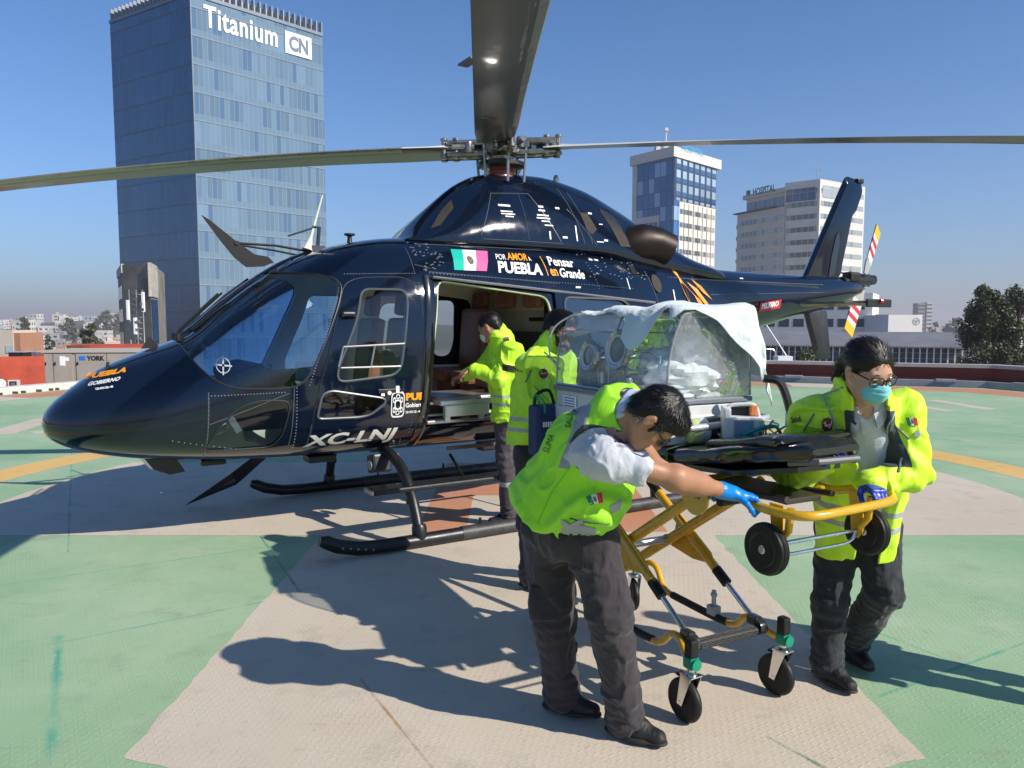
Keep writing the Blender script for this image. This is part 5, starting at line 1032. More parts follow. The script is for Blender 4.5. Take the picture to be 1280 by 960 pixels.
mb=MB(); mb.prism([HP(133,452,.15),HP(131,463,.15),HP(140,460,.15)],(0,.01,0)); mb.build('nose_fin',BLACK,HELI)
# ---- main rotor
HZ=3.56; tilt=R(3.0)
MR=bpy.data.objects.new('main_rotor',None)
bpy.data.objects.remove(MR)
def RT(v): # rotor-plane point -> heli local; v=(x,y,z) relative to hub in world-aligned azimuth
    p=Matrix.Rotation(-HA_,3,'Z')@Vector(v); p=Matrix.Rotation(-tilt,3,'Y')@p if False else Vector((p.x,p.y,p.z-math.tan(tilt)*p.x)); return p+Vector((0,0,HZ))
HUBM=mat('hub_steel',(.30,.29,.27),.32,.85,var=.35,vs=18); HUBD=mat('hub_dark',(.03,.03,.033),.4,.4,var=.3,vs=18)
mb=MB(); mb.lathe([(.13,-.30),(.12,-.22),(.15,-.2),(.15,-.15),(.11,-.13),(.12,-.08),(.20,-.06),(.21,.02),(.16,.05),(.14,.12),(.07,.14),(.06,.22),(0,.23)],(0,0,HZ),(0,0,1),24); hub=mb.build('main_rotor_hub',HUBM,HELI)
mb=MB(); mb.lathe([(.10,-.38),(.135,-.36),(.115,-.345),(.14,-.33),(.12,-.315),(.14,-.30),(.12,-.285),(.135,-.27),(.12,-.25)],(0,0,HZ+.07),(0,0,1),24); mb.build('red_boot',mat('boot_red',(.40,.05,.03),.5),hub)
mb=MB(); mb.lathe([(.17,-.20),(.24,-.18),(.24,-.14),(.17,-.12)],(0,0,HZ),(0,0,1),24); mb.build('swash_plate',HUBD,hub)
mb=MB()
for a in (20,75,130,200,250,310):
    p=Vector((math.cos(R(a))*.27,math.sin(R(a))*.27,0)); mb.tube([p*.9+Vector((0,0,HZ-.36)),p+Vector((0,0,HZ+.03))],.014,7); mb.lathe([(.028,-.025),(.028,.025)],p+Vector((0,0,HZ+.03)),(p.x,p.y,0),8)
mb.build('pitch_links',mat('link_grey',(.4,.4,.4),.3,.8),hub)
BU=mat('blade_underside',(.040,.045,.032),.32,var=.3,vs=3,coat=.2); BE=mat('blade_leading_edge',(.30,.29,.25),.3,.6,var=.2,vs=6); BT=mat('blade_top_white',(.55,.54,.5),.4)
def blade(az,Rmax=5.9,droop=.14):
    d=Vector((math.cos(az),math.sin(az),0)); t=Vector((-math.sin(az),math.cos(az),0))
    # grip
    mb=MB(); P=lambda r,s,z=0: RT(d*r+t*s+Vector((0,0,z)))
    for s in (-.10,.10):
        mb.tube([P(.15,s*.8,.06),P(.55,s,.06)],[.035,.028],8); mb.tube([P(.15,s*.8,-.05),P(.55,s,-.05)],[.035,.028],8)
        for r_ in (.46,.58): mb.lathe([(.030,-.09),(.036,-.085),(.036,-.06),(.022,-.05),(.022,.08),(.036,.09),(.036,.11),(0,.12)],P(r_,s*.8,.0),(0,0,1),12)
    mb.lathe([(.06,-.04),(.085,-.03),(.085,.03),(.06,.04)],P(.36,.0),t,18); mb.tube([P(.28,.16),P(.50,.20)],[.03,.028],8); mb.lathe([(.035,-.05),(.04,0),(.035,.05)],P(.33,.18),(0,0,1),12)
    g=mb.build('blade_grip',HUBM,HELI)
    mb=MB(); mb.tube([P(.2,0),P(.52,0)],[.06,.045],12); mb.build('damper',HUBD,g)
    rs=[.42,.50,.58,.75,1.0,1.4]+[1.4+(Rmax-1.4)*k/14 for k in range(1,15)]; prof=[(-.13,0),(-.12,.014),(-.07,.028),(.0,.028),(.14,.012),(.27,.002),(.27,-.002),(.14,-.008),(.0,-.018),(-.07,-.020),(-.12,-.012)]; n=len(prof); mb=MB(); vs=[];fs=[];mi=[]
    def cs(r_): 
        if r_<.58: return .45+.47*(r_-.42)/.16
        if r_<1.0: return .92+.08*(r_-.58)/.42
        return 1
    for r_ in rs:
        k=cs(r_); tw=R(11-1.7*r_); z=-droop*(max(0,r_-1)/4.5)**2
        for a,b in prof:
            A_=a*k+.0; B_=b*(1.0 if r_>.7 else 1.4); s_=A_*math.cos(tw)+B_*math.sin(tw)*0; zz=-(a*k)*math.sin(tw)*-1+B_; vs.append(RT(d*r_+t*(-s_)+Vector((0,0,z+ -zz*0+ (B_ - A_*math.sin(tw))))))
    for i in range(len(rs)-1):
        for k in range(n):
            fs.append((i*n+k,i*n+(k+1)%n,(i+1)*n+(k+1)%n,(i+1)*n+k))
            md=(prof[k][0]+prof[(k+1)%n][0])/2; top=prof[k][1]+prof[(k+1)%n][1]>0
            mi.append(1 if (md<-.065 and rs[i]>.9) else (2 if top else 0))
    fs+= [tuple(range(n))[::-1],tuple(range((len(rs)-1)*n,len(rs)*n))]; mi+=[0,0]
    o=len(mb.v); mb.v+=[tuple(v) for v in vs]; mb.f+=fs; mb.m+=mi; mb.sm+=[True]*len(fs); b=mb.build('rotor_blade',[BU,BE,BT],HELI)
    return b,P
for az in (-87.5,3,93,182.5):
    b,P=blade(R(az),droop=.10 if az in(3,) else .20)
    if az==-87.5:
        mb=MB(); mb.box(P(3.0,-.29,-.05),(.07,.17,.012),Matrix.Rotation(0,3,'Z')); mb.build('trim_tab',BU,b)
# ================================================================ PEOPLE TOOLKIT (signed distance -> one continuous surface)
from mathutils.bvhtree import BVHTree
def npv(v): return np.array([v[0],v[1],v[2]],dtype=np.float32)
def capd(P,a,b,ra,rb,fl=None):
    """distance to tapered capsule; fl=(dir,scale) squashes the section along dir"""
    a=npv(a);b=npv(b);ba=b-a; s=1.
    q=P-a
    if fl is not None:
        n=npv(fl[0]);n=n/np.linalg.norm(n); s=fl[1]; dn=q@n; q=q+dn[...,None]*n*(1/s-1); ba=ba+(ba@n)*n*(1/s-1)
    L2=max(1e-9,float(ba@ba)); t=np.clip((q@ba)/L2,0,1); d=np.linalg.norm(q-t[...,None]*ba,axis=-1)-(ra+(rb-ra)*t); return d*min(1.,s) if s<1 else d
def elld(P,c,r,M=None):
    q=P-npv(c)
    if M is not None: q=q@M          # M columns = local axes
    r=np.array(r,dtype=np.float32); k0=np.linalg.norm(q/r,axis=-1); k1=np.linalg.norm(q/(r*r),axis=-1)+1e-6; return k0*(k0-1)/k1
def frame(x,y,z): return np.array([list(x),list(y),list(z)],dtype=np.float32).T
def vnoise(P,scale,seed=0):
    """cheap smooth value noise"""
    rs=np.random.RandomState(seed); T=rs.rand(32,32,32).astype(np.float32)*2-1; q=P*scale+1000; i=np.floor(q).astype(int); f=q-i; f=f*f*(3-2*f); i=i%32; j=(i+1)%32
    g=lambda a,b,c:T[a,b,c]
    x0,y0,z0=i[...,0],i[...,1],i[...,2];x1,y1,z1=j[...,0],j[...,1],j[...,2];fx,fy,fz=f[...,0],f[...,1],f[...,2]
    l=lambda a,b,t:a+(b-a)*t
    return l(l(l(g(x0,y0,z0),g(x1,y0,z0),fx),l(g(x0,y1,z0),g(x1,y1,z0),fx),fy),l(l(g(x0,y0,z1),g(x1,y0,z1),fx),l(g(x0,y1,z1),g(x1,y1,z1),fx),fy),fz)
class SDF:
    def __init__(s,h=.006): s.h=h; s.ops=[]; s.lo=np.array([1e9]*3);s.hi=np.array([-1e9]*3)
    def _grow(s,pts,r):
        for p in pts: s.lo=np.minimum(s.lo,npv(p)-r); s.hi=np.maximum(s.hi,npv(p)+r)
    def cap(s,a,b,ra,rb=None,k=.02,fl=None,op='u'):
        rb=ra if rb is None else rb; m=max(ra,rb)
        if op=='u': s._grow((a,b),m+.01)
        ext=m*(max(1,fl[1]) if fl else 1)
        s.ops.append((op,k,np.minimum(npv(a),npv(b))-ext,np.maximum(npv(a),npv(b))+ext,lambda P:capd(P,a,b,ra,rb,fl))); return s
    def ell(s,c,r,M=None,k=.015,op='u'):
        m=max(r); 
        if op=='u': s._grow((c,),m+.01)
        s.ops.append((op,k,npv(c)-m,npv(c)+m,lambda P:elld(P,c,r,M))); return s
    def path(s,pts,rs,k=.02,fl=None,op='u'):
        for i in range(len(pts)-1): s.cap(pts[i],pts[i+1],rs[i],rs[i+1],k,fl,op)
        return s
    def plane(s,c,n,k=.0): n=npv(n)/np.linalg.norm(npv(n)); c=npv(c); s.ops.append(('c',k,None,None,lambda P:(P-c)@n)); return s
    def box(s,c,hd,M,r=.01,k=.01,op='u'):
        m=float(np.linalg.norm(hd))
        def f(P):
            q=np.abs((P-npv(c))@M)-np.array(hd,dtype=np.float32)+r; return np.linalg.norm(np.maximum(q,0),axis=-1)+np.minimum(q.max(-1),0)-r
        if op=='u': s._grow((c,),m)
        s.ops.append((op,k,npv(c)-m,npv(c)+m,f)); return s
    def warp(s,fn): s.ops.append(('w',0,None,None,fn)); return s
    def mesh(s):
        h=s.h; lo=s.lo-.03; n=np.ceil((s.hi+.03-lo)/h).astype(int)+1; F=np.full(n,.3,dtype=np.float32)
        ax=[lo[i]+np.arange(n[i])*h for i in range(3)]
        def grid(sl): 
            X,Y,Z=np.meshgrid(ax[0][sl[0]],ax[1][sl[1]],ax[2][sl[2]],indexing='ij'); return np.stack([X,Y,Z],-1).astype(np.float32)
        full=(slice(None),)*3
        for op,k,l,u,fn in s.ops:
            if l is None: sl=full
            else:
                mg=k+.045; a=np.maximum(0,np.floor((l-mg-lo)/h).astype(int)); b=np.minimum(n,np.ceil((u+mg-lo)/h).astype(int)+1)
                if (b<=a).any(): continue
                sl=tuple(slice(a[i],b[i]) for i in range(3))
            if op=='w':
                M_=np.abs(F)<.04; idx=np.argwhere(M_); P=(lo+idx*h).astype(np.float32); F[M_]+=fn(P); continue
            A=F[sl]
            if op=='c':
                M_=A<.06; idx=np.argwhere(M_); P=(lo+idx*h).astype(np.float32); D=np.full(A.shape,-1e3,dtype=np.float32); D[M_]=fn(P)
            else: D=fn(grid(sl)).astype(np.float32)
            if op=='u':
                if k>0: hh=np.clip(.5+.5*(A-D)/k,0,1); F[sl]=A+(D-A)*hh-k*hh*(1-hh)
                else: F[sl]=np.minimum(A,D)
            elif op=='s':
                D=-D
                if k>0: hh=np.clip(.5-.5*(A-D)/k,0,1); F[sl]=A+(D-A)*hh+k*hh*(1-hh)
                else: F[sl]=np.maximum(A,D)
            elif op=='c': F[sl]=np.maximum(A,D)
        F[0]=F[-1]=.1;F[:,0]=F[:,-1]=.1;F[:,:,0]=F[:,:,-1]=.1
        I=F<0; nc=np.array(n)-1; S=np.zeros((*nc,3),dtype=np.float64); Cn=np.zeros(nc,dtype=np.int32); quads=[]
        st=(nc[1]*nc[2],nc[2],1); Sf=S.reshape(-1,3); Cf=Cn.reshape(-1)
        for a in range(3):
            s0=[slice(None)]*3;s1=[slice(None)]*3; s0[a]=slice(0,-1);s1[a]=slice(1,None); e=np.argwhere(I[tuple(s0)]!=I[tuple(s1)])
            o=[x for x in range(3) if x!=a]; e=e[(e[:,o[0]]>0)&(e[:,o[1]]>0)&(e[:,o[0]]<n[o[0]]-1)&(e[:,o[1]]<n[o[1]]-1)]
            e2=e.copy(); e2[:,a]+=1; f0=F[tuple(e.T)];f1=F[tuple(e2.T)]; t=f0/(f0-f1); p=e.astype(np.float64); p[:,a]+=t
            ids=[]
            for d0,d1 in ((-1,-1),(0,-1),(0,0),(-1,0)):
                c=e.copy(); c[:,o[0]]+=d0; c[:,o[1]]+=d1; ii=c[:,0]*st[0]+c[:,1]*st[1]+c[:,2]; np.add.at(Sf,ii,p); np.add.at(Cf,ii,1); ids.append(ii)
            Q=np.stack(ids,1); flip=(f0<0)^(a==1); Q[~flip]=Q[~flip][:,::-1]; quads.append(Q)
        Q=np.concatenate(quads); used=np.flatnonzero(Cf>0); mp=np.full(len(Cf),-1); mp[used]=np.arange(len(used)); V=Sf[used]/Cf[used][:,None]*h+lo; return V.astype(np.float32),mp[Q]
def build_sdf(name,S,mats,parent,base,attrs=None,mi=None,relax=1):
    V,Q=S.mesh(); me=bpy.data.meshes.new(name)
    for _ in range(relax):   # light smoothing of the net
        acc=np.zeros_like(V);cnt=np.zeros(len(V))
        for a,b in ((0,1),(1,2),(2,3),(3,0)):
            np.add.at(acc,Q[:,a],V[Q[:,b]]);np.add.at(cnt,Q[:,a],1);np.add.at(acc,Q[:,b],V[Q[:,a]]);np.add.at(cnt,Q[:,b],1)
        V=V*.5+.5*acc/np.maximum(1,cnt)[:,None]
    b=npv(base); me.vertices.add(len(V)); me.vertices.foreach_set('co',(V-b).ravel()); me.loops.add(len(Q)*4); me.loops.foreach_set('vertex_index',Q.ravel().astype(np.int32)); me.polygons.add(len(Q)); me.polygons.foreach_set('loop_start',np.arange(0,len(Q)*4,4,dtype=np.int32)); me.polygons.foreach_set('use_smooth',[True]*len(Q)); me.update(calc_edges=True)
    for m in (mats if isinstance(mats,(list,tuple)) else [mats]): me.materials.append(m)
    if attrs:
        for k,fn in attrs.items(): at=me.attributes.new(k,'FLOAT','POINT'); at.data.foreach_set('value',fn(V).astype(np.float32).ravel())
    o=bpy.data.objects.new(name,me); C.objects.link(o)
    if parent is None: o.location=Vector(base)
    else: o.parent=parent
    return o
def cloth(name,base,zones=(),rough=.8,bump=.5,bs=90,sheen=.15,fold=0,var=.08,weave=True):
    """cloth with colour zones: each zone (attribute, colour, rough) shows where the attribute is > 0"""
    if name in MATS: return MATS[name]
    m=bpy.data.materials.new(name); m.use_nodes=True; n=m.node_tree; L=n.links; b=n.nodes['Principled BSDF']; tc=n.nodes.new('ShaderNodeTexCoord')
    t=n.nodes.new('ShaderNodeTexNoise'); t.inputs['Scale'].default_value=5; t.inputs['Detail'].default_value=5; L.new(tc.outputs['Object'],t.inputs[0]); mr=n.nodes.new('ShaderNodeMapRange'); mr.inputs[1].default_value=.3;mr.inputs[2].default_value=.7;mr.inputs[3].default_value=1-var;mr.inputs[4].default_value=1+var; L.new(t.outputs[0],mr.inputs[0])
    col=n.nodes.new('ShaderNodeRGB'); col.outputs[0].default_value=tuple(base)[:3]+(1,); cur=col.outputs[0]
    rg=None
    for (an,c,r_) in zones:
        at=n.nodes.new('ShaderNodeAttribute'); at.attribute_name=an; gt=n.nodes.new('ShaderNodeMapRange'); gt.inputs[1].default_value=.0002; gt.inputs[2].default_value=.0012; L.new(at.outputs['Fac'],gt.inputs[0])
        mx=n.nodes.new('ShaderNodeMix'); mx.data_type='RGBA'; L.new(gt.outputs[0],mx.inputs[0]); L.new(cur,mx.inputs[6]); mx.inputs[7].default_value=tuple(c)[:3]+(1,); cur=mx.outputs[2]
    sc_=n.nodes.new('ShaderNodeVectorMath'); sc_.operation='SCALE'; L.new(cur,sc_.inputs[0]); L.new(mr.outputs[0],sc_.inputs['Scale']); L.new(sc_.outputs[0],b.inputs['Base Color'])
    b.inputs['Roughness'].default_value=rough; b.inputs['Sheen Weight'].default_value=sheen
    t2=n.nodes.new('ShaderNodeTexNoise'); t2.inputs['Scale'].default_value=14; t2.inputs['Detail'].default_value=3; t2.inputs['Distortion'].default_value=1.2; mp=n.nodes.new('ShaderNodeMapping'); mp.inputs['Scale'].default_value=(1,1,.55); mp.inputs['Rotation'].default_value=(.3,.5,.2); L.new(tc.outputs['Object'],mp.inputs[0]); L.new(mp.outputs[0],t2.inputs[0])
    bp=n.nodes.new('ShaderNodeBump'); bp.inputs['Strength'].default_value=bump*.8; bp.inputs['Distance'].default_value=.016; L.new(t2.outputs[0],bp.inputs['Height'])
    t3=n.nodes.new('ShaderNodeTexNoise'); t3.inputs['Scale'].default_value=bs*5; L.new(tc.outputs['Object'],t3.inputs[0]); b2=n.nodes.new('ShaderNodeBump'); b2.inputs['Strength'].default_value=.25; b2.inputs['Distance'].default_value=.002; L.new(t3.outputs[0],b2.inputs['Height']); L.new(bp.outputs[0],b2.inputs['Normal']); L.new(b2.outputs[0],b.inputs['Normal'])
    MATS[name]=m; return m
def skinmat(name,base,lips=None):
    m=mat(name,base,.48,var=.10,vs=14,bump=.12,bs=220,sss=.12); return m
def hairmat(name,base=(.008,.0065,.006),gloss=.42):
    if name in MATS: return MATS[name]
    m=mat(name,base,gloss,spec=.35); n=m.node_tree; b=n.nodes['Principled BSDF']; tc=n.nodes.new('ShaderNodeTexCoord'); mp=n.nodes.new('ShaderNodeMapping'); mp.inputs['Scale'].default_value=(260,60,40); mp.inputs['Rotation'].default_value=(.4,.3,.5); n.links.new(tc.outputs['Object'],mp.inputs[0])
    t=n.nodes.new('ShaderNodeTexNoise'); t.inputs['Scale'].default_value=1; t.inputs['Detail'].default_value=3; n.links.new(mp.outputs[0],t.inputs[0]); bp=n.nodes.new('ShaderNodeBump'); bp.inputs['Strength'].default_value=.5; bp.inputs['Distance'].default_value=.002; n.links.new(t.outputs[0],bp.inputs['Height']); n.links.new(bp.outputs[0],b.inputs['Normal']); return m
class Head:
    def __init__(s,c,f,u,k=1.0):
        s.c=Vector(c); s.f=Vector(f).normalized(); u=Vector(u); s.u=(u-s.f*u.dot(s.f)).normalized(); s.r=s.f.cross(s.u); s.k=k; s.M=frame(s.r,s.f,s.u)
    def p(s,x,y,z): return s.c+(s.r*x+s.f*y+s.u*z)*s.k
    def e(s,S,x,y,z,r,k=.012,op='u'): S.ell(s.p(x,y,z),[q*s.k for q in r],s.M,k,op)
    def add(s,S,neck=None,nr=.056,female=False,beard=False):
        e=lambda *a,**k:s.e(S,*a,**k); K=s.k
        e(0,-.012,.028,(.074,.094,.086),k=.02); e(0,.03,-.02,(.063,.062,.088),k=.03); e(0,.046,-.082,(.042,.042,.030),k=.035)
        for q in (1,-1): S.cap(s.p(q*.055,.0,-.055),s.p(q*.022,.072,-.095),.020*K,.018*K,k=.03)
        for q in (1,-1): e(q*.034,.060,-.028,(.026,.026,.024),k=.02)
        S.cap(s.p(-.036,.074,.022),s.p(.036,.074,.022),.013*K,k=.016)
        for q in (1,-1):
            e(q*.032,.100,.004,(.019,.016,.011),k=.012,op='s'); e(q*.032,.079,.003,(.0145,.0135,.0125),k=.004)
        S.cap(s.p(0,.086,.008),s.p(0,.110,-.026),.0085*K,.0125*K,k=.012)
        for q in (1,-1): e(q*.012,.098,-.031,(.009,.011,.008),k=.008)
        e(0,.088,-.056,(.024,.012,.0065),k=.007); e(0,.086,-.066,(.021,.012,.0065),k=.007); e(0,.101,-.0610,(.020,.006,.0016),k=.003,op='s'); e(0,.080,-.092,(.018,.016,.014),k=.02)
        for q in (1,-1):
            e(q*.080,-.006,-.004,(.010,.020,.032),k=.006); e(q*.091,.001,.000,(.006,.009,.017),k=.004,op='s'); e(q*.080,-.002,-.032,(.008,.010,.010),k=.006)
        if neck is not None: S.cap(s.p(0,-.028,-.045),neck,nr*K*.93,nr,k=.035)
def strands(o,H,base,n=3000,seed=1,crown=(0,-.04,.13),toward=False,ln=.030,lift=.16,wd=.0009):
    """short hairs laid over the hair volume, part of the same mesh"""
    me=o.data; rs=random.Random(seed); polys=me.polygons; N=len(polys); b=Vector(base); cr=H.p(*crown)-b; mb=MB()
    for _ in range(n):
        p=polys[rs.randrange(N)]; c=p.center.copy(); nn=p.normal; d=(cr-c) if toward else (c-cr); d=d-nn*d.dot(nn)
        if d.length<1e-4: continue
        if min((c+b-H.p(q*.08,.006,-.006)).length for q in (1,-1))<.040*H.k or (c+b-H.p(0,.11,-.02)).length<.088*H.k: continue
        d=d.normalized(); side=nn.cross(d); a=rs.gauss(0,.28); d=(d+side*a).normalized(); L=ln*rs.uniform(.5,1.2); s=nn.cross(d)*wd*rs.uniform(.7,1.5); lf=lift*rs.uniform(.2,1.3)
        q=[c-nn*.002,c+d*L*.4+nn*(L*lf*.8+.0008),c+d*L*.75+nn*(L*lf)+side*rs.uniform(-.001,.001),c+d*L+nn*L*lf*.8]
        o_=len(mb.v); mb.v+=[tuple(q[0]-s),tuple(q[0]+s),tuple(q[1]-s),tuple(q[1]+s),tuple(q[2]-s*.7),tuple(q[2]+s*.7),tuple(q[3])]; mb.f+=[(o_,o_+1,o_+3,o_+2),(o_+2,o_+3,o_+5,o_+4),(o_+4,o_+5,o_+6)]
    bm=bmesh.new(); bm.from_mesh(me); v=[bm.verts.new(x) for x in mb.v]
    for f in mb.f: bm.faces.new([v[i] for i in f])
    for f in bm.faces: f.smooth=True
    bm.to_mesh(me); bm.free()
def shorthair(H,parent,base,m,seed=1,top=1.0,side=-.012,front=.075,recede=False,name='hair',h=.0035,extra=None):
    S=SDF(h); s=H; K=H.k
    H.e(S,0,-.018,.042,(.083,.102,.090*top),k=.01); H.e(S,0,-.055,-.02,(.066,.055,.062),k=.03); H.e(S,0,.045,.085*top,(.060,.052,.036),k=.03)
    for q in (1,-1): S.cap(H.p(q*.070,.022,.03),H.p(q*.069,.030,side-.004),.010*K,.005*K,k=.02)
    H.e(S,0,.128,-.030,(.078,.078,.094),k=.01,op='s')
    for q in (1,-1): H.e(S,q*.090,.0,-.012,(.030,.029,.037),k=.006,op='s')
    if recede: 
        for q in (1,-1): H.e(S,q*.040,.075,.085,(.034,.050,.040),k=.01,op='s')
    if extra: extra(S)
    S.warp(lambda P:vnoise(P*np.array([1,1,1],dtype=np.float32),40,seed)*.0030)
    o=build_sdf(name,S,m,parent,base,relax=1); strands(o,H,base,3200,seed); return o
def hand(wr,d,n,side,curl,spread=.0,L=1.0,thumb=(.5,.5),h=.0032,S=None,k=.005,cuff=0,curls=None,fore=None):
    """wr wrist, d towards the fingers, n palm normal (fingers curl towards n), side = +1/-1 thumb side of (d x n)"""
    S=S or SDF(h); d=Vector(d).normalized(); n=Vector(n); n=(n-d*n.dot(d)).normalized(); s=d.cross(n)*side; wr=Vector(wr)
    P=lambda a,b,c:wr+(d*a+s*b+n*c)*L
    S.cap(P(-.01,0,0),P(.03,0,0),.026*L,.030*L,k=.02,fl=(n,.70)); 
    for b in (-.026,-.009,.009,.025): S.cap(P(.015,b*.55,0),P(.082,b,.0),.0155*L,.0125*L,k=.010)
    lens=((.025,.068,.0090),(.009,.078,.0095),(-.009,.072,.0090),(-.026,.058,.0080)); A=curls or [curl]*4
    for i,(b,ln,rd) in enumerate(lens):
        p=P(.082,b,0); ang=0; sp=b*spread*8
        for f_,c_ in ((.45,1.),(.31,1.15),(.24,.8)):
            ang+=A[i]*c_; dd=(d*math.cos(ang)+n*math.sin(ang)+s*sp*(.6 if ang<1 else 0)); q=p+dd*ln*f_*L; S.cap(p,q,rd*L,rd*.92*L,k=.0035); p=q; rd*=.93
    t0=P(.018,.024,.006); t1=t0+(d*.75+s*.75+n*thumb[0]*.6).normalized()*.040*L; t2=t1+(d*.9+s*.15+n*thumb[1]).normalized()*.030*L; t3=t2+(d*.9-s*.25+n*thumb[1]*1.2).normalized()*.024*L
    S.cap(t0,t1,.0155*L,.0120*L,k=.010); S.cap(t1,t2,.0115*L,.0100*L,k=.003); S.cap(t2,t3,.0100*L,.0085*L,k=.003)
    if cuff: fo=(Vector(fore).normalized() if fore else d); S.cap(wr-fo*.065,wr-fo*.0,.034*L,.030*L,k=.015)
    return S
def shoe(ank,toe,name,parent,base,m,m2,L=.27,low=True,lift=0,pitch=0):
    """ank: ankle point (0.09 above ground); toe: direction on the ground; pitch lifts the heel"""
    d=Vector(toe); d.z=0; d.normalize(); up=Vector((0,0,1)); 
    if pitch: q=Matrix.Rotation(pitch,3,d.cross(up)); d=q@d; up=q@up
    s=d.cross(up); O=Vector(ank)-up*.085; P=lambda a,b,c:O+d*a+s*b+up*c; S=SDF(.0045)
    S.cap(P(-.045,0,.045),P(.06,0,.050),.042,.044,k=.03,fl=(s,.9)); S.cap(P(.05,0,.042),P(.155,.0,.034),.042,.031,k=.03,fl=(s,1.12)); S.cap(P(-.02,0,.10),P(-.02,0,.05),.046,.045,k=.03); S.cap(P(.0,0,.085),P(.07,0,.065),.036,.03,k=.02)
    S.plane(P(0,0,.014),-up); S.warp(lambda V:vnoise(V,45,3)*.002); o=build_sdf(name,S,m,parent,base)
    T=SDF(.0045); T.cap(P(-.048,0,.014),P(.06,0,.014),.047,.045,k=.02,fl=(up,.34)); T.cap(P(.05,0,.014),P(.158,0,.016),.046,.036,k=.02,fl=(up,.34)); T.plane(P(0,0,.001),-up); build_sdf('sole',T,m2,o,base)
    mb=MB(); b=Vector(base)
    for i in range(4): a=.035+i*.022; z=.098-i*.012; mb.tube([P(a,-.030,z-.018)-b,P(a+.004,-.012,z+.004)-b,P(a+.006,.012,z+.004)-b,P(a,.030,z-.018)-b],.0030,5)
    mb.tube([P(.03,0,.105)-b,P(.045,.03,.112)-b,P(.055,.05,.10)-b],.0028,5); mb.tube([P(.03,0,.105)-b,P(.05,-.03,.115)-b,P(.065,-.045,.10)-b],.0028,5); mb.build('laces',BLACK,o)
    return o
def crease(P,seed,f,amp,axis=None,st=.45):
    Q=P
    if axis is not None: n=npv(axis); n=n/np.linalg.norm(n); Q=P-(P@n)[...,None]*n*(1-st)
    wv=np.stack([vnoise(P,f*.8,seed+k) for k in (1,2,3)],-1)*.55; n_=vnoise(Q+wv/f,f,seed); r=np.clip(1-np.abs(n_)*3.0,0,1); return -amp*r*r*(3-2*r)+amp*.25
def folds(seed,amp=.006,sc_=9,dirn=None,amp2=.003):
    if amp>.005: return lambda P: crease(P,seed,sc_*.9,amp*1.25,dirn)+crease(P,seed+7,sc_*2.1,amp*.55,dirn)+vnoise(P,sc_,seed)*amp*.5
    def f(P):
        Q=P.copy()
        if dirn is not None: n=npv(dirn); n=n/np.linalg.norm(n); Q=P-(P@n)[...,None]*n*.65
        return vnoise(Q,sc_,seed)*amp+vnoise(Q,sc_*2.6,seed+5)*amp2
    return f
def ridges(P,c,d,amp,freq,rad):
    """bunched creases around a joint c, running across direction d"""
    c=npv(c);d=npv(d);d=d/np.linalg.norm(d); q=P-c; r2=(q*q).sum(-1); t=q@d+vnoise(P,18,9)*.02; return np.sin(t*freq)*amp*np.exp(-r2/(rad*rad))
CAMP=Vector((0,0,HC))
class Wrap:
    """lays patches and lettering on a garment surface, at the place seen under given pixels"""
    def __init__(s,obj): s.o=obj; s.off=obj.matrix_world.translation.copy() if obj.parent is None else Vector(obj.parent.location) if obj.parent.parent is None else Vector(obj.parent.parent.location); me=obj.data; s.t=BVHTree.FromPolygons([v.co+s.off for v in me.vertices],[tuple(p.vertices) for p in me.polygons])
    def hit(s,px,py,off=.003):
        d=ray(px,py).normalized(); h=s.t.ray_cast(CAMP,d)
        if h[0] is None: 
            h=s.t.find_nearest(CAMP+d*2.9); 
        n=h[1]; n=n if n.dot(d)<0 else -n; return h[0]+n*off-s.off
    def patch(s,name,quad,m,parent=None,off=.004,N=8):
        q=[Vector((a,b)) for a,b in quad]; mb=MB(); vs=[]
        for i in range(N+1):
            for j in range(N+1):
                u,v=i/N,j/N; p=(q[0]*(1-u)+q[1]*u)*(1-v)+(q[3]*(1-u)+q[2]*u)*v; vs.append(s.hit(p.x,p.y,off))
        mb.add(vs,[(i*(N+1)+j,(i+1)*(N+1)+j,(i+1)*(N+1)+j+1,i*(N+1)+j+1) for i in range(N) for j in range(N)],0,True); return mb.build(name,m,parent or s.o)
    def poly(s,name,pts,m,parent=None,off=.004):
        c=sum((Vector(p) for p in pts),Vector((0,0)))/len(pts); mb=MB(); vs=[s.hit(c.x,c.y,off)]+[s.hit(a,b,off) for a,b in pts]; n=len(pts); mb.add(vs,[(0,i+1,(i+1)%n+1) for i in range(n)],0,True); return mb.build(name,m,parent or s.o)
    def text(s,name,txt,o,u,v,m,parent=None,off=.006,**k):
        """o: pixel of lower-left corner, u: pixel vector along the line, v: pixel vector up"""
        vs,fs=text_mesh(txt,**k); o=Vector(o);u=Vector(u);v=Vector(v); mb=MB(); mb.add([s.hit(*(o+u*q.x+v*q.y),off) for q in vs],fs); return mb.build(name,m,parent or s.o,recalc=False)
    def line(s,name,pts,r,m,parent=None,off=.002):
        P=[]; 
        for i in range(len(pts)-1):
            for k in range(6): a=Vector(pts[i]).lerp(Vector(pts[i+1]),k/6); P.append(s.hit(a.x,a.y,off))
        P.append(s.hit(*pts[-1],off)); mb=MB(); mb.tube(P,r,6); return mb.build(name,m,parent or s.o)
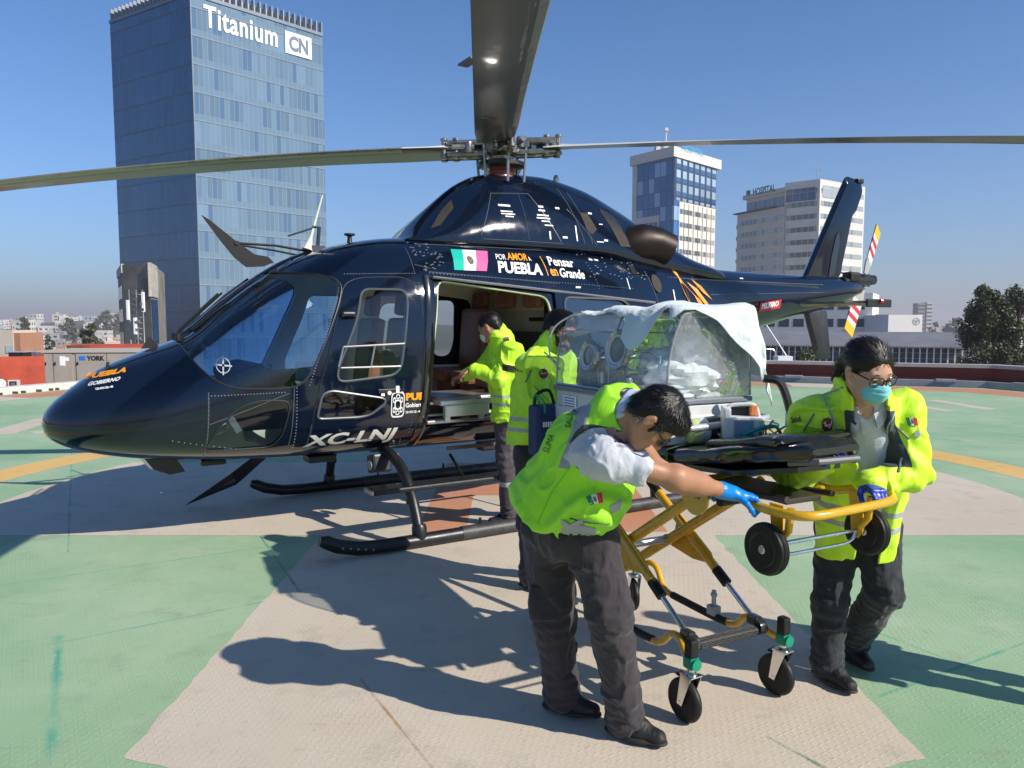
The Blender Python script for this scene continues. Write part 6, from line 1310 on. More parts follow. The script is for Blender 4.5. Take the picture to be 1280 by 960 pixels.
def mexflag(W,quad,par=None):
    a,b,c,d=[Vector(q) for q in quad]; cols=((.0,.20,.07),(.7,.7,.68),(.55,.02,.03)); L=lambda u,v:tuple((a.lerp(b,u)).lerp(d.lerp(c,u),v))
    root=W.patch('flag_patch',quad,mat('flag_white_cloth',cols[1],.7),off=.004)
    for i,nm in ((0,'flag_green_cloth'),(2,'flag_red_cloth')): W.patch('flag_stripe',[L(i/3,0),L((i+1)/3,0),L((i+1)/3,1),L(i/3,1)],mat(nm,cols[i],.7),root.parent if False else W.o,off=.0055,N=3)
    W.poly('flag_emblem',[L(.5+.10*math.cos(t),.5+.28*math.sin(t)) for t in [k*PI/4 for k in range(8)]],mat('emblem_brown',(.12,.10,.06),.5),off=.006)
    return root
REFL=(.36,.37,.39); HV1=(.46,.80,.02); HV2=(.56,.86,.02)
SKIN=skinmat('tan_skin',(.36,.175,.10)); SKIN2=skinmat('light_tan_skin',(.50,.28,.185)); HAIR=hairmat('black_hair'); HAIRB=hairmat('dark_brown_hair',(.012,.0075,.006))
GLOVE=mat('blue_nitrile_glove',(.0,.20,.62),.35,bump=.35,bs=70,var=.1,vs=30,coat=.2); GLOVE2=mat('dark_blue_nitrile_glove',(.02,.05,.36),.35,bump=.35,bs=70,var=.1,vs=30,coat=.2)
SHOE=mat('black_shoe',(.010,.010,.011),.6,bump=.4,bs=90,var=.2,vs=20); SOLE=mat('shoe_sole',(.016,.016,.016),.7)
def legs(par,base,m,hipc,L,R_,fwd,name='trousers',flare=1.0,top=None,seed=2,rad=(.098,.074,.062),pock=True,h=.0055,toprad=.15,cuffz=None):
    """L,R_: (hip,knee,ankle) world points"""
    S=SDF(h); hp=Vector(hipc); 
    for (a,b,c) in (L,R_):
        a=Vector(a);b=Vector(b);c=Vector(c); S.path([a,b,c],[rad[0],rad[1],rad[2]],k=.03); mid=b.lerp(c,.75); S.cap(mid,c,rad[2],rad[2]*1.10*flare,k=.02)
    S.cap(Vector(L[0])+Vector((0,0,.04)),Vector(R_[0])+Vector((0,0,.04)),.105,k=.04); S.cap(hp,hp+Vector(top or (0,0,.1)),toprad,toprad*.92,k=.04,fl=(fwd,.72))
    f1=folds(seed,.007,8,None,.0035)
    js=[(Vector(q[1]),(Vector(q[2])-Vector(q[0])).normalized()) for q in (L,R_)]; hems=[(Vector(q[2]),(Vector(q[2])-Vector(q[1])).normalized()) for q in (L,R_)]
    def w_(P):
        v=f1(P)
        for c,d in js: v=v+ridges(P,c,d,.006,95,.11)
        for c,d in hems: v=v+ridges(P,c-d*.04,d,.006,130,.10)
        return v
    S.warp(w_)
    return build_sdf(name,S,m,par,base)
# ================================================================ STRETCHER, INCUBATOR AND EQUIPMENT
SO=Vector((.78,3.90,0)); SA=Vector((.447,-.894,0)).normalized(); SB=Vector((.894,.447,0)).normalized(); SRZ=math.atan2(SA.y,SA.x)
# stretcher-local frame: x = towards the head end (viewer), y = left of that (=> +SB is -y? keep explicit)
STR=thing('ambulance_stretcher','yellow framed ambulance stretcher with black mattress, raised on crossed legs','stretcher',tuple(SO),0)
def SP(a,b,z): return SA*a+SB*b+Vector((0,0,z))
SM=Matrix((SA,SB,Vector((0,0,1)))).transposed()
GREENP=mat('green_plastic',(.0,.22,.13),.4); BLK=mat('black_tube_sleeve',(.009,.009,.010),.5,spec=.35,bump=.3,bs=120); TYRE=mat('tyre_rubber',(.008,.008,.009),.5,spec=.35,bump=.15,bs=60,var=.3,vs=9); RIMB=mat('black_rim',(.010,.010,.011),.3)
def wheel(par,c,ax,r_,w_,name,solid=False):
    ax=Vector(ax).normalized(); mb=MB(); p=[(r_*.64,-w_*.46),(r_*.70,-w_*.5),(r_*.80,-w_*.52),(r_*.86,-w_*.5),(r_*.95,-w_*.42),(r_*.975,-w_*.26),(r_*.965,-w_*.23),(r_,-w_*.14),(r_*.985,-w_*.06),(r_*1.0,0),(r_*.985,w_*.06),(r_,w_*.14),(r_*.965,w_*.23),(r_*.975,w_*.26),(r_*.95,w_*.42),(r_*.86,w_*.5),(r_*.70,w_*.5)]
    mb.lathe(p,c,ax,40); t=mb.build('tyre',TYRE,par); mb=MB(); mb.lathe([(0,-w_*.42),(r_*.16,-w_*.45),(r_*.2,-w_*.2),(r_*.5,-w_*.12),(r_*.58,-w_*.42),(r_*.62,-w_*.52),(r_*.66,-w_*.5),(r_*.66,w_*.5),(r_*.62,w_*.52),(r_*.58,w_*.42),(r_*.5,w_*.12),(r_*.2,w_*.2),(r_*.16,w_*.45),(0,w_*.42)],c,ax,32); rm=mb.build('rim',RIMB,t)
    mb=MB(); 
    for s in (-1,1): mb=MB(); mb.lathe([(r_*.16,0),(r_*.17,w_*.12),(r_*.12,w_*.2),(0,w_*.2)],Vector(c)+ax*w_*.42*s,ax*s,14); mb.build('hub_cap',ALU,t)

    mb=MB(); q=ax.to_track_quat('Z','Y').to_matrix()
    for k in range(5):
        a=k*2*PI/5; mb.box(Vector(c)+q@Vector((math.cos(a)*r_*.42,math.sin(a)*r_*.42,0)),(r_*.5,r_*.12,w_*.50),q@Matrix.Rotation(a,3,'Z'),bev=.003)
    mb.build('spokes',RIMB,t); return t
# castors
for a,b,yaw,hid in ((.60,-.28,4,0),(.60,.28,8,0),(-.60,-.28,10,0),(-.60,.28,-20,0)):
    z=.10; d=Matrix.Rotation(R(yaw),3,'Z')@SA; ax=d.cross(Vector((0,0,1))); tr=SP(a,b,0)-d*.035; c=tr+Vector((0,0,.10))
    mb=MB(); p=SP(a,b,.245); mb.lathe([(.022,0),(.03,.005),(.03,.02),(.018,.03),(.018,.05)],p-Vector((0,0,.025)),(0,0,1),14)
    for s in (-1,1):
        q0=p+ax*s*.030-Vector((0,0,.012)); 
        mb.prism([q0+d*.035,q0-d*.030,c+ax*s*.030-d*.016-Vector((0,0,.012)),c+ax*s*.030+d*.014-Vector((0,0,.016))],ax*s*.004)
    mb.box(p-Vector((0,0,.012)),(.075,.066,.006),Matrix((d,ax,Vector((0,0,1)))).transposed()); mb.tube([c-ax*.036,c+ax*.036],.007,8)
    f=mb.build('castor_fork',CHROME,STR); t=wheel(f,c,ax,.10,.042,'castor_wheel') if False else None
    mb=MB(); r_,w_=.10,.040; mb.lathe([(r_*.66,-w_*.5),(r_*.88,-w_*.5),(r_*.97,-w_*.3),(r_,-w_*.1),(r_,w_*.1),(r_*.97,w_*.3),(r_*.88,w_*.5),(r_*.66,w_*.5)],c,ax,36); mb.build('castor_tyre',TYRE,f)
    mb=MB(); mb.lathe([(0,-w_*.35),(r_*.3,-w_*.4),(r_*.5,-w_*.25),(r_*.66,-w_*.48),(r_*.66,w_*.48),(r_*.5,w_*.25),(r_*.3,w_*.4),(0,w_*.35)],c,ax,28); mb.build('castor_rim',RIMB,f)
    mb=MB(); mb.box(p+Vector((0,0,.045)),(.06,.052,.055),SM,bev=.012); mb.lathe([(.026,0),(.026,.012),(0,.014)],p+Vector((0,0,.045))+SA*.03,SA,14); mb.build('green_brake_block',GREENP,STR)
    mb=MB(); mb.box(p+Vector((0,0,.11)),(.05,.044,.085),SM,bev=.01); mb.build('buffer_cap',BLK,STR)
    mb=MB(); mb.box(p-d*.055-Vector((0,0,.03)),(.03,.05,.012),Matrix((d,ax,Vector((0,0,1)))).transposed(),bev=.004); mb.build('brake_pedal',BLK,f)
def ptube(par,name,P,r_,m,n=12,sm=4): mb=MB(); mb.tube(crv([SP(*p) for p in P],sm) if sm else [SP(*p) for p in P],r_,n); return mb.build(name,m,par)
for s in (-1,1):
    ptube(STR,'lower_side_tube',[(.60,s*.28,.295),(.54,s*.26,.30),(.47,s*.235,.335),(.40,s*.23,.335),(.33,s*.235,.27),(.22,s*.24,.25),(-.15,s*.24,.25),(-.26,s*.24,.27),(-.34,s*.25,.36),(-.42,s*.25,.37),(-.50,s*.26,.315),(-.60,s*.28,.295)],.0175,YEL)
    ptube(STR,'black_sleeve',[(.27,s*.238,.258),(.15,s*.24,.25),(-.18,s*.24,.252)],.0205,BLK,sm=2)
mb=MB(); mb.tube([SP(.52,-.235,.32),SP(.52,.235,.32)],.024,14); 
for k in range(16):
    a=2*PI*k/16; mb.tube([SP(.52,-.17,.32)+SA*math.cos(a)*.024+Vector((0,0,math.sin(a)*.024)),SP(.52,.17,.32)+SA*math.cos(a)*.024+Vector((0,0,math.sin(a)*.024))],.0030,4)
mb.build('front_cross_bar',BLK,STR)
ptube(STR,'rear_cross_bar',[(-.52,-.25,.32),(-.52,.25,.32)],.020,YEL,sm=0)
# crossed legs
for s in (-1,1):
    b=s*.205; lo=(.52,b,.335); hi=(-.62,b,1.04)
    L=lambda t:SP(lo[0]+(hi[0]-lo[0])*t,b,lo[2]+(hi[2]-lo[2])*t)
    mb=MB(); mb.tube([L(0),L(.26)],.0135,12); mb.build('chrome_leg_tube',CHROME,STR)
    mb=MB(); mb.tube([L(.20),L(.27)],.027,14); mb.build('leg_collar',BLK,STR)
    mb=MB(); mb.tube([L(.25),L(1)],.0225,14,flat=1.15); lg=mb.build('front_foot_leg',YEL,STR)
    for t0,t1 in ((.70,.77),(.84,.88)): mb=MB(); mb.tube([L(t0),L(t1)],.0245,14,flat=1.15); mb.build('black_band',BLK,lg)
    mb=MB(); mb.lathe([(.0,-.02),(.034,-.02),(.036,0),(.034,.02),(0,.02)],L(0),SB,16); mb.box(L(.03),(.07,.045,.05),SM,bev=.012); mb.build('leg_knuckle',mat('knuckle_black',(.02,.02,.02),.25,coat=.5),STR)
    b2=s*.165; L2=lambda t:SP(-.52+t*1.07,b2,.335+t*.72)
    mb=MB(); mb.tube([L2(0),L2(1)],.0235,14,flat=1.2); mb.build('rear_foot_leg',YEL,STR)
    # gusset plates at the pivot
    mb=MB(); c=L(.50); q=[L(.30),L(.36)+Vector((0,0,-.0))-SA*.04-Vector((0,0,.05)),SP(.02,b,.60)-SA*.06-Vector((0,0,.02)),L2(.36)+SB*(b-b2),L2(.62)+SB*(b-b2),L(.62)]; 
    q=[SP(x,b-.004,z) for x,z in ((.20,.545),(.03,.53),(-.16,.555),(-.12,.66),(-.10,.76),(.02,.69),(.17,.60))]; mb.prism(q,SB*.008); mb.build('gusset_plate',YEL,STR)
    mb=MB(); mb.lathe([(.02,-.012),(.02,.012)],SP(-.05,b+s*.02,.665),SB,14); mb.build('pivot_bolt',ALU,STR)
mb=MB(); mb.tube([SP(-.14,-.20,.60),SP(-.14,.20,.60)],.0205,14); mb.build('silver_cross_bar',ALU,STR)
mb=MB(); 
for b in (-.15,.15): mb.tube([SP(-.14,b,.60),SP(-.14,b*1.2,.60)],.026,12)
mb.build('cross_bar_ends',GREY,STR)
mb=MB(); mb.box(SP(.16,.24,.285),(.06,.05,.05),SM,bev=.006); mb.tube([SP(.16,.24,.30),SP(.16,.24,.39)],.012,10); mb.tube([SP(.16,.24,.36),SP(.16,.24,.375)],.017,10); mb.build('rail_clamp',GREY,STR)
# upper frame
mb=MB(); 
for s in (-1,1): mb.tube([SP(-.98,s*.24,1.085),SP(.62,s*.24,1.085)],.019,12)
for a in (-.98,-.5,0,.5): mb.tube([SP(a,-.24,1.085),SP(a,.24,1.085)],.017,10)
mb.build('upper_frame',YEL,STR)
LBL=mat('label_white',(.62,.62,.58),.5)
for a_,b_,z_,w__ in ((.42,-.262,1.085,.10),(.05,-.262,1.085,.07),(1.10,-.284,1.077,.0)):
    if w__: mb=MB(); mb.box(SP(a_,b_,z_),(w__,.004,.022),SM); mb.build('warning_label',LBL,STR)
for s_ in (-1,1):
    for a_ in (-.5,-.05,.3,.58): mb=MB(); mb.lathe([(.009,0),(.009,.006),(0,.008)],SP(a_,s_*.258,1.085),SB*s_,8); mb.build('frame_bolt',ALU,STR)
mb=MB(); c=SP(.56,-.235,1.03); n=28; mb.prism([c+SA*(math.cos(2*PI*k/n)*.085)+Vector((0,0,math.sin(2*PI*k/n)*.085)) for k in range(n)],-SB*.012); pl=mb.build('side_disc',YEL,STR)
mb=MB(); text_quad(mb,'AP',c-SB*.0135+SA*.0-Vector((0,0,.01)),SA*.05,(0,0,.03)); mb.build('disc_lettering',mat('decal_dark',(.03,.03,.03),.5),pl)
mb=MB(); mb.tube([SP(.50,-.13,1.05),SP(.98,-.13,1.09)],.014,10); mb.tube([SP(.50,.13,1.05),SP(.98,.13,1.09)],.014,10); mb.box(SP(.70,0,1.07),(.5,.20,.025),SM,bev=.006); mb.build('telescopic_frame',mat('slide_brown',(.07,.06,.05),.35,.5),STR)
mb=MB(); mb.tube([SP(.78,-.30,1.06),SP(.78,-.13,1.06)],.022,14); mb.build('black_grip_roller',BLK,STR)
# head-end handle loop
P=[(.46,-.265,1.085),(.70,-.268,1.09),(.82,-.27,1.10),(.90,-.27,1.085),(1.00,-.27,1.075),(1.10,-.262,1.075),(1.16,-.23,1.077),(1.185,-.16,1.08),(1.19,0,1.085),(1.19,.16,1.09),(1.175,.24,1.095),(1.13,.285,1.10),(1.06,.295,1.10),(.96,.285,1.09),(.88,.27,1.07),(.80,.265,1.07),(.70,.265,1.085),(.46,.265,1.085)]
ptube(STR,'handle_loop',P,.0185,YEL,14,4)
ptube(STR,'inner_bar',[(.46,.20,1.10),(.7,.2,1.10),(.86,.21,1.075)],.016,YEL)
for s,aa in ((-1,1.03),(1,1.03)):
    b=s*.225; mb=MB(); q=[SP(aa-.05,b,1.09),SP(aa+.02,b,1.09),SP(aa+.025,b,.93),SP(aa+.0,b,.90),SP(aa-.03,b,.93)]; mb.prism(q,SB*.008); mb.tube([SP(aa+.06,b,1.09),SP(aa+.05,b,1.0),SP(aa+.01,b,.95)],.015,10); mb.build('wheel_bracket',YEL,STR)
    t=wheel(STR,SP(aa,s*.285,.925),SB,.103,.048,'loading_wheel')
mb=MB(); mb.tube([SP(1.03,-.27,.935),SP(1.03,.25,.935)],.0085,10); mb.tube(crv([SP(1.05,-.27,.895),SP(1.05,.0,.895),SP(1.05,.15,.90),SP(1.04,.21,.93)],4),.007,10); mb.build('wheel_axle_rods',CHROME,STR)
# deck pan + mattress
def slab(par,name,outline,z0f,z1f,m,n=20,puff=.0,parent=None):
    S=[];
    return None
MAT=mat('black_vinyl_mattress',(.010,.010,.011),.16,coat=.35,bump=.6,bs=9)
def cushion(name,a0,a1,wf,zf,th,parent,m=MAT,N=34,Mx=16,seed=0):
    vs=[];fs=[]
    for i in range(N+1):
        a=a0+(a1-a0)*i/N; w_=wf(a); z=zf(a); e=min(1,(i/N)/.03,(1-i/N)/.03)
        for k in range(Mx*2):
            t=k/(Mx*2)*2*PI; c,s=math.cos(t),math.sin(t); y=w_*math.copysign(abs(c)**.35,c); zz=th/2*math.copysign(abs(s)**.55,s)*(.35+.65*e**.5)
            pf=mnoise.noise(Vector((a*9+seed,y*7,zz*14)))*.008+mnoise.noise(Vector((a*28,y*5,seed)))*.004
            vs.append(SP(a,y*(.94+.06*e)+pf,z+zz+pf))
    n=Mx*2
    for i in range(N):
        for k in range(n): fs.append((i*n+k,i*n+(k+1)%n,(i+1)*n+(k+1)%n,(i+1)*n+k))
    fs+= [tuple(range(n))[::-1],tuple(range(N*n,(N+1)*n))]; mb=MB(); mb.add(vs,fs,0,True); return mb.build(name,m,parent)
wf=lambda a:.285 if a<.75 else .285-(a-.75)*.42
zf=lambda a:1.185 if a<.45 else 1.185+(a-.45)*.17
cushion('mattress',-.95,.30,lambda a:.285,lambda a:1.18,.085,STR,seed=1); cushion('mattress',.31,1.10,wf,lambda a:zf(a)+.005,.085,STR,seed=4)
cushion('headrest_cushion',.55,1.00,lambda a:.20,lambda a:zf(a)+.055,.05,STR,seed=7,N=18)
mb=MB(); mb.box(SP(-.3,0,1.120),(1.35,.52,.03),SM,bev=.008); q=[SP(.35,-.25,1.13),SP(.80,-.25,1.165),SP(1.02,-.12,1.205),SP(1.02,.12,1.205),SP(.80,.25,1.165),SP(.35,.25,1.13)]; mb.prism(q,(0,0,.022)); mb.build('deck_pan',mat('pan_dark',(.008,.008,.009),.3,coat=.3,var=.2),STR)
mb=MB(); mb.tube([SP(1.0,-.15,1.245),SP(1.10,-.10,1.262),SP(1.115,.10,1.262),SP(1.0,.17,1.245)],.014,8); mb.build('head_end_guard',mat('guard_grey',(.10,.105,.12),.4),STR)
for a in (.0,.42): mb=MB(); P_=[SP(a,-.29,1.10),SP(a,-.295,1.22),SP(a,-.2,1.235),SP(a,.2,1.235),SP(a,.295,1.22)]; mb.tube(P_,.020,6,flat=.18); mb.build('restraint_strap',mat('strap_green',(.05,.11,.03),.6) if a else BLACK,STR)
mb=MB()
for k in range(3): mb.box(SP(.10+.13*k,-.29,1.12),(.10,.02,.045),SM,bev=.008)
mb.build('side_pouches',mat('pouch_green',(.035,.07,.02),.5),STR)
mb=MB(); mb.prism([SP(-.15,-.30,1.13),SP(.02,-.30,1.13),SP(-.01,-.30,.86),SP(-.11,-.30,.85)],-SB*.05); mb.build('black_holster',BLACK,STR)
# ---- incubator
INC=thing('infant_incubator','clear transport incubator with round portholes under a pale blanket, on the stretcher','incubator',tuple(SO+Vector((0,0,1.23))),0)
def IP(a,b,z): return SA*a+SB*b+Vector((0,0,z-1.23))
ACR=glassmat('clear_acrylic',(.88,.91,.92),.03,.62,.02,1.45,.15,(.70,.73,.74,1)); 
def crinkle(m,sc_=14,st=.5,dist=.02):
    n=m.node_tree; tc=n.nodes.new('ShaderNodeTexCoord'); t=n.nodes.new('ShaderNodeTexVoronoi'); t.feature='DISTANCE_TO_EDGE'; t.inputs['Scale'].default_value=sc_; ns=n.nodes.new('ShaderNodeTexNoise'); ns.inputs['Scale'].default_value=7; ns.inputs['Distortion'].default_value=1.5; n.links.new(tc.outputs['Object'],ns.inputs[0]); n.links.new(ns.outputs['Color'],t.inputs[0])
    bp=n.nodes.new('ShaderNodeBump'); bp.inputs['Strength'].default_value=st; bp.inputs['Distance'].default_value=dist; n.links.new(ns.outputs[0],bp.inputs['Height'])
    for g in n.nodes:
        if g.type in('BSDF_GLOSSY','FRESNEL','BSDF_DIFFUSE'): n.links.new(bp.outputs[0],g.inputs['Normal'])
crinkle(ACR,14,.22,.02)
IWH=mat('incubator_white',(.55,.56,.56),.4,var=.05); IGR=mat('incubator_grey',(.16,.18,.21),.35,coat=.3); CLR=mat('porthole_rubber',(.45,.47,.46),.3)
a0,a1,bn,bf=-.66,.36,-.25,.26
def q2(x): return IP(*x)
mb=MB(); mb.box(IP((a0+a1)/2,0,1.275),(a1-a0+.04,.53,.09),SM,bev=.01); mb.box(IP((a0+a1)/2,0,1.36),(a1-a0,.50,.10),SM,bev=.008); ib=mb.build('base_cabinet',IWH,INC)
mb=MB(); mb.box(IP((a0+a1)/2,0,1.425),(a1-a0+.02,.54,.025),SM,bev=.006); mb.build('tray_rim',IGR,INC)
mb=MB(); mb.box(IP(-.50,bn-.006,1.34),(.14,.004,.09),SM); dd=mb.build('paper_label',WHITE,ib)
mb=MB(); 
for k in range(5): mb.box(IP(-.50,bn-.010,1.372-k*.015),(.11,.002,.005),SM)
mb.build('label_print',mat('print_blue',(.05,.10,.3),.5),dd)
mb=MB(); mb.prism([IP(a1+.005,-.22,1.33),IP(a1+.005,.24,1.33),IP(a1-.10,.24,1.455),IP(a1-.10,-.22,1.455)],SA*.02); mb.build('front_slope_panel',IWH,INC)
mb=MB(); mb.box(IP(a1-.035,.1,1.40),(.003,.14,.07),SM@Matrix.Rotation(.7,3,'Y')); mb.build('data_plate',mat('plate_grey',(.45,.46,.48),.3),INC)
mb=MB(); mb.tube(crv([IP(a1+.02,-.25,1.30),IP(a1+.10,-.24,1.315),IP(a1+.11,0,1.325),IP(a1+.10,.27,1.34),IP(a1+.0,.28,1.34)],5),.016,12); mb.build('push_bar',mat('bar_silver',(.5,.51,.52),.35,.4),INC)
# hood: near side slopes in towards the top; closed sheets with thickness
T=.006; zt=1.845
prof=[(bn,1.44),(bn+.01,1.62),(bn+.06,1.78),(bn+.13,zt),(bf-.10,zt),(bf-.02,1.74),(bf,1.44)]
pr=[Vector(p) for p in prof]; pr2=crv([Vector((p[0],p[1],0)) for p in prof],4); PN=len(pr2)
mb=MB(); vs=[]
for a in (a0,a1):
    for p in pr2: vs.append(IP(a,p.x,p.y))
for a in (a0,a1):
    for i,p in enumerate(pr2): 
        vs.append(IP(a,p.x*.975,p.y-.006 if p.y>1.45 else p.y))
fs=[(i,i+1,PN+i+1,PN+i) for i in range(PN-1)]; vs=vs[:2*PN]
mb.add(vs,fs,0,True); mb.build('clear_hood',ACR,INC)
for a,nm in ((a0,'end_wall'),(a1,'end_wall')):
    mb=MB(); mb.sheet([IP(a,p.x,p.y) for p in pr2]); ew=mb.build(nm,ACR,INC)
mb=MB()
for a in (a0,a1,-.12): mb.tube([IP(a,p.x*1.005,p.y+.002) for p in pr2],.006,6)
mb.tube([IP(a0,bn,1.445),IP(a1,bn,1.445)],.008,6); mb.tube([IP(a0,bn+.045,1.75),IP(a1,bn+.045,1.75)],.004,6); mb.build('hood_edges',glassmat('acrylic_edge',(.55,.60,.62),.05,1.2,.15,1.5,.35,(.6,.63,.65,1)),INC)
def port(a,zc,r_,tiltb=0):
    nn=Vector((-SB.x,-SB.y,.12)).normalized(); c=IP(a,bn-.008+(.012 if zc>1.65 else .004),zc); mb=MB(); mb.lathe([(r_*.78,0),(r_*.80,.012),(r_*.98,.016),(r_*1.05,.0),(r_,-.012),(r_*.78,-.012)],c,nn,36); p=mb.build('porthole_ring',glassmat('porthole_clear',(.62,.66,.66),.08,1.3,.12,1.5,.40,(.62,.65,.65,1)),INC)
    mb=MB(); mb.lathe([(r_*.66,.0),(r_*.66,.010),(r_*.78,.012),(r_*.78,.0)],c,nn,32); mb.box(c+SA*r_*1.05,(.03,.02,.05),SM,bev=.005); mb.build('porthole_gasket',CLR,p)
port(-.30,1.62,.082); port(-.04,1.66,.100)
nn=-SA; mb=MB(); mb.lathe([(.055,0),(.057,.012),(.075,.016),(.082,.0)],IP(a0-.003,-.08,1.68),nn,28); mb.build('porthole_ring',MATS['porthole_clear'],INC)
mb=MB(); mb.box(IP(-.16,bn-.01,1.51),(.02,.02,.06),SM,bev=.004); mb.box(IP(.08,bn-.012,1.50),(.025,.02,.05),SM,bev=.004); mb.build('latches',IWH,INC)
mb=MB(); mb.box(IP(-.30,.05,1.455),(.60,.36,.03),SM,bev=.01); mb.build('infant_mattress',mat('mattress_blue',(.12,.20,.28),.5),INC)
SHEET=mat('white_sheet',(.80,.82,.83),.8,bump=.35,bs=30,var=.04); BLKT=mat('pale_blue_blanket',(.60,.72,.72),.9,bump=.5,bs=45,var=.06,sheen=.3) if False else mat('pale_blanket',(.60,.67,.66),.9,bump=.5,bs=45,var=.06,sheen=.3)
def lump(name,c,ra,rb,rz,seed,par,m=SHEET):
    vs=[];fs=[];N=22;Mx=34
    for i in range(N+1):
        th=PI*i/N
        for k in range(Mx):
            ph=2*PI*k/Mx; d=Vector((math.sin(th)*math.cos(ph),math.sin(th)*math.sin(ph),math.cos(th))); f=1+.38*mnoise.noise(d*2.2+Vector((seed,0,0)))+.16*abs(mnoise.noise(d*5+Vector((0,seed,0)))); vs.append(IP(*c)+SA*d.x*ra*f+SB*d.y*rb*f+Vector((0,0,d.z*rz*f)))
    for i in range(N):
        for k in range(Mx): fs.append((i*Mx+k,i*Mx+(k+1)%Mx,(i+1)*Mx+(k+1)%Mx,(i+1)*Mx+k))
    mb=MB(); mb.add(vs,fs,0,True); return mb.build(name,m,par)
lump('folded_sheet',(.17,.0,1.53),.16,.20,.10,3.1,INC); lump('folded_sheet',(.20,.02,1.66),.09,.09,.10,8.2,INC); lump('folded_sheet',(.06,-.02,1.58),.12,.13,.09,18.2,INC); lump('folded_sheet',(-.02,-.05,1.50),.12,.12,.05,5.5,INC); lump('rolled_towel',(.17,-.05,1.47),.15,.17,.04,11.,INC)
TUBEC=glassmat('clear_tubing',(.75,.8,.85),.1,1.2,.1,1.5,.45,(.7,.75,.8,1)); rt=random.Random(12)
for k in range(7):
    c=Vector((rt.uniform(-.05,.22),rt.uniform(-.20,-.10),rt.uniform(1.52,1.60))); rr0=rt.uniform(.05,.10); P=[]
    for i in range(22): t=i/21*2*PI*rt.uniform(.9,1.2); P.append(IP(c.x+math.cos(t)*rr0*1.4,c.y+math.sin(t*1.3)*.03,c.z+math.sin(t)*rr0*.6+i*.0006))
    mb=MB(); mb.tube(P,.0032,6); mb.build('monitor_wire',mat('wire_blue',(.25,.45,.62),.4) if k%2 else TUBEC,INC)
for k in range(4):
    mb=MB(); P=[IP(-.50+.1*k,bn+.06,1.46),IP(-.47+.09*k,bn+.05,1.60),IP(-.40+.10*k,bn+.09,1.66),IP(-.28+.08*k,bn+.05,1.52),IP(-.2+.1*k,bn+.1,1.48)]; mb.tube(crv(P,6),.006,8); mb.build('clear_hose',TUBEC,INC)
mb=MB(); mb.box(IP(-.28,-.05,1.70),(.10,.05,.05),SM,bev=.01); mb.build('orange_sensor_box',mat('sensor_orange',(.6,.25,.05),.4),INC)
mb=MB()
for k in range(6): mb.box(IP(.0+.035*k,bn+.03,1.475),(.022,.03,.03),SM,bev=.006)
mb.build('tube_grommets',CLR,INC)
mb=MB(); P=[IP(a0-.02,-.22,1.52),IP(a0-.07,-.26,1.62),IP(a0-.06,-.24,1.76),IP(a0+.02,-.16,1.84),IP(a0+.10,-.14,1.86)]; mb.tube(crv(P,8),.006,8); mb.build('outer_hose',TUBEC,INC)
# blanket draped over the top and front end
BN,BM=70,64; vs=[];fs=[]; s0,s1=-.50,.74; t0,t1=-.47,.60; rtop=1.868
def hang_near(s): # how far down the near side the cloth reaches
    pts=[(-.50,.02),(-.35,.03),(-.20,.035),(-.06,.06),(.04,.20),(.12,.26),(.18,.22),(.235,.04),(.27,.012),(.31,.05),(.36,.12),(.42,.07),(.5,.03),(.8,.02)]
    for i in range(len(pts)-1):
        if pts[i][0]<=s<=pts[i+1][0]: f=(s-pts[i][0])/(pts[i+1][0]-pts[i][0]); f=f*f*(3-2*f); return pts[i][1]+(pts[i+1][1]-pts[i][1])*f
    return .02
for i in range(BN+1):
    s=s0+(s1-s0)*i/BN
    for j in range(BM+1):
        v=j/BM; near=-.16-hang_near(s); 
        if s>.34: near=-.15-hang_near(s)*max(0,1-(s-.34)/.05)+(s-.34)*1.15
        t=near+(t1-near)*v
        e0,e1=-.15,.24; da=max(0,s-.37); dn=max(0,e0-t); df=max(0,t-e1); R_=.035
        fl=lambda q: R_*(1-math.exp(-q/R_))
        dr=lambda q: max(0,q-R_*.5*(1-math.exp(-q/R_)))
        dz=math.sqrt(dr(da)**2+dr(max(dn*.86,df))**2); w=min(1,dz/.06)
        if da>0 and df>0: ph_=math.atan2(df,da); q=math.hypot(da,df); a=.37+(fl(q)+.14*q)*math.cos(ph_); b=e1+(fl(q)+.14*q)*math.sin(ph_)
        else: a=min(s,.37)+(fl(da)+.14*da if da>0 else 0); b=e0-fl(dn)-dn*.42 if dn>0 else (e1+fl(df)+.14*df if df>0 else t)
        z=rtop-dz*.97+.030*math.exp(-((s-.12)/.3)**2-((t-.05)/.25)**2)
        ph=s*26+math.sin(t*9)*1.2; fold=(math.sin(ph)*.010+math.sin(ph*.47+1)*.008)*w
        nz=mnoise.noise(Vector((s*7,t*7,1)))*.014-abs(mnoise.noise(Vector((s*13,t*11,4))))*.020+.006-abs(mnoise.noise(Vector((s*26,t*22,9))))*.008
        f2=math.sin(t*30+s*4)*.010*min(1,da/.08)
        vs.append(IP(a+f2+(nz*.6 if da>0 else 0),b-(fold if dn>0 else -fold if df>0 and da<=0 else 0),z+nz*(1-w*.6)+(.012*math.sin(s*15+t*11) if w<.5 else 0)))
Q=BM+1
for i in range(BN):
    for j in range(BM): fs.append((i*Q+j,(i+1)*Q+j,(i+1)*Q+j+1,i*Q+j+1))
me=bpy.data.meshes.new('blanket'); b0=SO+Vector((0,0,1.23)); me.from_pydata([tuple(v) for v in vs],[],fs); me.materials.append(BLKT); 
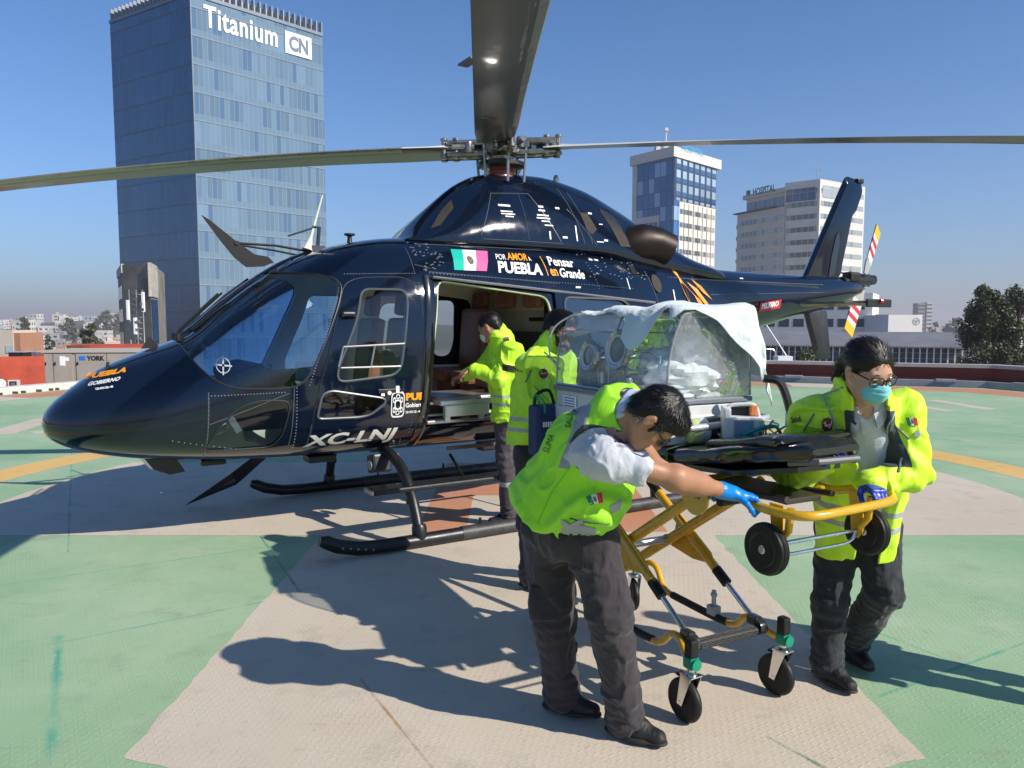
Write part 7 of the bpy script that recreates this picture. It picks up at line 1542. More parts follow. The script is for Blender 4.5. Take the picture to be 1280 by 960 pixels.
bm=bmesh.new(); bm.from_mesh(me); bmesh.ops.smooth_vert(bm,verts=bm.verts[:],factor=.5,use_axis_x=True,use_axis_y=True,use_axis_z=True); bmesh.ops.recalc_face_normals(bm,faces=bm.faces[:]); bmesh.ops.solidify(bm,geom=bm.faces[:],thickness=.006); bm.to_mesh(me); bm.free(); smoothmesh(me,70)
o=bpy.data.objects.new('blanket',me); C.objects.link(o); o.location=b0; tag(o,'pale blue-white blanket draped over the top and end of the incubator','blanket')
# ---- equipment on the mattress
t=thing('gas_cylinder','short steel gas cylinder with pale yellow-green end lying beside the monitor','cylinder',tuple(SO+SP(.40,-.16,1.29))); ax=(SB*.95+SA*.1+Vector((0,0,.05))).normalized()
mb=MB(); mb.lathe([(.0,0.004),(.030,.0),(.052,.008),(.060,.025),(.062,.045)],(0,0,0),ax,28); mb.build('cylinder_end',mat('pale_lime',(.48,.55,.25),.35,coat=.3),t)
mb=MB(); mb.lathe([(.0625,.045),(.0635,.05),(.0635,.085),(.0625,.09)],(0,0,0),ax,28); mb.build('label_band',mat('band_silver',(.55,.55,.52),.3,.3),t)
mb=MB(); mb.lathe([(.062,.09),(.062,.25),(.045,.285),(.02,.30),(.02,.33)],(0,0,0),ax,28); mb.build('cylinder_barrel',mat('barrel_dark',(.06,.075,.09),.22,.7),t)
t=thing('patient_monitor','small white patient monitor with blue-grey screen and carry handle','monitor',tuple(SO+SP(.56,.03,1.315))); mq=Matrix.Rotation(R(-8),3,'Z')
MW=mat('monitor_white',(.60,.61,.60),.4,var=.05); mb=MB(); mb.box((0,0,0),(.175,.10,.115),mq,bev=.012); mb.box((-.075,.02,.02),(.035,.11,.16),mq,bev=.01); bd=mb.build('monitor_casing',MW,t)
mb=MB(); mb.box(mq@Vector((-.005,-.052,.004)),(.088,.006,.082),mq,bev=.003); sc2=mb.build('screen_bezel',mat('bezel_grey',(.25,.27,.29),.4),t); mb=MB(); mb.box(mq@Vector((-.005,-.056,.004)),(.070,.003,.064),mq); mb.build('screen',mat('screen_bluegrey',(.16,.26,.36),.12),sc2)
mb=MB(); mb.tube(crv([mq@Vector(p) for p in ((-.07,0,.085),(-.06,0,.105),(.0,0,.112),(.05,0,.105),(.07,0,.05))],4),.009,10); mb.build('carry_handle',MW,t)
for k,cc in enumerate(((.7,.45,.05),(.05,.2,.5),(.1,.1,.12),(.1,.1,.12))): mb=MB(); mb.lathe([(.008,0),(.008,.005),(0,.006)],mq@Vector((.068,-.050,.035-.024*k)),mq@Vector((0,-1,0)),12); mb.build('monitor_button',mat('button_%s'%['amber','blue','black','black'][k],cc,.4),t)
mb=MB(); mb.box(mq@Vector((.045,.01,.085)),(.035,.04,.05),mq,bev=.008); mb.build('orange_connector',mat('connector_orange',(.75,.22,.08),.4),t)
mb=MB(); mb.box(mq@Vector((-.01,.035,.075)),(.09,.03,.05),mq,bev=.006); mb.build('printer_slot',BLACK,t)
CB=[('teal_cable',(.0,.25,.22)),('white_cable',(.6,.6,.6)),('black_cable',(.02,.02,.02)),('blue_cable',(.04,.2,.5)),('grey_cable',(.3,.32,.33))]
t=thing('cable_bundle','tangle of teal, white and black cables behind the monitor','cables',tuple(SO+SP(.66,.16,1.26)))
for k in range(13):
    nm,cc=CB[k%5]; P=[Vector((rt.uniform(-.16,.10),rt.uniform(-.06,.10),0)),]
    for i in range(4): P.append(P[-1]+Vector((rt.uniform(-.10,.12),rt.uniform(-.06,.06),rt.uniform(-.05,.08))))
    P=[Vector((p.x,p.y,max(-.01,min(.20,p.z)))) for p in P]; mb=MB(); mb.tube(crv(P,6),.0045 if k%3 else .008,7); mb.build('cable',mat(nm,cc,.4),t)
mb=MB(); mb.tube(crv([Vector((-.05,.10,.28)),Vector((.02,.08,.26)),Vector((.06,.06,.14)),Vector((.07,.04,.02))],6),.019,8); mb.build('corrugated_arm',BLACK,t)
mb=MB(); mb.box((.05,.0,.10),(.05,.05,.07),bev=.01); mb.build('teal_connector',mat('teal_plastic',(.0,.3,.25),.3),t)
t=thing('yellow_device_bag','yellow and black device case under the incubator push bar','case',tuple(SO+SP(.32,.05,1.27))); mb=MB(); mb.box((0,0,0),(.15,.10,.05),SM,bev=.012); mb.build('case_body',mat('case_yellow',(.55,.5,.03),.5,bump=.3),t); mb=MB(); 
for k in (-.05,0,.05): mb.box(SA*k,(.014,.104,.054),SM,bev=.003)
mb.build('black_stripes',BLACK,t)
t=thing('blue_shoulder_bag','navy blue medical bag hanging at the foot of the incubator','bag',tuple(SO+SP(-.70,-.31,1.02))); mb=MB(); mb.box((0,0,.15),(.11,.17,.30),SM,bev=.025); bg_=mb.build('bag_body',mat('navy_nylon',(.012,.030,.11),.6,bump=.5,bs=40,var=.2),t)
mb=MB(); mb.box(-SB*.0+SA*.06+Vector((0,0,.16)),(.012,.13,.14),SM,bev=.006); mb.build('bag_pocket',MATS['navy_nylon'],t); mb=MB(); 
for k in range(6): mb.box(SA*.068+SB*(-.04+.016*k)+Vector((0,0,.19)),(.003,.010,.030),SM)
mb.build('pale_pattern',WHITE,t); mb=MB(); mb.tube(crv([Vector((0,0,.29))-SB*.07,Vector((0,0,.36))-SB*.05,Vector((0,0,.38))+SB*.03,Vector((0,0,.29))+SB*.07],5),.010,8); mb.build('bag_handle',BLACK,t); mb=MB(); mb.tube(crv([Vector((-.02,-.05,.29)),Vector((-.05,-.08,.36)),Vector((-.01,-.12,.33)),Vector((0,-.09,.26))],6),.006,6); mb.build('green_hose',mat('hose_green',(.0,.25,.10),.4),t)
# ================================================================ PEOPLE
def arm(S,sh,el,wr,r0,r1,r2,k=.03,**kw): S.cap(sh,el,r0,r1,k=k,**kw); S.cap(el,wr,r1,r2,k=k,**kw)
def bodysdf(H,nk,chest,hip,sh,el,wr,hipj,kn,an,fwd,h=.0055,hands=(),arms=(.043,.036,.026),bw=1):
    S=SDF(h); H.add(S,nk,.056*bw); S.cap(nk,chest,.062,.115*bw,k=.06,fl=(fwd,.75)); S.cap(chest,hip,.125*bw,.115*bw,k=.06,fl=(fwd,.72))
    for i in (0,1):
        S.cap(nk-(nk-chest)*.15,sh[i],.05,.052,k=.05); arm(S,sh[i],el[i],wr[i],arms[0]+.006,arms[1],arms[2],k=.03); S.cap(el[i].lerp(wr[i],.05),el[i].lerp(wr[i],.45),arms[1]+.002,arms[1]-.002,k=.03)
        S.cap(hip,hipj[i],.10,.085,k=.05); S.cap(hipj[i],kn[i],.078,.052,k=.03); S.cap(kn[i],an[i],.050,.036,k=.03); S.cap(an[i],an[i]+Vector((0,0,-.03)),.036,.034,k=.02)
    return S
def sunglasses(H,par,base,lensm,framem,name='sunglasses',w_=.030,hh=.020,full=True,temple=True):
    mb=MB(); b=Vector(base); P=lambda x,y,z:H.p(x,y,z)-b; L_=MB()
    for q in (1,-1):
        c=(q*.033,.106,.004); ring_=[P(c[0]+q*0+math.copysign(abs(math.cos(t))**.7,math.cos(t))*w_,c[1]-abs(c[0]+math.cos(t)*w_)*.22+.004,c[2]+math.copysign(abs(math.sin(t))**.7,math.sin(t))*hh) for t in [2*PI*k/24 for k in range(24)]]
        mb.tube(ring_,.0028,6,closed=True); cc=P(c[0],c[1]-.002,c[2]); L_.add([cc]+ring_,[(0,i+1,(i+1)%24+1) for i in range(24)],0,True)
        if temple: mb.tube([P(q*.064,.090,.012),P(q*.076,.055,.012),P(q*.083,.0,.010),P(q*.080,-.025,-.010)],.0030,6)
    mb.tube([P(-.006,.106,.010),P(0,.110,.012),P(.006,.106,.010)],.0028,6); f=mb.build(name,framem,par); L_.build('lens',lensm,f); return f
FR_BLK=mat('glasses_black',(.01,.01,.01),.15,coat=.5); LENSD=mat('dark_lens',(.006,.006,.007),.06,coat=1)
def collar(S,nk,d,r_,h_): S.cap(nk-d*.01,nk+d*h_,r_,r_*.92,k=.02); S.cap(nk-d*.03,nk+d*(h_+.04),r_*.84,r_*.84,k=.01,op='s')
TRN=cloth('charcoal_plum_trousers',(.026,.020,.026),[('band',REFL,.5)],.85,.6); TRG=cloth('dark_slate_trousers',(.012,.016,.021),[('band',REFL,.5)],.85,.6)
MID=SHOE
# ------------------------------------------------ front paramedic, bent over the stretcher
def front_man():
    base=Vector((.36,3.22,0)); V=Vector
    hip=PD(708,648,3.13); chest=PD(738,560,2.97); nk=PD(783,512,2.84); hd=PD(817,523,2.74)
    fwd=V((.75,-.30,-.55)).normalized()
    shR=PD(758,572,2.76); shL=PD(776,522,3.02); elR=PD(842,597,2.78); wrR=V((.873,2.935,1.125)); elL=PD(822,590,3.06); wrL=PD(872,603,3.17)
    hj=[PD(685,668,3.22),PD(738,672,3.06)]; kn=[PD(693,775,3.30),PD(762,768,3.02)]; an=[PD(702,850,3.34),PD(782,872,3.14)]
    for a in an: a.z=max(.085,a.z)
    an[0].z=.10; an[1].z=.095
    H=Head(hd,V((.36,-.08,-.93)),V((.86,-.28,.36)),.96)
    S=bodysdf(H,nk,chest,hip,[shR,shL],[elR,elL],[wrR,wrL],hj,kn,an,fwd,h=.005,arms=(.044,.042,.028)); S.cap(elR.lerp(wrR,.05),elR.lerp(wrR,.35),.043,.040,k=.03)
    o=build_sdf('person',S,[SKIN],None,base); tag(o,'bent-over man in lime vest and white tee, sunglasses on, gripping the yellow stretcher handle','person')
    shorthair(H,o,base,HAIR,1,1.06,side=-.02)
    sunglasses(H,o,base,LENSD,FR_BLK)
    # white tee shirt with short sleeves
    S=SDF(.0055); sl=elR.lerp(shR,.42); S.cap(shR,sl,.066,.066,k=.02); S.cap(shL,elL.lerp(shL,.42),.066,.066,k=.02); S.cap(chest,nk,.15,.085,k=.05,fl=(fwd,.8)); S.cap(chest,shR,.12,.078,k=.05); S.cap(chest,shL,.12,.078,k=.05); S.cap(nk,nk+(hd-nk).normalized()*.035,.074,.070,k=.02)
    dr=(elR-shR).normalized(); S.plane(sl,dr); S.cap(shR,elR,.056,.052,k=.0,op='s') if False else None
    S.warp(lambda P:folds(11,.006,10)(P)+ridges(P,shR.lerp(elR,.3),dr,.004,110,.10)); 
    S.ops.append(('s',.003,npv(sl)-.09,npv(sl)+.09,lambda P:capd(P,sl-dr*.02,sl+dr*.06,.056,.056))) 
    tee=build_sdf('tee_shirt',S,cloth('white_cotton',(.46,.475,.53),[],.85,.5),o,base)
    # vest: wide, hanging from the shoulders to the belly
    S=SDF(.0055); bl=PD(700,625,3.05); S.cap(bl,chest,.165,.155,k=.06,fl=(V((.25,1,.1)),.92)); S.cap(chest,nk-(nk-chest)*.15,.165,.115,k=.06,fl=(V((.2,1,.1)),.95)); S.cap(chest,shR+V((-.02,.02,.02)),.13,.070,k=.05); S.cap(chest,shL,.13,.07,k=.05); bel=PD(742,630,2.95); S.cap(bl,bel,.15,.115,k=.07); S.cap(bel,PD(768,604,2.96),.115,.075,k=.05); S.cap(PD(676,610,3.12),PD(692,640,3.10),.108,.105,k=.06)
    ax=(nk-bl).normalized()
    hemc=PD(700,668,3.06); hn=V((-.42,.10,-1.0)).normalized(); S.plane(hemc,hn)
    S.cap(shR-dr*.07,shR+dr*.3,.098,.12,k=.008,op='s'); dl=(elL-shL).normalized(); S.cap(shL-dl*.03,shL+dl*.3,.09,.11,k=.008,op='s'); S.cap(nk,nk+(hd-nk)*.9,.076,.10,k=.01,op='s')
    S.cap(hj[0].lerp(hj[1],.5)-V((0,0,.25)),bl-V((0,0,.08)),.10,.12,k=.01,op='s')
    fd=folds(21,.015,5.5,ax,.004)
    S.warp(lambda P:fd(P)+ridges(P,PD(752,640,2.9),V((.4,.1,1)),.006,75,.14))
    hole=lambda P:.0105-np.abs(capd(P,shR-dr*.07,shR+dr*.3,.098,.12))
    def trim(P): return np.maximum(np.maximum(.011-np.abs((P-npv(hemc))@npv(hn)),.010-np.abs(capd(P,shR-dr*.07,shR+dr*.3,.098,.12))),.009-np.abs(capd(P,nk,nk+(hd-nk)*.9,.076,.10)))
    bc=shR.lerp(nk,.45); 
    # grey band running over the shoulder and down the back
    b0,b1,b2=PD(757,489,2.9),PD(731,522,2.88),PD(733,560,2.84); bn_=(b1-b0).cross(V((.1,1,.1))).normalized()
    def band(P):
        q=P-npv(shR-dr*.075); d=q@npv(dr); rr=capd(P,shR-dr*.07,shR+dr*.3,.098,.12); m=.020-np.abs(d+.045+.25*(q@npv(V((0,0,1))))*0)
        return np.minimum(m,(P[...,2]-float(shR.z)+.06))
    vm=cloth('lime_vest',(.30,.72,.015),[('band',(.26,.28,.31),.5),('trim',(.02,.03,.03),.7)],.6,.55,sheen=.1)
    v=build_sdf('safety_vest',S,vm,o,base,{'trim':trim,'band':band})
    W=Wrap(v); mexflag(W,[(732,624),(738,615),(753,621),(747,630)]) if False else mexflag(W,[(733,621),(751,616),(754,627),(737,630)])
    W.patch('reflective_patch',[(704,652),(745,660),(741,677),(702,668)],mat('reflective_grey',(.30,.32,.35),.45),off=.003); W.patch('reflective_patch',[(762,632),(777,624),(775,636),(764,642)],MATS['reflective_grey'],off=.003)
    W.text('vest_lettering','SALUD',(714,536),(4,-28),(-7,-2),MATS['decal_dark'],off=.004); W.text('vest_lettering','SUMA',(686,567),(8,-22),(-7,-4),MATS['decal_dark'],off=.004); W.line('vest_seam',[(672,655),(690,615),(712,585)],.0015,mat('seam_lime',(.20,.55,.01),.7)); W.line('pocket_seam',[(712,648),(735,653),(762,655)],.002,MATS['decal_dark'])
    Wt=Wrap(tee); Wt.text('sleeve_lettering','Salud',(768,553),(18,3),(-1,-9),mat('print_plum',(.10,.03,.08),.6),bold=.03,off=.004); Wt.text('sleeve_lettering','Gobierno de Puebla',(771,558),(20,3),(0,-3),MATS['print_plum'],off=.004)
    # tattoo on the upper arm, following the skin
    Wb=Wrap(o); tm=mat('tattoo_ink',(.11,.065,.05),.5); rt=random.Random(3)
    for k in range(9):
        x,y=787+rt.uniform(-8,14),581+rt.uniform(-7,12); P=[(x+rt.uniform(-6,6),y+rt.uniform(-5,5)) for _ in range(3)]; Wb.line('tattoo',P,.0022,tm,off=-.0010)
    # collar roll + dark blue collar
    S=SDF(.004); cd=(hd-nk).normalized(); c0=nk+cd*.02; S.cap(c0,c0+cd*.03,.082,.078,k=.01); S.cap(c0-cd*.05,c0+cd*.08,.070,.070,k=.004,op='s'); S.warp(folds(5,.004,14)); build_sdf('shirt_collar',S,cloth('pale_blue_collar',(.36,.45,.60),[],.8,.4),o,base)
    # trousers
    def band2(P): return np.full(len(P),-1.)
    legs(o,base,TRN,hip-V((0,0,.02)),(hj[0],kn[0],an[0]),(hj[1],kn[1],an[1]),V((.9,-.35,0)),seed=4,rad=(.112,.092,.078),top=(-.02,.02,.10),toprad=.165)
    S=SDF(.005); kp=kn[0].lerp(hj[0],.30)+V((-.04,-.085,0)); M_=frame(V((1,.2,0)).normalized(),V((-.2,1,0)).normalized(),V((0,0,1))); S.box(kp,(.07,.02,.085),M_,.015); S.warp(folds(8,.005,12)); build_sdf('cargo_pocket',S,TRN,o,base)
    shoe(an[0],V((.9,-.42,0)),'shoe',o,base,SHOE,SOLE); shoe(an[1],V((.85,-.55,0)),'shoe',o,base,SHOE,SOLE)
    # gloved hands
    g=hand(wrR,V((.94,.05,-.20)),V((-.1,0,-1)),-1,.75,cuff=1,L=1.05,thumb=(.7,.8),curls=[.70,.76,.80,.84],fore=wrR-elR); build_sdf('glove',g,GLOVE,o,base)
    g=hand(wrL,V((.7,.1,-.2)),V((0,.3,-1)),1,.7,cuff=1,fore=wrL-elL); build_sdf('glove',g,GLOVE,o,base)
front_man()
# ------------------------------------------------ woman at the head of the stretcher
def woman():
    V=Vector; base=Vector((1.68,3.75,0))
    hip=PD(1073,640,3.62); chest=PD(1082,560,3.30); nk=PD(1078,507,3.12); hd=PD(1084,463,3.02)
    fwd=V((-.15,-.95,-.20)).normalized()
    shR=PD(1020,520,3.22); shL=PD(1128,517,3.20); elR=PD(992,590,3.30); wrR=PD(1032,577,3.06); elL=PD(1136,590,3.12); wrL=V((1.452,3.045,1.135))
    hj=[PD(1048,665,3.66),PD(1095,665,3.62)]; kn=[PD(1038,752,3.62),PD(1104,740,3.50)]; an=[PD(1035,822,3.66),PD(1064,806,3.86)]
    an[0].z=.095; an[1].z=.11
    H=Head(hd,V((.24,-.87,-.42)),V((.06,-.40,.91)),1.0)
    S=bodysdf(H,nk,chest,hip,[shR,shL],[elR,elL],[wrR,wrL],hj,kn,an,fwd,h=.005,bw=.92)
    o=build_sdf('person',S,[SKIN2],None,base); tag(o,'woman in open lime jacket, glasses and blue face mask pushing the stretcher head','person')
    # dark hair pulled back with loose ends behind
    S=SDF(.004); H.e(S,0,-.016,.040,(.083,.102,.088),k=.01); H.e(S,0,-.07,-.02,(.066,.05,.07),k=.03); 
    for q in (1,-1): S.cap(H.p(q*.072,.02,.04),H.p(q*.080,-.02,-.03),.014,.014,k=.02)
    S.cap(H.p(-.05,-.07,-.02),H.p(-.085,-.08,-.10),.035,.022,k=.03); S.cap(H.p(-.02,-.09,-.03),H.p(-.06,-.11,-.12),.035,.018,k=.03); S.cap(H.p(.03,-.09,-.02),H.p(.04,-.11,-.10),.03,.018,k=.03); H.e(S,-.01,-.115,.055,(.02,.018,.018),k=.01)
    H.e(S,0,.130,-.012,(.080,.086,.105),k=.012,op='s')
    for q in (1,-1): H.e(S,q*.084,.0,-.006,(.022,.020,.026),k=.006,op='s')
    S.warp(lambda P:vnoise(P,40,2)*.0025); hr=build_sdf('hair',S,HAIRB,o,base,relax=1); strands(hr,H,base,4200,5,(0,-.14,.02),True,.045,.05)
    # mask
    S=SDF(.0032); H.e(S,0,.072,-.050,(.058,.052,.058),k=.01); S.cap(H.p(0,.108,-.022),H.p(0,.112,-.045),.014,.018,k=.02); H.e(S,0,.05,-.045,(.052,.062,.052),k=.002,op='s')
    S.plane(H.p(0,0,-.010),H.u,.0); S.plane(H.p(0,0,-.108),-H.u,.0); S.plane(H.p(0,.030,0),-H.f)
    S.warp(lambda P:np.sin(((P-npv(H.c))@npv(H.u))*330)*.0011); mk=build_sdf('face_mask',S,cloth('mask_teal',(.16,.52,.56),[],.8,.2),o,base,relax=0)
    b=base
    for q in (1,-1): mb=MB(); mb.tube([H.p(q*.050,.060,-.02)-b,H.p(q*.070,.03,-.01)-b,H.p(q*.082,-.008,.01)-b],.0013,5); mb.tube([H.p(q*.045,.062,-.088)-b,H.p(q*.066,.03,-.06)-b,H.p(q*.082,-.010,-.03)-b],.0013,5); mb.build('ear_loop',WHITE,mk)
    sunglasses(H,o,base,glassmat('clear_lens',(.94,.95,.97),.0,.7,.0),FR_BLK,'glasses',w_=.027,hh=.020)
    for q in (1,-1):
        mb=MB(); mb.lathe([(.0,-.001),(.0085,-.001),(.0085,.0005),(0,.002)],H.p(q*.032,.0915,-.001)-b,H.f-H.u*.3,14); mb.tube([H.p(q*.032+x*.014,.0925-abs(x)*.004,.006-x*x*.004)-b for x in (-1,-.5,0,.5,1)],.0013,5); mb.build('eye',mat('eye_dark',(.02,.012,.01),.2),o)
        mb=MB(); mb.tube([H.p(q*.014,.090,.024)-b,H.p(q*.030,.090,.030)-b,H.p(q*.047,.078,.026)-b],[.0018,.0026,.0012],6,flat=.6); mb.build('eyebrow',HAIR,o)
    # white polo shirt
    S=SDF(.0055); S.cap(hip,chest,.155,.155,k=.05,fl=(fwd,.80)); S.cap(chest,nk,.145,.085,k=.05,fl=(fwd,.8)); S.cap(chest,shL,.12,.07,k=.04); S.cap(chest,shR,.12,.07,k=.04); S.plane(hip-V((0,0,.02)),V((0,0,-1)))
    S.cap(nk,hd,.060,.062,k=.012,op='s'); S.cap(nk+fwd*.06+V((0,0,.0)),nk+fwd*.10+V((0,0,-.10)),.036,.012,k=.01,op='s'); S.warp(folds(31,.008,7,V((0,0,1)),.003)); shirt=build_sdf('polo_shirt',S,cloth('white_polo',(.50,.52,.57),[],.85,.5),o,base)
    up=(hd-nk).normalized(); fx=(fwd-up*fwd.dot(up)).normalized(); rx=up.cross(fx)*-1; mb=MB()
    for q in (1,-1):
        rows=[]
        for k in range(13):
            t=R(180-163*k/12); dv=rx*math.sin(t)*q+fx*math.cos(t); lap=max(0,(k-8)/4); c=nk+up*.012+up*(.040-.040*max(0,math.cos(t)))
            a=c+dv*.070; m_=c+dv*.079+up*.006; b_=c+dv*(.096+.010*lap)-up*(.030+.030*lap)+rx*q*.008*lap; rows.append((a-up*.02,a,m_,b_))
        vs=[p-base for rw in rows for p in rw]; mb.add(vs,[(4*k+u,4*k+u+1,4*k+u+5,4*k+u+4) for k in range(12) for u in range(3)],0,True)
    mb.build('polo_collar',MATS['white_polo'],o)
    # open jacket
    jr=.0055; S=SDF(jr); waist=hip.lerp(chest,.35); hem=hip+V((0,0,-.20))
    S.cap(hem,waist,.185,.185,k=.05,fl=(fwd,.84)); S.cap(waist,chest,.185,.185,k=.05,fl=(fwd,.84)); S.cap(chest,nk-(nk-chest)*.1,.180,.115,k=.06,fl=(fwd,.88))
    for s_,e_,w_ in ((shR,elR,wrR),(shL,elL,wrL)): S.cap(chest,s_,.13,.092,k=.05); S.cap(s_,e_,.084,.074,k=.04); S.cap(e_,e_.lerp(w_,.93),.076,.050,k=.03)
    S.cap(nk-(nk-chest)*.08,nk+(hd-nk)*.45-fwd*.03,.118,.105,k=.03); S.cap(nk-(nk-chest)*.3,hd,.078,.092,k=.01,op='s')
    # opening down the front (wedge)
    rx=V((1,.08,0)).normalized(); oc=chest+fwd*.20; top=nk+fwd*.12+V((0,0,.03)); bot=hem+fwd*.18+V((0,0,-.15)); 
    S.path([top,oc+V((0,0,.0)),hip+fwd*.17,bot],[.070,.080,.062,.055],k=.008,fl=(fwd,2.0),op='s')
    S.path([top-fwd*.06,oc-fwd*.05,hip+fwd*.10,bot],[.060,.068,.050,.045],k=.006,op='s')
    S.cap(hem-V((0,0,.3)),hip-V((0,0,.02)),.165,.165,k=.01,fl=(fwd,.8),op='s')
    for s_,e_,w_ in ((shR,elR,wrR),(shL,elL,wrL)): S.cap(s_.lerp(e_,.55),e_,.080,.074,k=.02); S.cap(e_,e_.lerp(w_,.93),.074,.048,k=.02)
    S.plane(hem,V((0,0,-1)))
    f0=folds(41,.011,6,None,.0045)
    S.warp(lambda P:f0(P)+ridges(P,elL,(wrL-shL),.008,70,.12)+ridges(P,elR,(wrR-shR),.008,70,.12)+ridges(P,shL,V((.3,0,-1)),.005,60,.1))
    def band(P):
        z=P[...,2]; a=np.maximum(.015-np.abs(z-hem.z-.17+.12*(P[...,0]-hip.x)),.015-np.abs(z-hem.z-.25+.12*(P[...,0]-hip.x))); far=np.minimum(capd(P,shL,elL,.1,.1),capd(P,elL,wrL,.1,.1)); 
        a=np.where(capd(P,elL,wrL,.085,.075)<.0,-1,a); d=(wrL-elL).normalized(); t=(P-npv(elL))@npv(d)
        return a
    def dark(P): # dark lining / chest panels beside the opening
        q=np.minimum(capd(P,top,oc,.085,.105,(fwd,2.0)),capd(P,oc,hip+fwd*.17,.100,.075,(fwd,2.0))); z=P[...,2]; return np.where(((P-npv(chest))@npv(fwd)>.03)&(z>chest.z-.04)&(z<nk.z-.01),.012-q,-1)
    jm=cloth('lime_jacket',HV2,[('dark',(.035,.045,.05),.7),('band',(.33,.35,.36),.5)],.55,.6,sheen=.1)
    j=build_sdf('hi_vis_jacket',S,jm,o,base,{'band':band,'dark':dark}); W=Wrap(j)
    mexflag(W,[(1132,522),(1145,522),(1147,532),(1135,532)]); W.poly('round_badge',[(1034+7*math.cos(k*.7),531+9.5*math.sin(k*.7)) for k in range(9)],mat('badge_maroon',(.16,.01,.02),.6)); W.line('badge_mark',[(1030,532),(1038,530)],.0015,WHITE,off=.006); W.line('badge_mark',[(1030,528),(1036,535),(1039,526)],.0012,WHITE,off=.006)
    W.text('sleeve_lettering','Salud',(990,529),(12,-2),(-1,-8),MATS['decal_dark'],bold=.03,off=.005); W.line('zip_pocket',[(1018,517),(1005,538)],.004,mat('zip_grey',(.12,.15,.16),.5)); W.line('zip_pocket',[(1118,532),(1136,549)],.004,MATS['zip_grey']); W.line('zip_pocket',[(1127,572),(1123,590)],.005,MATS['zip_grey'])
    W.line('zip_edge',[(1022,487),(1036,510),(1046,535),(1056,562)],.005,mat('zip_tape',(.30,.36,.34),.5)); W.line('zip_edge',[(1118,515),(1110,535),(1108,552)],.004,MATS['zip_tape']); W.poly('silver_emblem',[(1143,541),(1148,537),(1150,544),(1147,548),(1142,544)],MATS['reflective_grey'])
    Ws=Wrap(shirt); Ws.patch('shirt_crest',[(1094,523),(1101,522),(1102,533),(1095,534)],mat('crest_blue',(.10,.22,.40),.6)); Ws.line('placket',[(1074,512),(1076,530),(1078,545)],.0015,mat('placket_grey',(.4,.42,.45),.7))
    legs(o,base,TRG,hip,(hj[0],kn[0],an[0]),(hj[1],kn[1],an[1]),V((0,-1,0)),seed=14,rad=(.105,.084,.072),top=(0,0,.06),toprad=.155)
    shoe(an[0],V((.30,-.95,0)),'shoe',o,base,SHOE,SOLE,pitch=0); shoe(an[1],V((.10,-.98,0)),'shoe',o,base,SHOE,SOLE)
    g=hand(wrL,V((.15,-.95,-.12)),V((0,-.1,-1)),-1,.85,cuff=1,thumb=(.8,.9),fore=wrL-elL,curls=[.82,.86,.88,.9]); build_sdf('glove',g,GLOVE2,o,base)
    g=hand(wrR,(PD(1052,562,2.93)-wrR),V((0,.1,-1)),-1,.35,cuff=1,fore=wrR-elR); build_sdf('glove',g,GLOVE2,o,base)
woman()
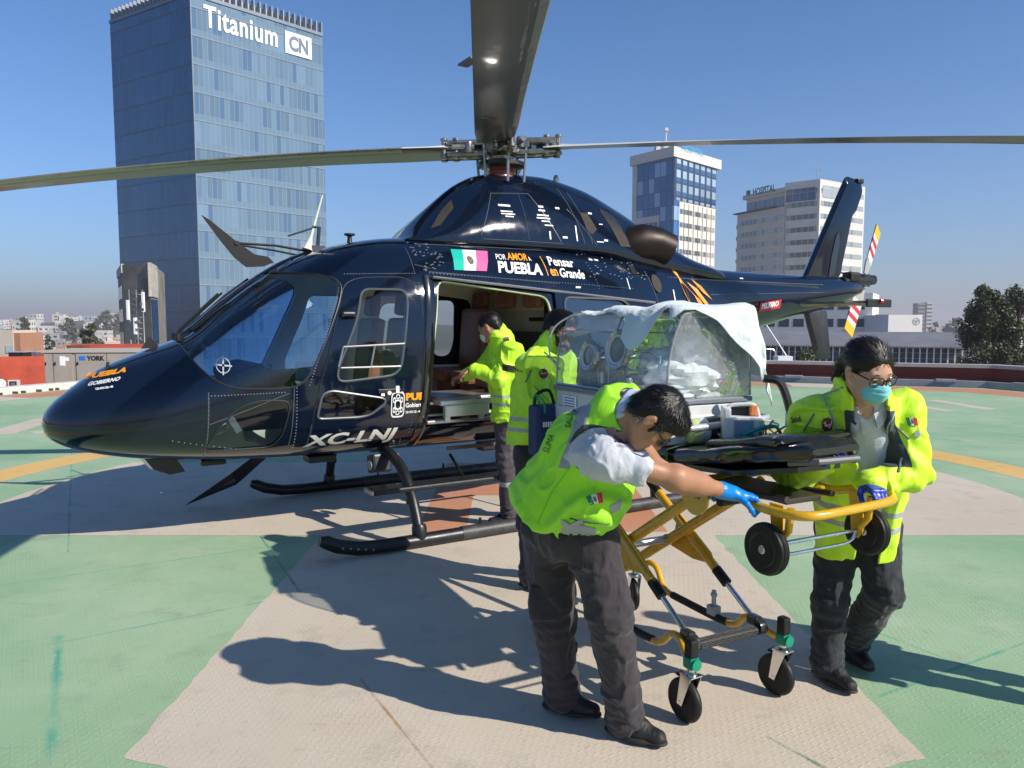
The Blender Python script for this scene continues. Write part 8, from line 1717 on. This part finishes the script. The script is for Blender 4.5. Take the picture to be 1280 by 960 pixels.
# ------------------------------------------------ man leaning into the cabin
def cabin_man():
    V=Vector; base=Vector((-.03,6.55,0)); D=6.45
    hip=PD(637,520,D+.05); chest=PD(634,455,D); nk=PD(627,425,D-.03); hd=PD(612,408,D-.08); fwd=V((-.80,.45,-.2)).normalized()
    shA=PD(640,440,D-.18); shB=PD(622,438,D+.20); elA=PD(622,472,D-.22); wrA=PD(589,462,D-.15); elB=PD(600,462,D+.25); wrB=PD(578,470,D+.2)
    hj=[PD(632,530,D-.03),PD(645,530,D+.12)]; kn=[PD(632,580,D-.02),PD(652,582,D+.2)]; an=[PD(636,632,6.55),PD(655,628,6.85)]; an[0].z=.10; an[1].z=.10
    H=Head(hd,V((-.78,.35,-.50)),V((-.40,.15,.90)),1.0); S=bodysdf(H,nk,chest,hip,[shA,shB],[elA,elB],[wrA,wrB],hj,kn,an,fwd,h=.0065)
    o=build_sdf('person',S,[SKIN],None,base); tag(o,'balding man in lime jacket leaning into the open helicopter cabin','person')
    S=SDF(.005); H.e(S,0,-.018,.036,(.083,.102,.080),k=.01); H.e(S,0,-.06,-.02,(.064,.05,.06),k=.02); H.e(S,0,.118,-.01,(.085,.085,.10),k=.01,op='s'); H.e(S,.0,.045,.118,(.040,.055,.035),k=.01,op='s'); S.warp(lambda P:vnoise(P,50,2)*.003); hr=build_sdf('hair',S,HAIR,o,base,relax=1); strands(hr,H,base,1500,9)
    S=SDF(.004); H.e(S,0,.070,-.055,(.058,.052,.058),k=.01); H.e(S,0,.05,-.045,(.052,.062,.052),k=.002,op='s'); S.plane(H.p(0,0,-.02),H.u); S.plane(H.p(0,.02,0),-H.f); mk=build_sdf('face_mask',S,cloth('mask_white',(.6,.62,.62),[],.8,.2),o,base); mb=MB(); mb.tube([H.p(-.05,.05,-.03)-base,H.p(-.082,-.005,.0)-base],.002,5); mb.build('ear_loop',WHITE,mk)
    hem=PD(640,518,D); S=SDF(.0065); S.cap(hem-V((0,0,.02)),chest,.165,.165,k=.05,fl=(V((.5,.85,0)),1.15)); S.cap(chest,nk,.165,.10,k=.05)
    for s_,e_,w_ in ((shA,elA,wrA),(shB,elB,wrB)): S.cap(chest,s_,.12,.085,k=.05); S.cap(s_,e_,.085,.075,k=.04); S.cap(e_,e_.lerp(w_,.85),.075,.050,k=.03)
    S.cap(nk,nk+(hd-nk)*.55-fwd*.02,.10,.09,k=.03); S.cap(nk,hd,.072,.082,k=.01,op='s'); S.plane(hem-V((0,0,.05)),V((0,0,-1))); f0=folds(51,.012,7,None,.005); S.warp(lambda P:f0(P)+ridges(P,elA,(wrA-shA),.009,60,.13))
    def band(P): z=P[...,2]; return np.where(P[...,0]>hem.x-.3,np.maximum(.014-np.abs(z-hem.z-.10),.014-np.abs(z-hem.z-.17)),-1)
    j=build_sdf('hi_vis_jacket',S,cloth('lime_jacket_two',HV1,[('band',(.36,.38,.38),.5)],.55,.6,sheen=.1),o,base,{'band':band}); W=Wrap(j); W.patch('flag_patch',[(628,422),(635,421),(637,426),(630,427)],mat('dark_flag',(.05,.02,.03),.6)); W.patch('belt',[(628,455),(646,458),(645,466),(628,463)],BLACK)
    def kb(P): return np.where(P[...,2]<.9,np.maximum(.022-np.abs(P[...,2]-float(kn[0].z)+.05),-1),-1)
    TR=cloth('plum_trousers',(.055,.042,.055),[('band',(.30,.33,.36),.5)],.85,.6)
    L_=legs(o,base,TR,hip,(hj[0],kn[0],an[0]),(hj[1],kn[1],an[1]),V((-.9,.4,0)),seed=24,rad=(.098,.080,.068),toprad=.14,h=.0065)
    at=L_.data.attributes.new('band','FLOAT','POINT'); co_=np.zeros(len(L_.data.vertices)*3); L_.data.vertices.foreach_get('co',co_); at.data.foreach_set('value',(.022-np.abs(co_.reshape(-1,3)[:,2]-.40)).astype(np.float32))
    for a in an: shoe(a,V((-.9,-.15,0)),'shoe',o,base,SHOE,SOLE)
    g=hand(wrA,V((-.8,.3,-.4)),V((-.2,0,-1)),1,.6,h=.0045); build_sdf('hand_skin',g,SKIN,o,base); g=hand(wrB,V((-.8,.4,-.3)),V((0,0,-1)),-1,.5,h=.0045); build_sdf('hand_skin',g,SKIN,o,base)
cabin_man()
# ------------------------------------------------ bearded man behind the incubator
def back_man():
    V=Vector; D=4.95; base=Vector((.17,5.02,0)); hip=PD(668,560,D+.05); chest=PD(676,490,D-.02); nk=PD(688,445,D-.06); hd=PD(700,414,D-.14); fwd=V((.80,-.5,-.1)).normalized()
    shA=PD(665,462,D-.20); shB=PD(702,455,D+.14); elA=PD(676,520,D-.25); wrA=PD(712,520,D-.35); elB=PD(704,508,D+.12); wrB=PD(716,528,D-.05)
    hj=[PD(662,575,D-.05),PD(678,575,D+.12)]; kn=[PD(662,650,D-.02),PD(682,650,D+.1)]; an=[PD(664,715,D),PD(690,710,D+.2)]; an[0].z=.1; an[1].z=.1
    H=Head(hd,V((.74,-.62,-.25)),V((.22,-.05,.97)),1.03); S=bodysdf(H,nk,chest,hip,[shA,shB],[elA,elB],[wrA,wrB],hj,kn,an,fwd,h=.006)
    o=build_sdf('person',S,[SKIN],None,base); tag(o,'bearded man in lime jacket and dark glasses standing behind the incubator','person')
    shorthair(H,o,base,HAIR,7,1.04,h=.0045); S=SDF(.004); H.e(S,0,.055,-.078,(.052,.050,.042),k=.01); 
    for q in (1,-1): S.cap(H.p(q*.066,.02,-.01),H.p(q*.050,.05,-.07),.012,.018,k=.02)
    H.e(S,0,.105,-.060,(.026,.020,.010),k=.006,op='s'); H.e(S,0,.10,.0,(.08,.06,.046),k=.01,op='s'); S.warp(lambda P:vnoise(P,90,3)*.003); build_sdf('beard',S,HAIR,o,base,relax=0)
    sunglasses(H,o,base,LENSD,FR_BLK)
    hem=PD(666,545,D); S=SDF(.006); S.cap(hem,chest,.175,.175,k=.05,fl=(fwd,.95)); S.cap(chest,nk,.175,.105,k=.05)
    for s_,e_,w_ in ((shA,elA,wrA),(shB,elB,wrB)): S.cap(chest,s_,.13,.092,k=.05); S.cap(s_,e_,.092,.080,k=.04); S.cap(e_,e_.lerp(w_,.85),.078,.052,k=.03)
    S.cap(nk,nk+(hd-nk)*.75,.105,.098,k=.03); S.cap(nk-V((0,0,.03)),shA+V((0,0,.01)),.11,.095,k=.05); S.cap(nk,hd+V((0,0,.03)),.072,.084,k=.01,op='s'); S.plane(hem-V((0,0,.04)),V((0,0,-1))); f0=folds(61,.012,6.5,None,.005); S.warp(lambda P:f0(P)+ridges(P,elA,(wrA-shA),.009,60,.13)+ridges(P,hem+V((0,0,.1)),V((0,0,1)),.006,50,.2))
    j=build_sdf('hi_vis_jacket',S,cloth('lime_jacket_three',HV1,[('band',(.36,.38,.38),.5)],.55,.6,sheen=.1),o,base,{'band':lambda P:np.maximum(.014-np.abs(P[...,2]-hem.z-.06),.014-np.abs(P[...,2]-hem.z-.13))}); W=Wrap(j); W.poly('round_badge',[(679+5.5*math.cos(k*.7),467+6.5*math.sin(k*.7)) for k in range(9)],MATS['badge_maroon'],off=.005); W.line('badge_mark',[(676,467),(682,466)],.0025,WHITE,off=.009); W.text('sleeve_lettering','Salud',(644,463),(10,3),(-1,-4),MATS['badge_maroon'],off=.006); W.line('zip_pocket',[(664,462),(657,478)],.005,MATS['zip_grey']); W.line('zip_edge',[(680,440),(690,449),(698,455)],.005,MATS['zip_grey'])
    legs(o,base,TRN,hip,(hj[0],kn[0],an[0]),(hj[1],kn[1],an[1]),V((.9,-.4,0)),seed=34,rad=(.100,.082,.070),toprad=.15,h=.0065)
    for a in an: shoe(a,V((.8,-.5,0)),'shoe',o,base,SHOE,SOLE)
    for w_,d_,s_ in ((wrA,V((.9,-.1,-.1)),-1),(wrB,V((.9,-.3,0)),1)): g=hand(w_,d_,V((0,0,-1)),s_,.5,h=.0045,cuff=1); build_sdf('glove',g,GLOVE,o,base)
back_man()
# ------------------------------------------------ colleague just outside the right edge, whose shadow reaches the deck in view
def side_man():
    V=Vector; bx,by=3.08,3.22; base=Vector((bx,by,0)); hip=V((bx,by,.92)); chest=V((bx,by,1.25)); nk=V((bx,by,1.47)); hd=V((bx-.03,by,1.62)); fwd=V((-.9,.4,0)).normalized(); sd=V((.4,.9,0)).normalized()
    sh=[nk-V((0,0,.06))+sd*q*.19 for q in (1,-1)]; el=[s+V((0,0,-.29))+sd*q*.04 for s,q in zip(sh,(1,-1))]; wr=[e+V((0,0,-.25))+fwd*.05 for e in el]; hj=[hip+sd*q*.10 for q in (1,-1)]; kn=[V((h_.x,h_.y,.50)) for h_ in hj]; an=[V((h_.x,h_.y,.095)) for h_ in hj]
    H=Head(hd,V((-.9,.4,-.1)),V((0,0,1))); S=bodysdf(H,nk,chest,hip,sh,el,wr,hj,kn,an,fwd,h=.009); o=build_sdf('person',S,[SKIN],None,base); tag(o,'colleague in dark trousers and lime jacket standing just beyond the right edge','person'); shorthair(H,o,base,HAIR,3,h=.007)
    S=SDF(.009); S.cap(hip,chest,.16,.17,k=.05); S.cap(chest,nk,.16,.09,k=.05)
    for a,b,c in zip(sh,el,wr): S.cap(chest,a,.12,.08,k=.05); S.cap(a,b,.08,.07,k=.03); S.cap(b,b.lerp(c,.9),.07,.05,k=.03)
    S.plane(hip-V((0,0,.1)),V((0,0,-1))); S.cap(nk,hd,.065,.07,k=.01,op='s'); build_sdf('hi_vis_jacket',S,MATS['lime_jacket_three'],o,base); legs(o,base,TRG,hip,(hj[0],kn[0],an[0]),(hj[1],kn[1],an[1]),fwd,h=.009)
    for a in an: shoe(a,fwd,'shoe',o,base,SHOE,SOLE)
    for w_,e_ in zip(wr,el): build_sdf('hand_skin',hand(w_,w_-e_,fwd,1,.4,h=.005),SKIN,o,base)
side_man()
